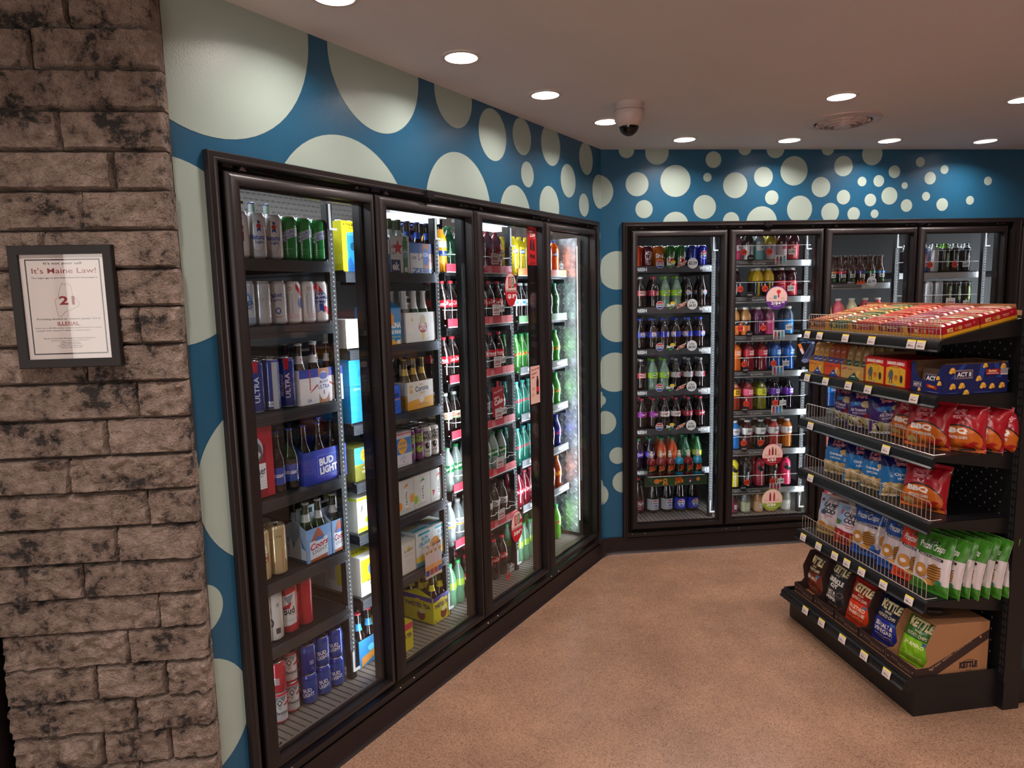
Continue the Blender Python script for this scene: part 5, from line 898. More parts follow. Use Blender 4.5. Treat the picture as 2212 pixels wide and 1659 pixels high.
# shelves (z = top of deck)
LZ = {'L1': [1.904, 1.669, 1.36, 1.048, .740, .497], 'L2': [1.866, 1.553, 1.245, 1.0, .777, .495], 'L3': [1.871, 1.607, 1.333, 1.056, .788, .5], 'L4': [1.862, 1.598, 1.307, 1.037, .766, .5]}
LX = {'L1': (-2.80, -2.212), 'L2': (-2.135, -1.55), 'L3': (-1.475, -.885), 'L4': (-.815, -.235)}
def REDR(w): return [('r', w*i/5+20, -24, 34, 36, '#f08a92') for i in range(1, 5)]+[('r', w*.5, -24, 90, 10, '#d0303f')]
def REF(w): return [('r', w/2, -24, w, 40, '#5d6064'), T('REFRESH', w*.24, -24, 110, 22, '#f2f2f2', 0, .08), T('WITH THE', w*.86, -24, w*.2, 22, '#f2f2f2', 0, .08), ('o', w*.56, -10, 66, 66, '#e4e4e4'), T('2 for', w*.56, 2, 36, 14, '#2a2a2c'), T('$4.50', w*.56, -16, 46, 20, '#2a2a2c', 0, .04)]
for s_, zs in LZ.items():
    for i, z in enumerate(zs):
        x0, x1 = LX[s_]; w_ = (x1-x0)*1000
        st = {'L1': 'black', 'L2': 'black', 'L3': 'red', 'L4': ('orange', 'green', 'grey', 'grey', 'grey', 'grey')[i]}[s_]
        ar = REDR(w_) if s_ == 'L3' else (REF(w_) if s_ == 'L4' and i > 1 else None)
        shelf('L', x0, x1, z, st, f"{ {'black': 'black', 'red': 'red-fronted', 'orange': 'orange-fronted', 'green': 'green-fronted', 'grey': 'grey-fronted'}[st]} cooler shelf, {SHN[i]} one behind the {DN[s_]}", arts=ar, guard=(8, .085) if s_ == 'L3' else None, ro=.046 if s_ in ('L3', 'L4') else 0)
BZ = {'B1': [1.907, 1.633, 1.352, 1.072, .80, .514], 'B2': [1.957, 1.711, 1.445, 1.197, .921, .643, .362], 'B3': [1.79, 1.50, 1.2, .92, .62], 'B4': [1.851, 1.62, 1.3], 'B5': [1.85, 1.58, 1.3]}
BX = {'B1': (.17, .7925), 'B2': (.865, 1.50), 'B3': (1.545, 2.0855), 'B4': (2.15, 2.75), 'B5': (2.93, 3.5)}
def PEPR(i):
    pr = [T('$2.29', 488, 14, 58, 24, '#1c1c20', 0, .05)] if i == 0 else [T('2 for', 488, 26, 36, 14, '#1c1c20', 0, .04), T('$4.50', 488, 4, 50, 22, '#1c1c20', 0, .05)]
    return [('r', 311, -22, 622, 44, '#3a3c42'), T('REFRESH', 112, -22, 118, 24, '#eef0f2', 0, .08), ('r', 590, -22, 66, 44, '#8e9298'), T('WITH T', 578, -20, 84, 22, '#eef0f2', 0, .08)]+[(k[:1]+(k[1], k[2]+8, *k[3:]) if 0 else k) for k in pepsi(262, 12, 50)]+[
            ('o', 352, 24, 36, 22, '#e8c82a'), T('Starry', 338, 10, 60, 26, '#e6ece8', 6, .08, .3), ('p', [(320, -4), (352, -4), (336, -18)], '#3f9a4a'),
            ('p', [(378, -14), (392, 12), (450, 36), (434, 6)], '#c9d6c4'), T('Mtn Dew', 414, 11, 60, 22, '#c4302f', 24, .07, .3), ('o', 488, 14, 72, 72, '#e2e2e4')]+pr
def B2R(i): return [('r', 200, -23, 380, 30, '#232428'), T(['choose your', 'sports fuel'][i > 2], 150, -18, 64, 8, '#d8dade', 0, .03), T('20oz BOTTLES' if i < 3 or i == 6 else '28oz BOTTLES', 262, -24, 90, 11, '#e2e4e8', 0, .05), ('r', 415, 0, 84, 62, '#d4d4d6')]+[q for j, c in enumerate((('#b3303f', '#3a3f50', '#5aa8b8') if i < 3 else ('#c03a4a', '#3a78c8', '#3a98c0')) if i < 6 else ('#c8304a', '#d8486a', '#b3303f')) for q in (('r', 391+j*24, -8, 17, 44, c), ('r', 391+j*24, 18, 9, 9, '#2a2a2e'))]
for s_, zs in BZ.items():
    for i, z in enumerate(zs):
        x0, x1 = BX[s_]; st = 'strip' if s_ == 'B1' else 'silver'
        ar = PEPR(i) if s_ == 'B1' else (B2R(i) if s_ == 'B2' else ([('r', 180, -22, 300, 38, '#232428'), T('VARIETY', 70, -24, 110, 20, '#e2e4e8', 0, .07), T('PURE LEAF', 250, 0, 50, 12, '#d8dade', 0, .03), ('p', [(290, -14), (300, 22), (312, -8), (322, 24), (334, -8), (344, 26), (356, -14)], '#d8542a'), ('o', 402, 4, 72, 72, '#e2e2e4'), T('$2.99', 402, 4, 56, 22, '#1c1c20', 0, .05)] if s_ == 'B3' and i == 0 else None))
        shelf('B', x0, x1, z, st, f"{'dark strip-fronted' if st == 'strip' else 'silver-fronted'} cooler shelf, {SHN[i]} one behind the {DN[s_]}", arts=ar, guard=(5, .095) if s_ == 'B2' else ((5, .07) if s_ == 'B4' else None), ro=.022 if s_ == 'B1' else 0)
# ---- L1
row('L1', 0, 1.904, [('lager', -2.645, A_), ('lager', -2.574, A_-8), ('light_gold', -2.501, A_+6), ('light_gold', -2.429, A_-4), ('green_can', -2.361, A_), ('green_can', -2.291, A_+5), ('green_can', -2.222+.004, A_)], 3, .07)
for i, x in enumerate((-2.335, -2.265)): put('b_clear_cap', 'L', x, .42, 1.904, 0, f"clear bottle with navy cap, {['left', 'right'][i]} one behind the green cans, nearest left-wall door", 'clear bottles behind the green cans')
row('L1', 1, 1.669, [('mount_can', -2.635, A_), ('mount_can', -2.567, A_+6), ('plain_silver', -2.499, A_), ('light_blue_script', -2.43, A_-4), ('ribbon_side', -2.361, A_), ('ribbon_side', -2.292, A_+30), ('ribbon', -2.222, A_)], 4, .068)
row('L1', 2, 1.36, [('slim_navy', -2.62, A_), ('slim_navy', -2.553, A_), ('slim_silver', -2.482, A_), ('slim_navy', -2.413, A_-6)], 3, .068)
row('L1', 3, 1.048, [('b_brown_blue', -2.479, A_), ('b_brown_blue', -2.416, A_)], 2, .064, y=.165)
row('L1', 4, .742, [('gold_red', -2.655, A_), ('gold_red', -2.578, A_), ('gold_can', -2.503, A_)], 2, .074)
row('L1', 5, .498, [('white_tall', -2.66, A_), ('white_tall', -2.595, A_+10), ('white_tall', -2.54, A_), ('red_label', -2.468, A_+5), ('red_tall', -2.396, A_)], 2, .072)
F0 = .1725
for i, (k, x, dz) in enumerate((('bud', -2.62, 0), ('bud', -2.548, 0), ('bud', -2.476, 0), ('blue', -2.400, 0), ('blue', -2.328, 0), ('blue', -2.254, 0))):
    for j in range(2):
        for lv in range(2):
            y = .155+.033+j*.068; kk = k
            if lv == 1 and j == 0 and i in (1,): kk = 'bud_back'
            if lv == 1 and j == 0 and i in (3,): kk = 'blue_back'
            put(kk, 'L', x+(.0 if j == 0 else .01), y+(.018 if i in (0, 2) else 0), F0+lv*.1222, A_+random.uniform(-14, 14), f"{SPEC[kk][0]}, {ORD[i]} from left, {'front' if j == 0 else 'rear'} row, {'upper' if lv else 'lower'} layer, floor rack", 'stacked cans on the floor rack behind the nearest door')
row('L2', 0, 1.866, [('b_green', -1.93, A_), ('b_green', -1.87, A_)], 1, y=.34)
row('L2', 3, 1.0, [('maine_p', -1.735, A_-6), ('maine_p', -1.675, A_), ('maine_w', -1.615, A_+4), ('maine_w', -1.555, A_-4)], 3, .06)
# ---- L3
def span(ks, xs): return [(k, x, A_+random.uniform(-8, 8)) for k, x in zip(ks, xs)]
X3 = [-1.443, -1.371, -1.299, -1.20, -1.106, -1.032, -.950]
row('L3', 0, 1.871, span(['s_juice', 's_gale', 's_gale', 's_burg', 's_burg', 's_burg', 's_burg', 's_burg'], X3), 2, .074)
row('L3', 1, 1.607, span(['s_coke', 's_coke', 's_coke', 's_coke', 's_coke_or', 's_coke', 's_coke', 's_coke_or'], X3), 2, .074)
row('L3', 2, 1.333, span(['s_coke_name', 's_coke', 's_coke_name', 's_coke', 's_coke', 's_coke_name', 's_coke_name', 's_coke'], X3), 2, .074)
row('L3', 3, 1.056, span(['s_cream', 's_cream', 's_zero', 's_zero', 's_zero', 's_zero', 's_zero', 's_zero'], X3), 2, .074)
row('L3', 4, .788, span(['s_sprite']*8, X3), 2, .074)
row('L3', 5, .50, span(['s_fresca', 's_fresca', 's_fresca', 's_ginger', 's_ginger', 's_ginger', 's_ginger', 's_ginger'], X3), 2, .074)
row('L3', 7, F0, span(['s_sprgreen', 's_sprgreen', 's_coke', 's_coke', 's_coke', 's_coke', 's_coke', 's_coke'], X3), 2, .074, y=.17, where='floor rack')
X4 = [-.772, -.70, -.625, -.55, -.47, -.38, -.29]
row('L4', 0, 1.862, span(['s_fantay', 's_fantay', 's_fantay', 's_fanta', 's_fanta', 's_fanta', 's_fanta'], X4), 2, .075)
row('L4', 1, 1.598, span(['s_wlab', 's_wlab', 's_wlab', 's_dewgr', 's_dewgr', 's_dewgr', 's_dewgr'], X4), 2, .074)
row('L4', 2, 1.307, span(['s_dew']*7, X4), 2, .074)
row('L4', 3, 1.037, span(['s_dewteal', 's_dewteal', 's_dewteal', 's_dew', 's_dew', 's_dew', 's_dew'], X4), 2, .074)
row('L4', 4, .766, span(['s_dewteal', 's_dewteal', 's_dewteal', 's_dewblue', 's_dewblue', 's_dewblue', 's_dewblue'], X4), 2, .074)
row('L4', 5, .50, span(['s_dewred', 's_dewred', 's_dewred', 's_deworange', 's_deworange', 's_deworange', 's_deworange'], X4), 2, .074)
row('L4', 7, F0, span(['s_sprgreen', 's_sprgreen', 's_sprgreen', 's_dewpale', 's_dewpale', 's_dewpale', 's_dewpale'], X4), 2, .074, y=.17, where='floor rack')
# ---- B1
row('B1', 0, 1.907, [('kick', .294, -6), ('pepper_can', .364, 5), ('crush_can', .443, 0), ('dew_can', .521, -8), ('dew_can', .596, 0), ('cola_can_side', .670, 0), ('cola_can', .743, 14)], 5, .068)
XB = [.318, .404, .485, .567, .652, .743]
row('B1', 1, 1.633, [('s_white_red', .318, 10), ('s_drp_red', .410, 0), ('s_starry', .487, 14), ('s_starry', .567, 24), ('s_cola_black', .650, -14), ('s_cola_black', .752, 12)], 2, .075)
row('B1', 2, 1.352, [('s_cola_blue', .316, 14), ('s_cola_blue', .401, 0), ('s_cola_blue', .482, 44), ('s_cola_blue', .565, -50), ('s_cola_blue', .652, -58), ('s_cola_blue', .738, 20)], 2, .075)
row('B1', 3, 1.072, [('s_white_red', .322, 0), ('s_starry', .402, 12), ('s_starry', .484, 14), ('s_diet_grey', .567, 0), ('s_diet_grey', .655, 20), ('s_diet_grey', .742, -10)], 2, .075)
row('B1', 4, .80, [('s_drp_pur', .327, 0), ('s_drp_pur', .409, 10), ('s_drp_diet', .490, -8), ('s_drp_diet', .569, 6), ('s_drp_red', .657, 0), ('s_drp', .744, 16)], 2, .075)
row('B1', 5, .514, [('s_crush_p', .307, 8), ('s_crush_p', .390, 12), ('s_crush_o', .473, 0), ('s_orange', .553, 0), ('s_green', .645, 0), ('s_dewlime', .732, 10)], 2, .075, y=.178)
row('B1', 7, F0, [('l_drp', .235, 0), ('l_drp', .335, 0), ('l_diet', .445, 14), ('l_diet', .547, 14), ('l_blue', .645, 0), ('l_blue', .742, 14)], 1, .09, y=.27, where='floor rack')
# bug juice tray
root = empty('juice_tray', FM('B', .315, .022, .508), 'clear tray with bug juice header clipped on the sixth shelf, first back-wall door', 'display tray')
mb = MB(); w_ = .40
mb.b2(0, w_, 0, .078, 0, .003, CLEAR); mb.b2(0, w_, 0, .002, .003, .03, CLEAR); mb.b2(0, .002, 0, .078, 0, .05, CLEAR); mb.b2(w_-.002, w_, 0, .078, 0, .05, CLEAR); mb.tube([(0, -.001, .004), (w_, -.001, .004)], .0018, M('#e4e8ea', .2)); mb.build('tray', root)
mb = MB(); mb.b2(-.02, w_+.02, .004, .006, -.064, -.002, M('#1f3a22', .5))
art(mb, [('r', 150, -33, 100, 60, '#2a4a24'), ('r', 320, -33, 90, 60, '#233a3a'), ('o', 66, -30, 40, 34, '#c8742a'), ('o', 92, -24, 22, 18, '#c8742a'), ('o', 124, -26, 30, 30, '#d8882a'), ('o', 124, -26, 14, 14, '#2a4a24'), ('p', [(112, -40), (122, -36), (118, -60), (106, -54)], '#d8882a'), ('p', [(136, -40), (126, -36), (130, -60), (142, -54)], '#d8882a'), T('BUG', 218, -18, 44, 24, '#c8421c', 8, .1), T('JUICE', 222, -42, 62, 26, '#e0742a', 12, .09), ('o', 300, -30, 20, 24, '#8a1c20'), ('o', 300, -38, 14, 10, '#d8d4c8'), ('o', 356, -26, 26, 26, '#c8742a'), ('r', 200, -62, 430, 2, '#6a6a50')], flat(0, .004, 0), lay0=.3)
mb.build('header_card', root)
for i, k in enumerate(('bug_red', 'bug_red', 'bug_red', 'bug_blue', 'bug_red', 'bug_blue')):
    put(k, 'B', .315+.037+i*.0652, .022+.04, .5115, [-6, 4, 0, 40, 24, 6][i], f"{SPEC[k][0]}, {ORD[i]} from left in the clear tray", 'small juice bottles in the clear tray')
# ---- B2
row('B2', 0, 1.957, [('v_pink', .988, 6), ('v_dark', 1.075, 0), ('v_teal', 1.154, 0), ('v_yel', 1.236, 0), ('v_whitepink', 1.318, 0), ('v_coral', 1.402, 0)], 2, .076)
row('B2', 1, 1.711, [('v_acai', .985, 0), ('v_lemon', 1.148, 0), ('v_lemon', 1.226, 0), ('v_red', 1.316, 0), ('v_red', 1.397, 0)], 2, .076)
row('B2', 2, 1.445, [('v_peach', .985, 0), ('v_peach', 1.066, 0), ('v_purp', 1.155, 0), ('v_magenta', 1.240, 0), ('v_sky', 1.379, 0)], 2, .076)
XP = [1.0, 1.094, 1.192, 1.29, 1.388]
for i, (z, ks) in enumerate(((1.197, ['p_or', 'p_red', 'p_red', 'p_blue', 'p_blue']), (.921, ['p_yel', 'p_pink', 'p_lime', 'p_purp', 'p_purp']), (.643, ['z_blue', 'z_dkred', 'z_dkgr', 'z_salm', 'z_amber']), (.362, ['a_yel', 'a_blk', 'a_red', 'a_or', 'a_pink']))):
    row('B2', 3+i, z, [(k, x, 4+3*j) for j, (k, x) in enumerate(zip(ks, XP))], 2, .08)
row('B2', 7, F0, [('w_plum', .995, 0), ('w_grey', 1.088, 0), ('w_tan', 1.184, 0), ('w_tan', 1.275, 0), ('w_wht', 1.39, 0)], 2, .08, y=.155, where='floor rack')
# ---- B3..B5
row('B3', 0, 1.79, [(k, x, 0) for k, x in zip(('t_or', 't_red', 't_blk', 't_pur', 't_grn', 't_blu'), (1.685, 1.757, 1.828, 1.90, 1.976, 2.046))], 2, .07)
row('B3', 1, 1.50, [('j_yel', 1.655, 0), ('j_pink', 1.75, 0), ('j_lem', 1.85, 0), ('j_pink', 1.95, 0), ('j_pink', 2.045, 0)], 1, .1)
row('B4', 0, 1.851, [(k, x, 0) for k, x in zip(('e_blk', 'e_blue', 'e_silv', 'e_grn', 'e_blk', 'e_blk2'), (2.28, 2.362, 2.445, 2.53, 2.603, 2.69))], 2, .07)
row('B4', 1, 1.62, [(k, x, 0) for k, x in zip(('f_wht', 'f_wht', 'f_sil', 'f_lime', 'f_navy', 'f_lime'), (2.34, 2.412, 2.49, 2.563, 2.634, 2.708))], 2, .07)
row('B4', 2, 1.3, [(k, x, 0) for k, x in zip(('f_wht', 'f_sil', 'f_navy', 'f_lime'), (2.34, 2.44, 2.55, 2.66))], 1, .07)
row('B5', 0, 1.85, [('e_silv', 3.0, 0), ('e_blue', 3.08, 0)], 1, .07)
row('B5', 1, 1.58, [('f_wht', 3.0, 0), ('f_sil', 3.08, 0)], 1, .07)
row('B3', 2, 1.2, [('z_dkred', 1.60, 0), ('z_dkred', 1.69, 0), ('z_blue', 1.78, 0), ('z_blue', 1.87, 0), ('v_peach', 1.96, 0)], 1, .1)
row('B3', 3, .92, [('p_yel', 1.62, 0), ('p_blue', 1.71, 0), ('p_pink', 1.80, 0)], 1, .1)
row('B3', 4, .62, [('z_amber', 1.62, 0), ('z_salm', 1.71, 0), ('z_blue', 1.80, 0)], 1, .1)
row('B3', 7, F0, [('s_deworange', 1.63, 0), ('s_dewred', 1.72, 0), ('s_orange', 1.80, 0)], 1, .1, where='floor rack')
# ---- things stuck on the glass or hung on the shelves
def sticker(fr, x, z, w_, h_, arts, label, y=-.0125, ell=False):
    mb = MB()
    if ell:
        n = 40; P = [(w_/2*cos(2*pi*k/n), h_/2*sin(2*pi*k/n)) for k in range(n)]; mb.prism(P, -.0008, .0002, M(arts[0], .5)); arts = arts[1:]
    else: mb.b2(-w_/2, w_/2, -.0008, .0002, -h_/2, h_/2, M(arts[0], .5)); arts = arts[1:]
    art(mb, arts, flat(0, -.0008, 0), lay0=.2, rough=.5)
    return tag(mb.build('price_sticker', M0=FM(fr, x, y, z)), label, 'sticker')
def seg(R, frac, c, H=None):
    H = H or R
    P = [(R*cos(a*pi/20), H*sin(a*pi/20)) for a in range(40)]; lim = -H*frac
    return ('p', [p for p in sorted([q for q in P if q[1] <= lim], key=lambda q: math.atan2(q[1], q[0]) % (2*pi))], c)
def bot(x, y, s, c): return [('r', x, y, 9*s, 26*s, c), ('p', [(x-4.5*s, y+13*s), (x+4.5*s, y+13*s), (x+2*s, y+21*s), (x-2*s, y+21*s)], c), ('r', x, y+22*s, 5*s, 3*s, '#2a2226')]
ICE = lambda x, y: [('fr', x, y, 12, 10, .8, '#8a6a6a'), ('fr', x+8, y-5, 11, 9, .8, '#8a6a6a'), ('fr', x-8, y-5, 11, 9, .8, '#8a6a6a')]
def disc(c, price, extra): return [c, ('o', 0, 0, 146, 146, '#e0bcb4'), seg(73, .22, c), *extra, *ICE(-44, -2), *ICE(42, -2), T(price, -6, -36, 66, 22, '#f2ece8', 0, .04), ('r', 0, -54, 50, 1.8, '#e8dcd8')]
sticker('B', 1.183, 1.70, .156, .156, disc('#55277e', '2/$4', bot(12, 18, 1.3, '#b3303a')+[('o', 12, 40, 30, 26, '#c42a36'), ('r', -12, 4, 22, 24, '#5a8a96')]) + [T('50', 44, -30, 22, 12, '#f2ece8', 0, .05)], 'round purple and pink price sticker on second back-wall door glass', ell=True)
sticker('B', 1.181, .636, .152, .152, disc('#8e1426', '2/$5', bot(-22, 12, 1.3, '#a8202e')+bot(0, 16, 1.5, '#7a1420')+bot(22, 12, 1.3, '#8a5a2a')), 'round dark red and pink price sticker on second back-wall door glass', ell=True)
sticker('B', 1.186, .318, .152, .152, disc('#7e9a2e', '2/$6', bot(-14, 12, 1.6, '#8a2030')+bot(14, 12, 1.6, '#a83a30')), 'round olive green and pink price sticker on second back-wall door glass', ell=True)
def oval(price, sup): return ['#c01a2c', ('o', 0, 14, 104, 134, '#e6c6c0'), ('p', [(-54, -12), (54, -12), (48, -44), (0, -80), (-48, -44)], '#c01a2c'), ('r', -12, 36, 24, 60, '#b01826'), ('o', -12, 66, 24, 7, '#d8d4d4'), ('r', 18, 36, 22, 56, '#1f5a34'), T('Sprite', 18, 36, 46, 14, '#e6ece8', 90, .06), T('Coca', -12, 36, 40, 12, '#f0dcdc', 90, .05), *ICE(-30, 0), ('o', 40, 20, 24, 24, '#c8182c'), T('ICE COLD REFRESHMENT', 0, -7, 92, 6, '#3a2426', 0, .04), T(price, -4, -36, 60, 24, '#f4ecec', 0, .07), T(sup, 36, -30, 20, 12, '#f4ecec', 0, .05)]
sticker('L', -1.135, 1.786, .112, .172, oval('$1', '99'), 'tall oval red and pink price sticker, upper one on third left-wall door', ell=True)
sticker('L', -1.129, .539, .112, .172, oval('2/$4', '50'), 'oval red and pink price sticker, lower one on third left-wall door', ell=True)
sticker('L', -.912, 2.015, .092, .205, ['#b8141e', T('Who will you', -8, 92, 44, 7, '#f0dada', 0, .02), T('share a', -14, 74, 40, 11, '#f4e8e8', 8, .05), T('Coke', 4, 56, 56, 22, '#f4e8e8', 8, .08, .2), T('with?', 22, 40, 22, 7, '#f0dada'), *bot(-14, -30, 2.6, '#3a1210'), *bot(14, -34, 2.6, '#3a1210'), ('r', -14, -34, 24, 20, '#c8182c'), ('r', 14, -38, 24, 20, '#c8182c'), ('o', 0, -92, 70, 16, '#8e0f18')], 'tall red cola poster with two bottles, upper right of third left-wall door')
sticker('L', -.905, 1.27, .100, .205, ['#e2bcb2', T('pick up the', 0, 84, 84, 15, '#b01a28', 6, .05), T('perfect', -8, 62, 58, 15, '#b01a28', 6, .05), T('pair', -22, 42, 30, 15, '#b01a28', 6, .05), *bot(24, -20, 2.8, '#3a1210'), ('r', 24, -26, 26, 26, '#c8182c'), ('o', -24, -54, 30, 22, '#d8a07a'), ('r', -20, -20, 30, 16, '#c8a090')], 'pink perfect pair poster with cola bottle on third left-wall door edge')
# hanging red share sign
mb = MB(); mb.b2(-.055, .055, -.001, 0, -.10, .06, M('#a8202c', .5)); mb.b2(-.012, .012, -.001, 0, .06, .09, M('#a8202c', .5))
art(mb, [T('Who will you', 0, 34, 84, 14, '#f0dada', 10, .02), T('share a', -14, 4, 50, 16, '#f4e8e8', 10, .05), T('Coke', 4, -20, 84, 30, '#f4e8e8', 10, .08, .2), T('with?', 14, -56, 34, 12, '#f0dada', 10)], flat(0, -.001, 0), lay0=.2)
tag(mb.build('hanging_sign', M0=FM('L', -1.085, .115, 1.215)), 'dark red square sign hanging before fourth shelf, third left-wall door', 'sign')
# small tags
def ptag(fr, x, z, kind, txt, label, y=.112, s=1.0, grp='small price tags hung on the cooler shelves'):
    mb = MB()
    if kind == 'red':
        n = 24; mb.prism([(.022*s*cos(2*pi*k/n), .022*s*sin(2*pi*k/n)) for k in range(n)], -.0006, 0, M('#f04a34', .5)); mb.b2(-.004, .004, -.0003, .0003, .02, .034, M('#dcdcdc', .4))
        art(mb, [T(txt, 0, 0, 30*s, 17*s, '#2a0f0c', 0, .03)], flat(0, -.0006, 0), lay0=.15)
    elif kind == 'white':
        mb.b2(-.024*s, .024*s, -.0006, 0, -.018*s, .018*s, M('#e2e2e2', .5)); mb.b2(-.004, .004, -.0003, .0003, .018*s, .03, M('#dcdcdc', .4))
        art(mb, [T(txt, 0, 0, 40*s, 17*s, '#1c1c20', 0, .04)], flat(0, -.0006, 0), lay0=.15)
    elif kind == 'pic':
        mb.b2(-.034*s, .034*s, -.0006, 0, -.028*s, .028*s, M('#dcdadc', .5))
        art(mb, [('r', -18, 20, 6, 6, '#2a2a2e'), ('r', 0, 20, 6, 6, '#2a2a2e'), ('r', 18, 20, 6, 6, '#2a2a2e'), T('ANNA', 0, 0, 52, 18, '#a02030', 0, .06), ('r', 0, -18, 50, 6, '#b3404c')], flat(0, -.0006, 0), lay0=.15)
    elif kind == 'blk':
        n = 24; mb.prism([(.026*cos(2*pi*k/n), .024*sin(2*pi*k/n)) for k in range(n)], -.0006, 0, M('#1d1d20', .5)); art(mb, [T(txt, 0, 0, 34, 7, '#d8d8da', 0, .05)], flat(0, -.0006, 0), lay0=.15)
    return tag(mb.build('price_tag', M0=FM(fr, x, y, z)), label, 'price tag', grp)
RN = lambda i: SHN[i]
for i, (z, rs, w1) in enumerate(((1.957, [(1.005, '2/4'), (1.185, '2/4')], (1.345, '3.09')), (1.711, [(.985, '2/4'), (1.16, '2/4')], (1.345, '3.09')), (1.445, [(.99, '2/4'), (1.155, '2/4')], (1.34, '3.09')), (1.197, [(1.025, '2/3'), (1.235, '2/3')], (1.325, '2.29')), (.921, [(1.045, '2/3'), (1.255, '2/3')], (1.31, '2.29')), (.643, [(1.03, '2/3'), (1.155, '2/3')], None), (.362, [(1.06, '2/5'), (1.25, '2/5')], (1.31, '3.49')))):
    for j, (x, t_) in enumerate(rs): ptag('B', x, z+.052, 'red', t_, f"round orange-red price tag, {['left', 'right'][j]} one on the {RN(i)} shelf, second back-wall door")
    if w1: ptag('B', w1[0], z+.05, 'white', w1[1], f"white price tag on the {RN(i)} shelf, second back-wall door")
    ptag('B', 1.035+.02*(i < 3), z+.012, 'blk', 'vitamin' if i < 3 else ('POWERADE' if i < 6 else 'BODYARMOR'), f"small black brand tag on the {RN(i)} shelf, second back-wall door")
for i, z in enumerate((1.871, 1.607, 1.333, 1.056, .788, .5)):
    ptag('L', -1.085, z+.075, 'pic', '', f"square white picture tag on the {RN(i)} shelf, third left-wall door")
    if i < 4: ptag('L', -1.03, z+.082, 'white', ['1.99', '2.69', '2.69', '2.69'][i], f"white price tag on the {RN(i)} shelf, third left-wall door")
ptag('L', -.70, 1.93, 'red', '2/4', 'orange price tag on the yellow soda bottles, third left-wall door')
ptag('L', -.345, 1.925, 'white', '.99', 'white price tag on the orange soda bottles, corner left-wall door')
ptag('L', -1.37, 1.14, 'red', '2/4', 'orange price tag on the cream soda, second left-wall door edge')
ptag('L', -1.03, .20, 'red', '2/5', 'orange price tag at the floor rack, third left-wall door'); ptag('L', -.99, .235, 'white', '2.99', 'white price tag at the floor rack, third left-wall door')
for i, (x, k, t_) in enumerate(((2.36, 'red', '2/9'), (2.545, 'red', '2/9'), (2.63, 'white', '4.79'))): ptag('B', x, 1.90, k, t_, f"{['left orange', 'right orange', 'white'][i]} price tag on the top shelf, fourth back-wall door")
ptag('B', 2.65, 1.63, 'white', '2.99', 'white price tag on the second shelf, fourth back-wall door'); ptag('B', 2.53, 1.64, 'pic', '', 'picture tag on the second shelf, fourth back-wall door')
# black poster hung on the glass near the snack rack
mb = MB(); mb.b2(-.07, .07, -.001, 0, -.10, .10, M('#0d0e14', .4))
art(mb, [T('new flavor.', -6, 84, 92, 13, '#5a8ad0', 0, .03), T('who dis?', -6, 66, 74, 13, '#5a8ad0', 0, .03), ('p', [(-64, 52), (-44, 60), (-16, 0), (-30, -14)], '#d87a3a'), ('p', [(-50, 20), (-34, 26), (-18, -8), (-30, -16)], '#d8c8d8'), ('p', [(18, 44), (34, 70), (52, 62), (56, 34), (20, -60), (-14, -74), (-40, -58)], '#3c4568'), ('o', -8, -58, 50, 30, '#6a78a8'), ('o', 44, 60, 24, 18, '#8a9ac8'), T('vitamin', 6, -6, 84, 22, '#161b30', 62, .05)], flat(0, -.001, 0), lay0=.2)
tag(mb.build('poster', M0=FM('B', 1.388, -.040, 1.335)), 'black new flavor poster with two bottles, behind the snack rack', 'poster')
# ================================================================== snack rack (gondola)
GB = M('#121214', .36); GB2 = M('#0c0c0e', .5); WIRE = M('#cfc6bf', .3, .7)
rack = empty('snack_rack', FM('G'), 'black double-sided steel snack rack with wire-fronted shelves in the aisle', 'shelf rack')
WX = .914
mb = MB(); mb.b2(-WX-.01, 0, 0, .40, 0, .118, GB); mb.b2(-WX-.01, 0, .47, .85, 0, .118, GB); mb.build('kick_plate', rack)
mb = MB()
mb.b2(-WX-.012, .002, -.035, .39, .118, .150, GB); mb.prism([(-WX-.012, .15), (.002, .15), (.002, .168), (-WX-.012, .168)], -.035, -.028, GB)
mb.b2(-WX-.012, -WX-.006, -.03, .39, .15, .168, GB); mb.b2(-.004, .002, -.03, .39, .15, .170, GB)
mb.b2(-WX-.012, .002, .48, .88, .118, .15, GB); mb.build('base_deck', rack)
mb = MB(); DOT = M('#050506', .8)
for i in range(36):
    for j in range(16): mb.b2(-WX+.02+i*.025-.003, -WX+.02+i*.025+.003, .0+j*.024-.002, .0+j*.024+.002, .1502, .1506, DOT)
o = mb.build('deck_holes', rack); o['kind'] = 'stuff'
def channel(z, yf, x0=-WX-.012, x1=.002, h=.045):
    # curved price channel on a shelf front; profile in (y,z)
    P = [(yf, z), (yf-.012, z-.004), (yf-.018, z-.014), (yf-.019, z-h+.006), (yf-.026, z-h), (yf-.024, z-h-.004), (yf-.010, z-h), (yf-.004, z-.02), (yf, z-.02)]
    n = len(P); m = MB(); vs = [(x0, a, b_) for a, b_ in P]+[(x1, a, b_) for a, b_ in P]
    m.add(vs, [tuple(range(n))[::-1], tuple(range(n, 2*n))]+[(k, (k+1) % n, (k+1) % n+n, k+n) for k in range(n)], M('#17181b', .28, .2), flat=True); return m
channel(.160, -.035, h=.034).build('price_channel', rack)
mb = MB(); mb.b2(-WX, 0, .388, .396, .15, 1.63, GB2); mb.b2(-WX, 0, .456, .464, .15, 1.63, GB2); mb.build('back_panel', rack)
mb = MB(); PH = M('#77777c', .6)  # holes coloured pale grey to stand for light coming through from behind
for i in range(34):
    for j in range(28):
        x, z = -WX+.04+i*.025, .22+j*.05+(.0 if i % 2 else .025); mb.b2(x-.0022, x+.0022, .3868, .388, z-.0034, z+.0034, PH)
o = mb.build('peg_holes', rack); o['kind'] = 'stuff'
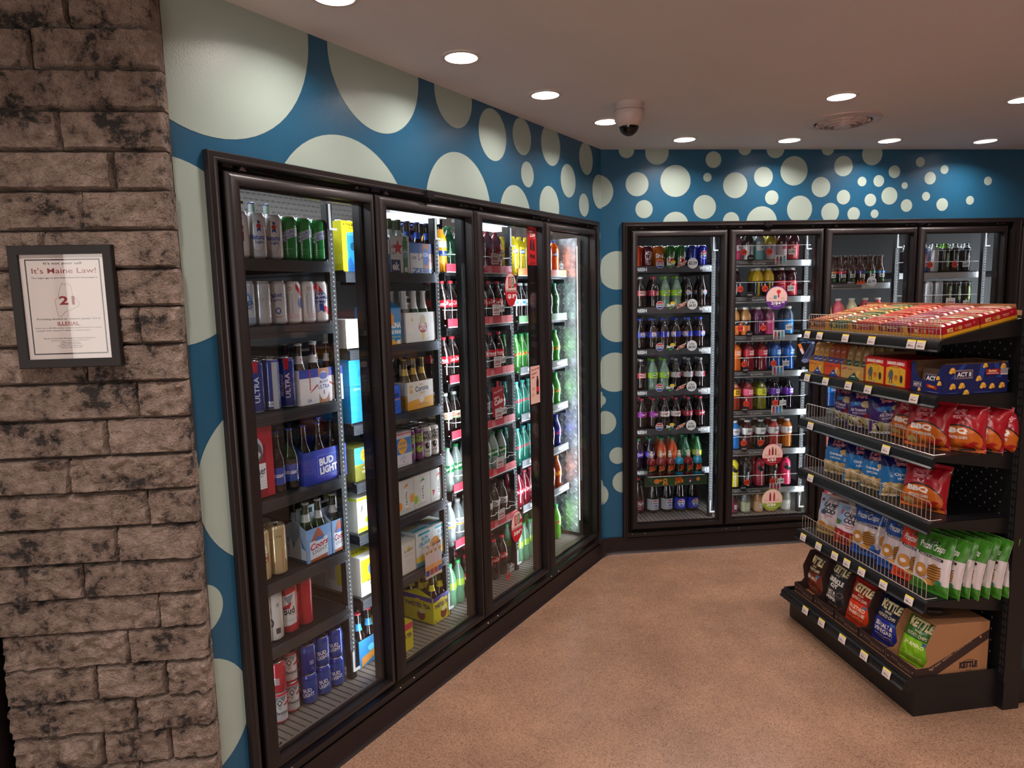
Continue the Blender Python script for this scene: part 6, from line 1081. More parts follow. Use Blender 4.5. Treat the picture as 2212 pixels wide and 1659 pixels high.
for x in (0.0, -WX-.03):
    mb = MB(); mb.b2(x, x+.03, .388, .464, 0.0, 1.672, GB); mb.b2(x-.002, x+.032, .382, .388, .12, 1.66, GB2)
    o = mb.build('post', rack); mb = MB()
    for j in range(44): mb.b2(x+.008, x+.013, .3806, .382, .16+j*.034, .182+j*.034, M('#2a2a2e', .5)); mb.b2(x+.019, x+.024, .3806, .382, .16+j*.034, .182+j*.034, M('#2a2a2e', .5))
    q = mb.build('slots', o); q['kind'] = 'stuff'
GSH = [(1.548, .075), (1.330, 0), (1.088, .0), (.820, 0), (.490, 0)]
GNAME = ['top', 'second', 'third', 'fourth', 'fifth']
def gz(i, y): # height of the deck at depth y
    z, rise = GSH[i]; return z+rise*(y-.04)/.345
for i, (z, rise) in enumerate(GSH):
    for side in (0, 1):
        if side and i: continue
        mb = MB(); f = (lambda y: y) if not side else (lambda y: .852-y)
        y0, y1 = f(.04), f(.385); zb = z+rise-.0; x0, x1 = -WX-.01, 0
        vs = [(x0, y0, z-.02), (x1, y0, z-.02), (x1, y1, zb-.02-.03*(rise == 0)), (x0, y1, zb-.02-.03*(rise == 0)), (x0, y0, z), (x1, y0, z), (x1, y1, zb), (x0, y1, zb)]
        fs = [(0, 3, 2, 1), (4, 5, 6, 7), (0, 1, 5, 4), (1, 2, 6, 5), (2, 3, 7, 6), (3, 0, 4, 7)]
        mb.add(vs, fs if not side else [q[::-1] for q in fs], GB, flat=True)
        for x in (-WX-.008, -.006): mb.add([(x, y0, z-.02), (x+.004, y0, z-.02), (x+.004, y1, zb-.07), (x, y1, zb-.07), (x, y0, z), (x+.004, y0, z), (x+.004, y1, zb), (x, y1, zb)], fs if not side else [q[::-1] for q in fs], GB, flat=True)
        o = empty('rack_shelf', FM('G'), f"black steel rack shelf, {GNAME[i]} one, {'aisle' if not side else 'far'} side of the snack rack", 'rack shelf', 'shelves hooked on the snack rack')
        mb.build('deck', o)
        if not side: channel(z, .04).build('price_channel', o)
        if i != 1:
            mb = MB(); yy = .048 if not side else .804; zt = z+.078; xa, xb = -.905, -.022; r_ = .006 if i else .004
            mb.tube([(xa, yy, z+.001), (xa, yy, zt-.01), (xa+.01, yy, zt), (xb-.01, yy, zt), (xb, yy, zt-.01), (xb, yy, z+.001)], .0019, WIRE, closed=True)
            mb.tube([(xa, yy, z+.040), (xb, yy, z+.040)], .0014, WIRE) if i == 0 else None
            nb = 44 if i == 0 else 36
            for k in range(1, nb):
                x = xa+(xb-xa)*k/nb; mb.tube([(x, yy, z+.001), (x, yy, zt)], .0015, WIRE, n=4)
            for x in (xa, xb): mb.tube([(x, yy, z+.002), (x, yy+.05, z+.004)], .0014, WIRE, n=4)
            mb.build('wire_fence', o)
# price tags in the channels
def gtag(x, z, yf, lab):
    m = FM('G', x, yf-.0205, z-.024) @ Matrix.Rotation(rad(-6), 4, 'X'); mb = MB(); n = 6
    vs = []
    for k in range(n+1):
        a = k/n; vs += [(-.024, -.003+.004*a*a, -.018+.036*a), (.024, -.003+.004*a*a, -.018+.036*a)]
    mw, my = M('#ddd0cc', .5), M('#e8d23a', .5)
    mb.add(vs, [(2*k, 2*k+1, 2*k+3, 2*k+2) for k in range(n-1)], mw); mb.add(vs[-4:], [(0, 1, 3, 2)], my)
    art(mb, [('r', -6+q*1.6, -6, .7, 9, '#3a3434') for q in range(-6, 5)]+[('r', 9, -7, 10, 3, '#4a4244'), ('r', -3, 5, 34, 1.2, '#8a7e7c')], flat(0, -.0035, 0), lay0=.1, dl=.005)
    tag(mb.build('price_tag', M0=m), lab, 'price tag', 'yellow-topped price tags on the snack rack')
for i, xs in enumerate(((.8706, .7644, .5633, .3812, .1396, .0869), (.8589, .7038, .5279, .3906, .11), (.8174, .2587), (.8027,), (.8501, .7141, .581, .4879, .381, .2349, .079))):
    for j, s in enumerate(xs): gtag(-s, GSH[i][0], .04, f"yellow-topped price tag, {ORD[j]} from left on the {GNAME[i]} shelf edge of the snack rack")
for j, s in enumerate((.6921, .5545, .3927, .2391, .0938)): gtag(-s, .168, -.035, f"yellow-topped price tag, {ORD[j]} from left on the base edge of the snack rack")
# ------------------------------------------------------------------ bags
def bag(w_, h, t, base, arts, seed=0, back=None, seal=.014, name='snack_bag', ah=None):
    vs_ = h/(ah or h)
    def surf(u, v, side=1, lay=0.0):   # u in -.5..5, v 0..1
        a = max(0.0, 1-abs(2*u)**2.6)**.62; s_ = seal/h
        vv = min(max((v-s_)/(1-2*s_), 0), 1); b_ = (max(0.0, sin(pi*vv))**.55)
        p = a*b_*t/2*(1.12-.30*v)
        wr = NZ.noise((u*6+seed, v*5, seed*1.7))*.008*a+NZ.noise((u*13+seed, v*9, seed))*.002
        wr += .0045*(1-min(1, abs(vv-.97)/.22))*sin(u*34+seed)+.004*(1-min(1, abs(vv-.03)/.2))*sin(u*30+seed*2)
        p += wr*min(1, b_*1.5); p = max(p, -.004)
        wx = w_*(1-.10*b_*(1-.4*abs(2*u)))
        z = v*h; 
        if v in (0, 1) or v < s_*.3 or v > 1-s_*.3: z += .0012*((int((u+.5)*40)) % 2)
        return (u*wx, -side*(p+.0012+lay), z)
    def mk(m, lab):
        mb = MB(); nx, nz = 36, 44
        for side in (1, -1):
            vs = [surf(i/nx-.5, j/nz, side) for j in range(nz+1) for i in range(nx+1)]; W = nx+1
            fs = [(j*W+i, j*W+i+1, (j+1)*W+i+1, (j+1)*W+i) for j in range(nz) for i in range(nx)]
            mb.add(vs, fs if side == 1 else [q[::-1] for q in fs], M(base if side == 1 else (back or base), .28, 0, 1, 0, .5))
        arts_ = arts
        art(mb, arts_, lambda u, v, l: surf(max(-.5, min(.5, u/w_)), max(0, min(1, v*vs_/h)), 1, l+.0017), step=(w_*1000/30, h/vs_*1000/34), lay0=.0, dl=min(.22, 4/max(len(arts_), 1)), rough=.28)
        return mb.build(name, M0=m)
    return mk, w_/2, h
def putbag(k, x, y, z, yaw, tilt, label, group, roll=0):
    m = FM('G', x, y, z, rad(yaw)) @ Matrix.Rotation(rad(-tilt), 4, 'X') @ Matrix.Rotation(rad(roll), 4, 'Y')
    if k not in PROTO: o = PROTO[k] = SPEC[k][2][0](m, label)
    else: o = copy_tree(PROTO[k]); o.matrix_world = m
    return tag(o, label, SPEC[k][1], group)
def HD(x, y, s, c='#c41f34'): return [T('Humpty', x-4*s, y+11*s, 78*s, 27*s, '#efe6ea', 8, .16, .1), T('Dumpty', x+6*s, y-13*s, 84*s, 27*s, '#efe6ea', 8, .16, .1), T('Humpty', x-4*s, y+11*s, 76*s, 24*s, c, 8, .07, .1), T('Dumpty', x+6*s, y-13*s, 82*s, 24*s, c, 8, .07, .1)]
def CH(x, y, w_, h, c='#d8b56a', a=0): return ('p', [(x+w_/2*cos(t*pi/6+a)*(1+.12*sin(3*t)), y+h/2*sin(t*pi/6+a)) for t in range(12)], c)
reg('bg_bbq', 'red and orange barbecue chip bag', 'chip bag', bag(.195, .198, .095, '#a81426', [('o', 0, 62, 182, 150, '#15100f'), ('o', 0, 56, 182, 146, '#c8641c'), ('r', 0, 8, 186, 16, '#c8641c')]+HD(-4, 186, 1.0)+[T('BBQ', -8, 104, 96, 32, '#efe9e4', 0, .09), T('POTATO CHIPS', -2, 72, 84, 15, '#efe9e4', 0, .07), ('p', [(10, 20), (62, 56), (80, 52), (40, 12)], '#b01a1a'), ('p', [(20, 50), (70, 30), (76, 22), (24, 34)], '#c42a1c'), ('o', -52, 34, 50, 40, '#d8b86a'), ('p', [(0, 10), (60, 22), (64, 8), (10, 2)], '#3a1c10')], 1, '#b8b4b4', ah=.245))
reg('bg_purple', 'purple popcorn bag', 'snack bag', bag(.18, .2, .095, '#3a1c66', [('r', 0, 214, 180, 72, '#1c1c5c'), ('p', [(-60, 150), (88, 170), (88, 150), (-40, 128)], '#2a6ab8')]+HD(-2, 200, .85)+[T('LIGHT', -20, 150, 50, 18, '#4a9ad8', 4, .06), T('All Dressed', 0, 112, 90, 18, '#cfc8dc', 6, .06), T('POPCORN', 8, 92, 80, 12, '#cfc8dc', 6, .04), CH(40, 150, 60, 40, '#c8b084', .5), ('p', [(30, 90), (60, 96), (70, 60), (40, 54)], '#8a1a2a')]+[CH(-60+22*(i % 6), 18+18*(i//6)+6*(i % 2), 28, 24, ['#d8ca9a', '#b8b86a', '#e0d8c0'][i % 3], i) for i in range(18)]+[('p', [(-66, 60), (-56, 60), (-40, 20), (-50, 20)], '#22244a'), ('p', [(0, 50), (10, 54), (30, 20), (20, 16)], '#8a1a2a')], 2, '#6a6a8a', ah=.25))
reg('bg_blue', 'blue original popcorn bag', 'snack bag', bag(.185, .2, .095, '#1872b8', [('r', 0, 214, 186, 76, '#171a5a'), ('p', [(-92, 180), (92, 192), (92, 160), (-92, 172)], '#171a5a')]+HD(0, 200, .9)+[T('LIGHT', 0, 154, 44, 16, '#2a86d0', 4, .06), T('Original', 0, 128, 84, 22, '#e4e8f0', 0, .07), T('POPCORN', 6, 106, 66, 12, '#e4e8f0', 0, .05), CH(54, 150, 54, 36, '#c8a86a', .4)]+[CH(-72+18*(i % 9), 10+15*(i//9)+5*(i % 2), 27, 22, ['#d8bc82', '#c8a468', '#e2cc9a'][i % 3], i) for i in range(45)], 3, '#7a88a0', ah=.25))
reg('bg_cape', 'white chip bag with dark lettering', 'chip bag', bag(.17, .205, .085, '#c9bcc0', [('p', [(-80, 236), (-30, 236), (-20, 150), (-80, 130)], '#a8b8d0'), ('o', -56, 208, 22, 18, '#8a2a34'), T('CAPE', 4, 184, 86, 30, '#16192c', -4, .07), T('COD', 12, 150, 80, 30, '#16192c', -4, .07), ('o', -22, 140, 40, 30, '#3a4a6a'), ('r', 14, 122, 60, 3, '#b03a4a'), ('p', [(-80, 70), (80, 60), (80, 0), (-80, 0)], '#c4a060'), CH(-30, 60, 70, 40, '#b8823a'), CH(26, 40, 70, 44, '#c8963a', 1), ('r', 40, 220, 34, 2, '#8a8088')], 4, '#9a9098', ah=.245))
reg('bg_cape2', 'white chip bag with red lower part', 'chip bag', bag(.15, .2, .07, '#c9bcc0', [('p', [(-74, 236), (-10, 236), (-10, 130), (-74, 110)], '#8fa8c8'), ('p', [(-74, 150), (-30, 146), (-40, 120), (-74, 116)], '#4a6a3a'), ('o', -40, 196, 14, 30, '#a83a44'), T('CAPE', 10, 184, 76, 28, '#16192c', -4, .07), T('COD', 16, 152, 70, 28, '#16192c', -4, .07), ('r', 16, 124, 60, 3, '#b03a4a'), ('r', 16, 112, 40, 3, '#b03a4a'), ('p', [(-74, 96), (74, 84), (74, 0), (-74, 0)], '#9a2034')]+[('p', [(-60+i*34, 0), (-46+i*34, 0), (-30+i*34, 74), (-42+i*34, 78)], '#c87a30') for i in range(4)], 5, '#9a9098', ah=.24))
def pret(c, fl, fc): return [('r', 0, 232, 172, 104, c), ('r', 0, 26, 172, 52, c), T('Pretzel Crisps', 0, 212, 120, 40, '#e8e4e6', 0, .03, .35), ('p', [(-60, 182), (60, 172), (60, 160), (-60, 170)], '#17171a'), T(fl, 0, 171, 104, 7, '#e8e4e6', -5, .03), ('o', -34, 96, 60, 66, '#b07a3a'), ('o', -34, 96, 26, 22, '#c9bcc0'), ('o', 28, 100, 62, 84, '#a87434')]+[('p', [(0, 70+i*12), (58, 74+i*12), (58, 69+i*12), (0, 65+i*12)], '#5a3a1c') for i in range(6)]+[('o', 8, 50, 60, 26, '#c08a44'), ('o', 52, 62, 22, 24, fc), ('r', 0, 240, 60, 8, '#14181a'), T('SNACK FACTORY', 0, 240, 54, 4, '#e0dcdc')]
reg('bg_pblue', 'blue and white pretzel crisp bag', 'pretzel bag', bag(.15, .235, .055, '#c4b8bc', pret('#1c4a9a', 'ORIGINAL', '#3a6ab8'), 6, '#c4b8bc', ah=.27))
reg('bg_pgreen', 'green and white pretzel crisp bag', 'pretzel bag', bag(.17, .25, .05, '#cbbfc2', pret('#3a7a22', 'GARLIC PARMESAN', '#2a7a4a'), 7, '#3a7a22', ah=.28))
reg('bg_pred', 'red and white pretzel crisp bag', 'pretzel bag', bag(.155, .24, .055, '#c4b8bc', pret('#c4381e', 'BUFFALO WING', '#8a2a1c'), 8, '#3a1a18', ah=.28))
def ket(l1, l2, c2): return [T('KETTLE', 0, 176, 112, 38, '#14100c', 0, .13), T('KETTLE', 0, 177, 112, 38, '#e4d6a0', 0, .09), T('BRAND', 0, 148, 36, 9, '#e4d6a0', 0, .03), T('POTATO CHIPS', 0, 130, 98, 14, '#e0d4b8', 0, .03), ('p', [(-78, 112), (78, 118), (78, 0), (-78, 0)], c2), T(l1, 0, 88, 100, 20, '#e8dcc0', 0, .03), T(l2, 0, 62, 104, 20, '#e8dcc0', 0, .03) if l2 else ('r', 0, 66, 10, .5, c2), T('great taste...naturally', 0, 40, 92, 6, '#e8dcc0', 0, .02, .2), ('r', 46, 106, 20, 12, '#3a6a9a')]
reg('bg_kbrown', 'brown sea salt chip bag', 'chip bag', bag(.155, .215, .07, '#3c201c', ket('SEA SALT', '', '#6a2c1c'), 9, '#3c201c'))
reg('bg_kblack', 'black krinkle cut chip bag', 'chip bag', bag(.16, .24, .075, '#25262a', [T('KETTLE', 0, 200, 110, 36, '#e4d6a0', 0, .09), ('ring', 10, 204, 110, 56, 2, '#8a8a8c'), T('BRAND', 0, 172, 30, 7, '#c8bc98'), T('KRINKLE', 0, 146, 104, 24, '#e6e2da', -2, .09), T('CUT', 0, 120, 50, 20, '#e6e2da', 0, .08), T('SALT &', -4, 88, 52, 15, '#e6e2da', 0, .05), ('r', 0, 76, 60, 2, '#e6e2da'), T('FRESH GROUND', 0, 70, 60, 5, '#e6e2da'), T('PEPPER', 0, 54, 74, 18, '#e6e2da', 0, .05), ('ring', 50, 90, 30, 24, 1.2, '#8a8a8c')], 10, '#25262a'))
reg('bg_kred', 'red backyard barbeque chip bag', 'chip bag', bag(.16, .215, .075, '#9a1c18', ket('BACKYARD', 'BARBEQUE', '#c83a1c'), 11, '#8a1a16'))
reg('bg_kblue', 'navy sea salt vinegar chip bag', 'chip bag', bag(.17, .225, .08, '#171c3a', ket('SEA SALT &', 'VINEGAR', '#1f2c84'), 12, '#171c3a'))
reg('bg_kgreen', 'green jalapeno chip bag', 'chip bag', bag(.17, .215, .08, '#2a6a24', ket('JALAPENO', '', '#7ab022'), 13, '#2a6a24'))
reg('bg_dark', 'dark grey crumpled snack bag', 'snack bag', bag(.16, .2, .05, '#4a4644', [('r', 0, 100, 90, 40, '#5a5654')], 14))
# third shelf: purple and red bags
S3, S4, S5 = 1.089, .821, .491
putbag('bg_purple', -.745, .155, S3, 0, 10, 'purple popcorn bag, leftmost bag on the third rack shelf', 'purple popcorn bags', 5)
putbag('bg_purple', -.57, .13, S3, 16, 8, 'purple popcorn bag facing forward, second from left on third rack shelf', 'purple popcorn bags')
putbag('bg_purple', -.43, .17, S3, 52, 8, 'purple popcorn bag turned sideways, third from left on third rack shelf', 'purple popcorn bags', -4)
putbag('bg_bbq', -.30, .155, S3, 8, 8, 'red and orange barbecue chip bag beside the last purple bag, third shelf', 'barbecue chip bags', 3)
putbag('bg_bbq', -.155, .125, S3, 18, 9, 'red and orange barbecue chip bag facing forward behind the wire, third shelf', 'barbecue chip bags')
putbag('bg_bbq', -.075, .20, S3, 38, 6, 'red and orange barbecue chip bag standing partly behind others, third shelf', 'barbecue chip bags')
putbag('bg_bbq', -.075, .275, S3, 40, 8, 'red and orange barbecue chip bag turned to the rack end, third shelf', 'barbecue chip bags', 8)
putbag('bg_bbq', -.055, .335, S3, 48, 6, 'rearmost barbecue chip bag at the rack end with shiny back, third shelf', 'barbecue chip bags', 14)
# fourth shelf
putbag('bg_blue', -.745, .135, S4, 16, 10, 'blue original popcorn bag, leftmost on the fourth rack shelf', 'blue popcorn bags')
putbag('bg_blue', -.575, .15, S4, 40, 8, 'blue original popcorn bag, second from left on the fourth rack shelf', 'blue popcorn bags')
putbag('bg_blue', -.455, .13, S4, 12, 8, 'blue original popcorn bag, third from left on the fourth rack shelf', 'blue popcorn bags')
putbag('bg_blue', -.335, .17, S4, 58, 8, 'blue popcorn bag turned sideways beside the barbecue bag, fourth rack shelf', 'blue popcorn bags')
putbag('bg_bbq', -.17, .135, S4, 20, 10, 'lone red and orange barbecue chip bag at the right of fourth shelf', 'barbecue chip bags')
# fifth shelf
putbag('bg_cape', -.79, .13, S5, 12, 10, 'white chip bag with dark lettering, leftmost on the fifth rack shelf', 'white chip bags', -2)
putbag('bg_cape2', -.635, .12, S5, 24, 8, 'white and red chip bag beside the blue pretzel bags, fifth rack shelf', 'white chip bags', 3)
putbag('bg_dark', -.60, .24, S5+.05, 26, 14, 'dark grey crumpled bag behind the white chip bags, fifth rack shelf', 'snack bags')
putbag('bg_pblue', -.505, .12, S5, 18, 10, 'blue and white pretzel bag facing forward, beside the white bags', 'blue pretzel bags')
putbag('bg_pblue', -.40, .19, S5+.004, 40, 10, 'blue and white pretzel bag turned sideways, middle of the three', 'blue pretzel bags')
putbag('bg_pblue', -.315, .12, S5, 22, 12, 'blue and white pretzel bag leaning beside the red one', 'blue pretzel bags', 6)
putbag('bg_pred', -.20, .11, S5, 24, 12, 'red and white pretzel bag between blue and green ones', 'pretzel bags', 6)
putbag('bg_dark', -.16, .29, S5+.03, -4, 14, 'dark grey crumpled bag behind the red pretzel bag, fifth rack shelf', 'snack bags')
for j in range(7):
    putbag('bg_pgreen', -.088+.004*(j % 2)+.006*j, .115+j*.041, S5, 12+(j % 3)*3, 8-(j % 2)*2, f"green and white pretzel bag, {['front one', 'second', 'third', 'fourth', 'fifth', 'sixth', 'rearmost'][j]} of the row at the rack end", 'green pretzel bags', (0, 5, 2, 6, 3, 5, 2)[j])
# ------------------------------------------------------------------ base: cardboard chip trays
KD, KF = '#2e1813', '#9a6c48'
def chipbox(x0, x1, y0, d, z, label, kraft=False, hb=.215):
    root = empty('cardboard_tray', FM('G', x0, y0, z), label, 'cardboard tray', 'cardboard chip trays on the rack base'); w_ = x1-x0; cd = M(KD, .8); cf = M(KF, .85); t = .003
    mb = MB(); mb.b2(0, w_, 0, t, 0, .05, cd); mb.b2(0, w_, 0, d, 0, t, cf)
    art(mb, [('r', 0, 3, w_*1000, 5, KF), T('ALL', -w_*180, 32, w_*260, 12, '#6a4a38', 0, .06), T('NATURAL', w_*160, 22, w_*420, 16, '#6a4a38', 0, .08), ('o', -w_*400, 26, 8, 10, '#8a6a58'), ('o', w_*420, 26, 8, 10, '#8a6a58')], flat(w_/2, 0, 0), lay0=.3, rough=.8); mb.build('front_lip', root)
    for s_, x in (('l', 0), ('r', w_-t)):
        P = [(0, 0), (d, 0), (d, hb), (.085, hb), (.045, hb*.62), (.055, .07), (.04, .05), (0, .05)]
        mb = MB(); n = len(P); mc = cf if kraft else cd
        mb.add([(x, a, b_) for a, b_ in P]+[(x+t, a, b_) for a, b_ in P], [tuple(range(n)), tuple(range(2*n-1, n-1, -1))]+[(k, k+n, (k+1) % n+n, (k+1) % n) for k in range(n)], mc, flat=True)
        if kraft and s_ == 'r':
            art(mb, [('p', [(-d*500, 6), (-d*500+85, 6), (-d*500+85, 50), (-d*500+40, 50), (-d*500, 50)], KD), ('p', [(-d*500+60, 8), (-d*500+86, 6), (d*500, 150), (d*500, 190), (-d*500+60, 48)], KD), T('great taste...naturally', -4, 96, 216, 17, '#9a7a5c', 31.5, .02), ('o', -100, 40, 8, 8, '#9a7a5c'), ('o', 128, 160, 10, 10, '#9a7a5c'), T('KETTLE', 78, 44, 84, 30, '#241410', 0, .13), ('ring', 82, 52, 64, 30, 2.2, '#241410'), T('BRAND', 80, 20, 26, 5, '#4a2c20', 0, .05), ('r', 50, 20, 22, .8, '#4a2c20'), ('r', 110, 20, 22, .8, '#4a2c20')], flat(x+t, d/2, 0, 'r'), lay0=.3, rough=.8)
        mb.build('side_panel', root)
    mb = MB(); mb.b2(0, w_, d-t, d, 0, hb, cf if kraft else cd); mb.build('rear_wall', root)
    if kraft:
        mb = MB(); mb.b2(0, w_, .09, d, hb, hb+.003, cf); mb.b2(.02, .10, .13, .23, hb+.003, hb+.0035, M('#6a5648', .6)); art(mb, [T('SHIP', 0, 0, 60, 16, '#c8beb4', 70, .05)], flat(.06, .18, hb+.0035, 'u'), lay0=.1); mb.build('top_panel', root)
    return root
BZ0 = .1505
bx = [(-.905, -.735), (-.731, -.561), (-.557, -.377), (-.373, -.193), (-.189, -.012)]
nm = ['brown sea salt', 'black krinkle cut', 'red barbeque', 'navy vinegar', 'green jalapeno']; ky = ['bg_kbrown', 'bg_kblack', 'bg_kred', 'bg_kblue', 'bg_kgreen']
for i, (a, c) in enumerate(bx):
    chipbox(a, c, .012 if i < 4 else .008, .335, BZ0, f"{'kraft brown' if i == 4 else 'dark brown'} cardboard tray holding {nm[i]} chip bags, on the rack base", i == 4, .222)
for i, (x, y, yaw, tl, ro) in enumerate(((-.825, .085, -6, 10, -3), (-.655, .075, 4, 14, 3), (-.475, .08, 8, 12, 4), (-.29, .085, 8, 14, 3), (-.110, .085, 10, 16, 2))):
    putbag(ky[i], x, y, BZ0+.006, yaw, tl, f"{SPEC[ky[i]][0]} at the front of its tray on the rack base", 'chip bags in the cardboard trays', ro)
    putbag(ky[i], x+.012, y+.09, BZ0+.006, yaw-4, 8, f"{SPEC[ky[i]][0]} standing behind the front one on the rack base", 'chip bags in the cardboard trays', -ro)
# ------------------------------------------------------------------ second shelf: snack caddies, animal cracker boxes, popcorn box
S2 = 1.331
LAN = [('#c8842a', '#c08c3a', '#23408a'), ('#c4421c', '#b0522c', '#23408a'), ('#b8945a', '#a88a5c', '#1f4a3a')]
def packm(base, band):
    def mk(m, lab):
        mb = MB(); w_, h, d = .036, .150, .024; mt = M(base, .3, 0, 1, 0, .4); n = 14; vs = []
        for j in range(n+1):
            v = j/n; k = min(1, min(v, 1-v)*n/1.6); k = k**.5
            for (a, b_) in ((-1, -1), (1, -1), (1, 1), (-1, 1)): vs.append((a*w_/2*(.92+.08*k), b_*d/2*(.08+.92*k), v*h))
        mb.add(vs, [(4*j+q, 4*j+(q+1) % 4, 4*j+4+(q+1) % 4, 4*j+4+q) for j in range(n) for q in range(4)], mt)
        art(mb, [('r', 0, 62, 35, 38, band), T('LANCE', 0, 114, 24, 9, '#e4d8dc', 14, .06), ('r', 0, 98, 22, 3, '#8a3a2a'), T('peanut', 0, 66, 22, 7, '#dcd8e0', 10, .03), ('o', 0, 26, 30, 26, '#d8b27a'), ('o', 0, 26, 14, 12, '#c08a44'), ('r', 0, 134, 30, 6, '#a87a4a')], lambda u, v, l: (u*.94, -d/2-.0006-l, v), lay0=.2)
        return mb.build('cracker_pack', M0=m)
    return mk, .018, .15
for i, (c1, c2, c3) in enumerate(LAN): reg(f'pk{i}', ['amber cracker pack', 'orange-red cracker pack', 'tan cracker pack'][i], 'cracker pack', packm(c2, c3))
for i, (a, c) in enumerate(((-.908, -.782), (-.779, -.648), (-.645, -.478))):
    c1, c2, c3 = LAN[i]; w_ = c-a; root = empty('cracker_caddy', FM('G', a, .058, S2), f"{['amber', 'orange-red', 'tan'][i]} cardboard caddy of cracker packs on the second rack shelf", 'cracker caddy', 'cracker caddies')
    mb = MB(); m_ = M(c1, .45); mi_ = M('#8a6448', .8); mb.b2(0, w_, 0, .0015, 0, .062, m_); mb.b2(0, w_, 0, .26, 0, .0015, mi_); mb.b2(0, w_, .2585, .26, 0, .13, mi_)
    for x in (0, w_-.0015): mb.add([(x, 0, 0), (x, .26, 0), (x, .26, .13), (x, .06, .13), (x, 0, .062), (x+.0015, 0, 0), (x+.0015, .26, 0), (x+.0015, .26, .13), (x+.0015, .06, .13), (x+.0015, 0, .062)], [(0, 1, 2, 3, 4), (9, 8, 7, 6, 5)]+[(k, k+5, (k+1) % 5+5, (k+1) % 5) for k in range(5)], mi_, flat=True)
    W_ = w_*1000
    art(mb, [T('Lance', -W_*.34, 48, W_*.24, 10, '#a01c3a', 10, .08), T(['Toast', 'Cheese', 'Captains'][i], -W_*.08, 46, W_*.2, 7, '#2a2a4a', 0, .04), ('p', [(-W_*.2, 0), (W_*.1, 34), (W_*.36, 0)], c3), ('o', W_*.28, 28, W_*.22, 34, '#d8a85a'), ('o', W_*.38, 20, W_*.18, 30, '#c08a3a'), ('r', W_*.06, 14, W_*.16, 5, '#dcd8d0')], flat(w_/2, 0, 0), lay0=.2)
    mb.build('tray', root)
    n = 3
    for j in range(n):
        for r in range(2 if i < 2 else 3):
            putbag(f'pk{i}', a+w_*(j+.55)/n-.004, .085+r*.05, S2+.003, 0, 8, f"{SPEC['pk%d' % i][0]}, {ORD[j]} from left, {['front', 'second', 'third'][r]} row of its caddy", 'cracker packs in the caddies')
for i, a in enumerate((-.473, -.341)):
    for r in range(4):
        w_ = .127; m = FM('G', a, .062+r*.052, S2); mb = MB(); mb.b2(0, w_, 0, .050, 0, .118, M('#c4141c', .4))
        if r == 0: art(mb, [('p', [(-58, 4), (58, 4), (58, 78), (0, 92), (-58, 78)], '#d8a82a'), ('r', 0, 98, 112, 18, '#c4141c'), T("BARNUM'S ANIMALS", 0, 100, 104, 15, '#ece4dc', 0, .09), T('CRACKERS', 0, 84, 50, 6, '#8a2a1a', 0, .04), ('o', -26, 50, 26, 44, '#55585e'), ('r', -34, 24, 6, 26, '#4a4c52'), ('r', -20, 24, 6, 26, '#4a4c52'), ('p', [(-40, 62), (-46, 34), (-42, 34), (-34, 54)], '#55585e'), ('o', 4, 38, 24, 24, '#c8782a'), ('o', 4, 44, 14, 14, '#a85a1c'), ('p', [(22, 76), (28, 76), (26, 40), (20, 40)], '#c88a3a'), ('o', 36, 36, 18, 34, '#2a2c30'), ('r', 0, 8, 112, 6, '#c8b83a'), ('o', -4, 6, 14, 8, '#5a9ac8')], flat(w_/2, 0, 0), lay0=.2)
        if r == 0: art(mb, [('r', 0, 60, 46, 100, '#b01018')], flat(w_, .025, 0, 'r'), lay0=.1)
        tag(mb.build('cracker_box', M0=m), f"red and yellow animal cracker box, {['left', 'right'][i]} stack, {['front', 'second', 'third', 'rear'][r]} one, second rack shelf", 'cracker box', 'animal cracker boxes')
# popcorn box
x0, x1, y0, d, h = -.185, -.016, .062, .29, .118
root = empty('popcorn_box', FM('G', x0, y0, S2), 'long blue popcorn display box with cut-out front, end of second rack shelf', 'popcorn box')
NB = '#141f5c'; nb = M(NB, .42); w_ = x1-x0; BRN = M('#6a4a34', .8)
def pop(x, y, s): return [CH(x, y, 22*s, 20*s, '#e0a83a', .3), CH(x-7*s, y-8*s, 16*s, 14*s, '#e8b84a', 1), CH(x+7*s, y-6*s, 14*s, 14*s, '#d89a2c', 2), ('o', x+2*s, y+3*s, 7*s, 6*s, '#f0d08a')]
def act(x, y, s): return [('fr', x, y, 78*s, 34*s, 1.2*s, '#d8a88a'), ('r', x, y, 74*s, 30*s, '#141a48')]+[('r', x-33*s+i*6*s, y+e*12.5*s, 2.4*s, 2.4*s, '#dcd4cc') for i in range(12) for e in (-1, 1)]+[T('ACT II', x, y, 62*s, 17*s, '#ece8ea', 0, .07)]
mb = MB(); mb.b2(0, w_, 0, d, 0, .0015, BRN)
F = [(0, 0), (w_, 0), (w_, h), (w_-.012, h), (w_-.022, .07), (w_-.05, .046), (w_-.085, .052), (w_-.115, .035), (w_-.135, .05), (.030, h), (0, h)]
F = [(0, 0), (w_, 0), (w_, h), (w_-.004, h), (w_-.040, .050), (.075, .046), (.040, .056), (.028, .075), (.022, h), (0, h)]
n = len(F); t = .0015
from mathutils.geometry import tessellate_polygon
tri = tessellate_polygon([[Vector((a, 0, b_)) for a, b_ in F]])
mb.add([(a, 0, b_) for a, b_ in F]+[(a, t, b_) for a, b_ in F], [tuple(q) for q in tri]+[tuple(k+n for k in q[::-1]) for q in tri]+[(k, k+n, (k+1) % n+n, (k+1) % n) for k in range(n)], nb, flat=True)
art(mb, act(-46, 28, .62)+pop(-34, 10, .6)+[('p', [(4, 22), (60, 16), (60, 30), (4, 36)], '#a01c24'), T('Butter', 32, 28, 30, 8, '#e0b03a', -5, .06)]+pop(72, 46, .8)+pop(64, 66, .7)+[('r', 40, 6, 60, 1.5, '#8a94c8')], flat(w_/2, 0, 0), lay0=.2)
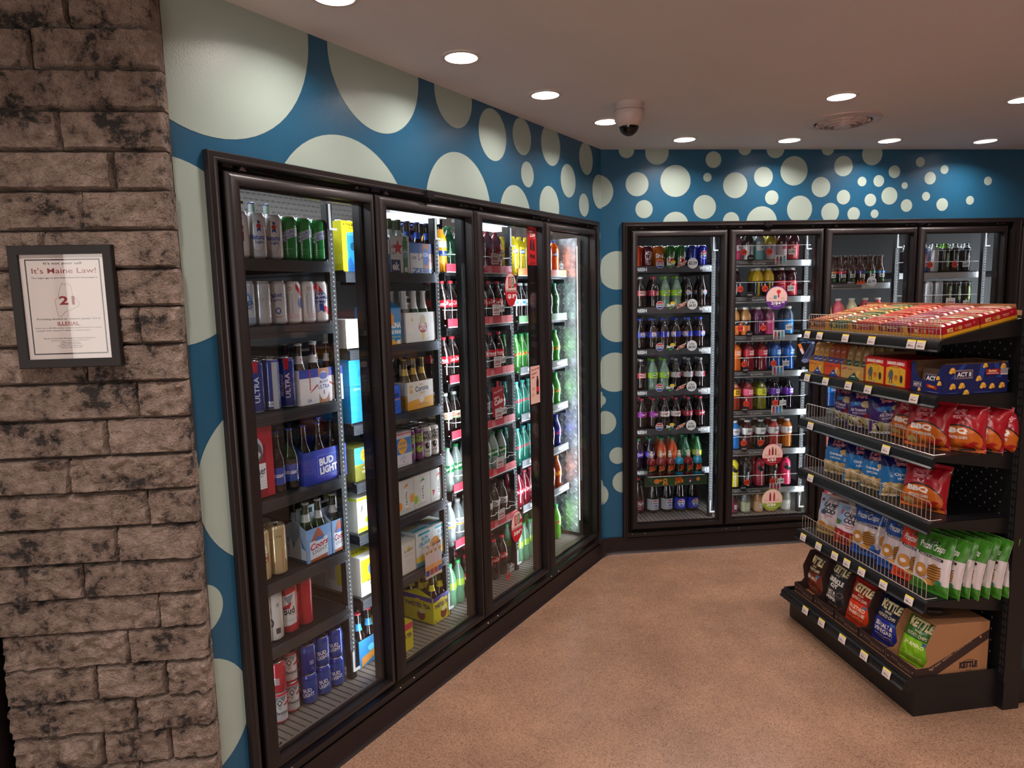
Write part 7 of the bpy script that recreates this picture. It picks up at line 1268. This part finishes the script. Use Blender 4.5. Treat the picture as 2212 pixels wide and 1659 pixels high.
art(mb, [('r', -.0, 59, d*1000, 117, '#121c58'), ('p', [(-60, 117), (-40, 117), (-90, 60), (-110, 60)], '#1d3f94'), ('p', [(20, 117), (50, 117), (30, 50), (10, 50)], '#1d3f94'), ('p', [(80, 117), (100, 117), (118, 60), (96, 60)], '#1d3f94')]+act(-52, 78, 1)+pop(-104, 96, 1)+pop(14, 62, .9)+pop(40, 112, .8)+pop(120, 108, .9)+pop(-100, 34, 1)+pop(-60, 36, 1)+pop(34, 34, 1)+pop(74, 30, .9)+pop(118, 32, 1)+pop(-40, 8, 1)+[('r', 74, 84, 64, 22, '#a01c24'), T('Butter', 74, 88, 38, 9, '#e8d8a0', 0, .06), ('r', 74, 78, 52, 3, '#e0b8b0'), ('r', 124, 84, 32, 26, '#d8d0d4')]+[('r', 111+i*2.6, 86, 1.3, 20, '#26305c') for i in range(11)]+[('r', -100, 6, 40, 1.5, '#5a68b0'), ('r', 30, 6, 80, 1.5, '#5a68b0')], flat(w_, d/2, 0, 'r'), lay0=.2)
mb.b2(w_-t, w_, 0, d, 0, h, nb); mb.b2(0, t, 0, d, 0, h, nb); mb.b2(0, w_, d-t, d, 0, h, nb); mb.b2(t, 2*t, t, d, 0, h+.004, BRN); mb.b2(t, w_-t, d-2*t, d-t, 0, h+.006, BRN)
for i in range(36): mb.b2(w_-.003, w_-.0015, .012+i*.0076, .0155+i*.0076, h, h+.004, BRN)
mb.build('carton', root)
for r in range(6):
    mb = MB(); mb.b2(-.058, .058, 0, .026, 0, .092, M('#6a5648', .35, .2))
    if r == 0: art(mb, act(0, 52, 1.1)+[('fr', 0, 52, 92, 40, 1.5, '#3a3a4a')], flat(0, 0, 0), lay0=.2)
    tag(mb.build('popcorn_pack', M0=FM('G', (x0+x1)/2+.008, y0+.018+r*.04, S2+.004) @ Matrix.Rotation(rad(-6), 4, 'X')), f"brown foil popcorn pack, {ORD[r]} from the front inside the blue box", 'popcorn pack', 'popcorn packs in the blue box')
# ------------------------------------------------------------------ top shelf: snack trays
TR = [('#5a1c1c', '#c8842a', ['#c88a50', '#a8463a', '#d8a070'], 'brown and amber'), ('#1c4a34', '#c8a02a', ['#8a9a6a', '#d89a50', '#5a7a5a'], 'green and yellow'), ('#9a1a24', '#d8a02a', ['#d85a4a', '#e08a70', '#c83a3a'], 'red and yellow'), ('#7a1428', '#d8982a', ['#c87a90', '#b84a5c', '#d8a0a0'], 'maroon and yellow'), ('#b0121f', '#e0a01e', ['#d8a080', '#c8303c', '#e0c0a8'], 'bright red and gold')]
TA = math.atan2(.075, .345); KR = M('#9a6a4a', .8)
RZ = lambda: [('p', [(-54, 34), (-14, 34), (-20, 20), (-48, 20)], '#b0121f'), T('RITZ', -46, 24, 26, 15, '#e8d28a', 0, .1), ('o', -2, 24, 18, 17, '#c8843a'), ('ring', -2, 24, 12, 11, 1.2, '#e0b070'), ('p', [(-28, 28), (-8, 30), (-8, 20), (-24, 18)], '#b8601c'), ('r', 32, 28, 30, 2, '#e8b8b0'), ('r', 32, 22, 24, 1.4, '#e8b8b0'), ('o', 60, 30, 10, 9, '#d8505a')]
for side in range(2):
  for i in range(5):
    for r in range(2):
        if side and (i < 3 or r): continue
        a = -.905+i*.178; w_ = .174; d = .165
        cA, cB, cc, nmx = TR[i if not side else 4]
        m = FM('G') @ Matrix.Translation((a, .056, GSH[0][0]+.004)) @ Matrix.Rotation(TA, 4, 'X') @ Matrix.Translation((0, r*(d+.003), 0))
        if side: m = FM('G') @ Matrix.Translation((a+w_, .70, 1.575)) @ Matrix.Rotation(pi, 4, 'Z') @ Matrix.Rotation(TA*.8, 4, 'X')
        lab = f"{nmx} snack tray, {ORD[i]} from left, {['front', 'rear'][r]} row, top of the rack" if not side else f"red snack tray on the far side of the rack top, {['left', 'right'][i-3]} one"
        root = empty('snack_tray', m, lab, 'snack tray', 'snack trays on top of the rack'); mb = MB(); h = .044; ma, mbb = M(cA, .4), M(cB, .45); t = .0018
        mb.b2(0, w_, 0, t, .013, h, ma); mb.b2(0, w_, 0, t, 0, .013, mbb); mb.b2(w_-t, w_, 0, d, .013, h, ma); mb.b2(w_-t, w_, 0, d, 0, .013, mbb); mb.b2(0, t, 0, d, 0, h, KR); mb.b2(0, w_, d-t, d, 0, h+.012*(r == 1), KR); mb.b2(t, w_-t, t, d-t, 0, t, KR)
        mb.b2(0, .004, 0, d, h, h+.0015, M('#c8742a', .5))
        if i == 4 or side: art(mb, RZ(), flat(w_/2, 0, 0), lay0=.2); art(mb, RZ(), flat(w_, d/2, 0, 'r'), lay0=.2)
        else: art(mb, [('r', -62, 28, 18, 18, '#d8b03a'), T(['Wafers', 'Oats & Honey', 'Strawberry', 'Fruit Bars'][i], -8, 30, 62, 9, '#e4c8a0', 0, .07), ('r', -4, 19, 50, 2, '#c8a080'), ('r', 66, 22, 32, 40, '#d8962a'), ('o', 48, 24, 22, 20, '#a8683a')], flat(w_/2, 0, 0), lay0=.2)
        mb.build('tray', root)
        if side: continue
        for k in range(6):
            key = f'sn{i}{k % 3}'
            if key not in SPEC:
                def mkp(col=cc[k % 3], acc=cc[(k+1) % 3]):
                    def mk(m_, lab_):
                        mb = MB(); n = 12; vs = []; w2, d2, h2 = .158, .021, .046
                        for j in range(n+1):
                            v = j/n; q = min(1, min(v, 1-v)*n/1.2)**.5
                            for (p_, s_) in ((-1, -1), (1, -1), (1, 1), (-1, 1)): vs.append((-w2/2+w2*v, p_*d2/2*(.2+.8*q)+.001*sin(v*40), h2/2+s_*h2/2*(.6+.4*q)+.0012*sin(v*31+p_)))
                        mb.add(vs, [(4*j+q, 4*j+(q+1) % 4, 4*j+4+(q+1) % 4, 4*j+4+q) for j in range(n) for q in range(4)]+[(3, 2, 1, 0), (4*n, 4*n+1, 4*n+2, 4*n+3)], M(col, .28, .0, 1, 0, .4))
                        art(mb, [('r', 0, 0, 60, 17, acc), ('r', -50, 0, 22, 16, '#c08068'), ('o', 34, 0, 20, 15, '#d8b070')], lambda u, v, l: (u, v, h2+.0016+l), lay0=.1)
                        return mb.build('snack_pack', M0=m_)
                    return mk, .08, .046
                reg(key, ['brown and amber', 'green', 'red', 'maroon', 'gold and red'][i]+' snack pack', 'snack pack', mkp())
            mm = m @ Matrix.Translation((w_/2, .0165+k*.0258, .0022)) @ Matrix.Rotation(rad(-8), 4, 'X')
            if key not in PROTO: o = PROTO[key] = SPEC[key][2][0](mm, '')
            else: o = copy_tree(PROTO[key]); o.matrix_world = mm
            tag(o, f"{SPEC[key][0]}, {ORD[k]} from the front, tray {'behind' if r else 'in front'}, top rack shelf", 'snack pack', 'snack packs in the top trays')
# a bottle glimpsed behind the rack
# small dark kick and pale strip of the next rack, right edge
mb = MB(); mb.b2(.0, 1.2, 0, .5, 0, .35, GB); mb.b2(.0, 1.2, -.004, 0, .25, .262, M('#cfc6c2', .4)); mb.b2(0, 1.2, .05, .5, .35, 1.2, GB2)
tag(mb.build('display_case', M0=Matrix.Translation((2.62, 3.05, 0)) @ Matrix.Rotation(rad(4), 4, 'Z')), 'low black display case with pale strip beyond the rack, right edge', 'display case')
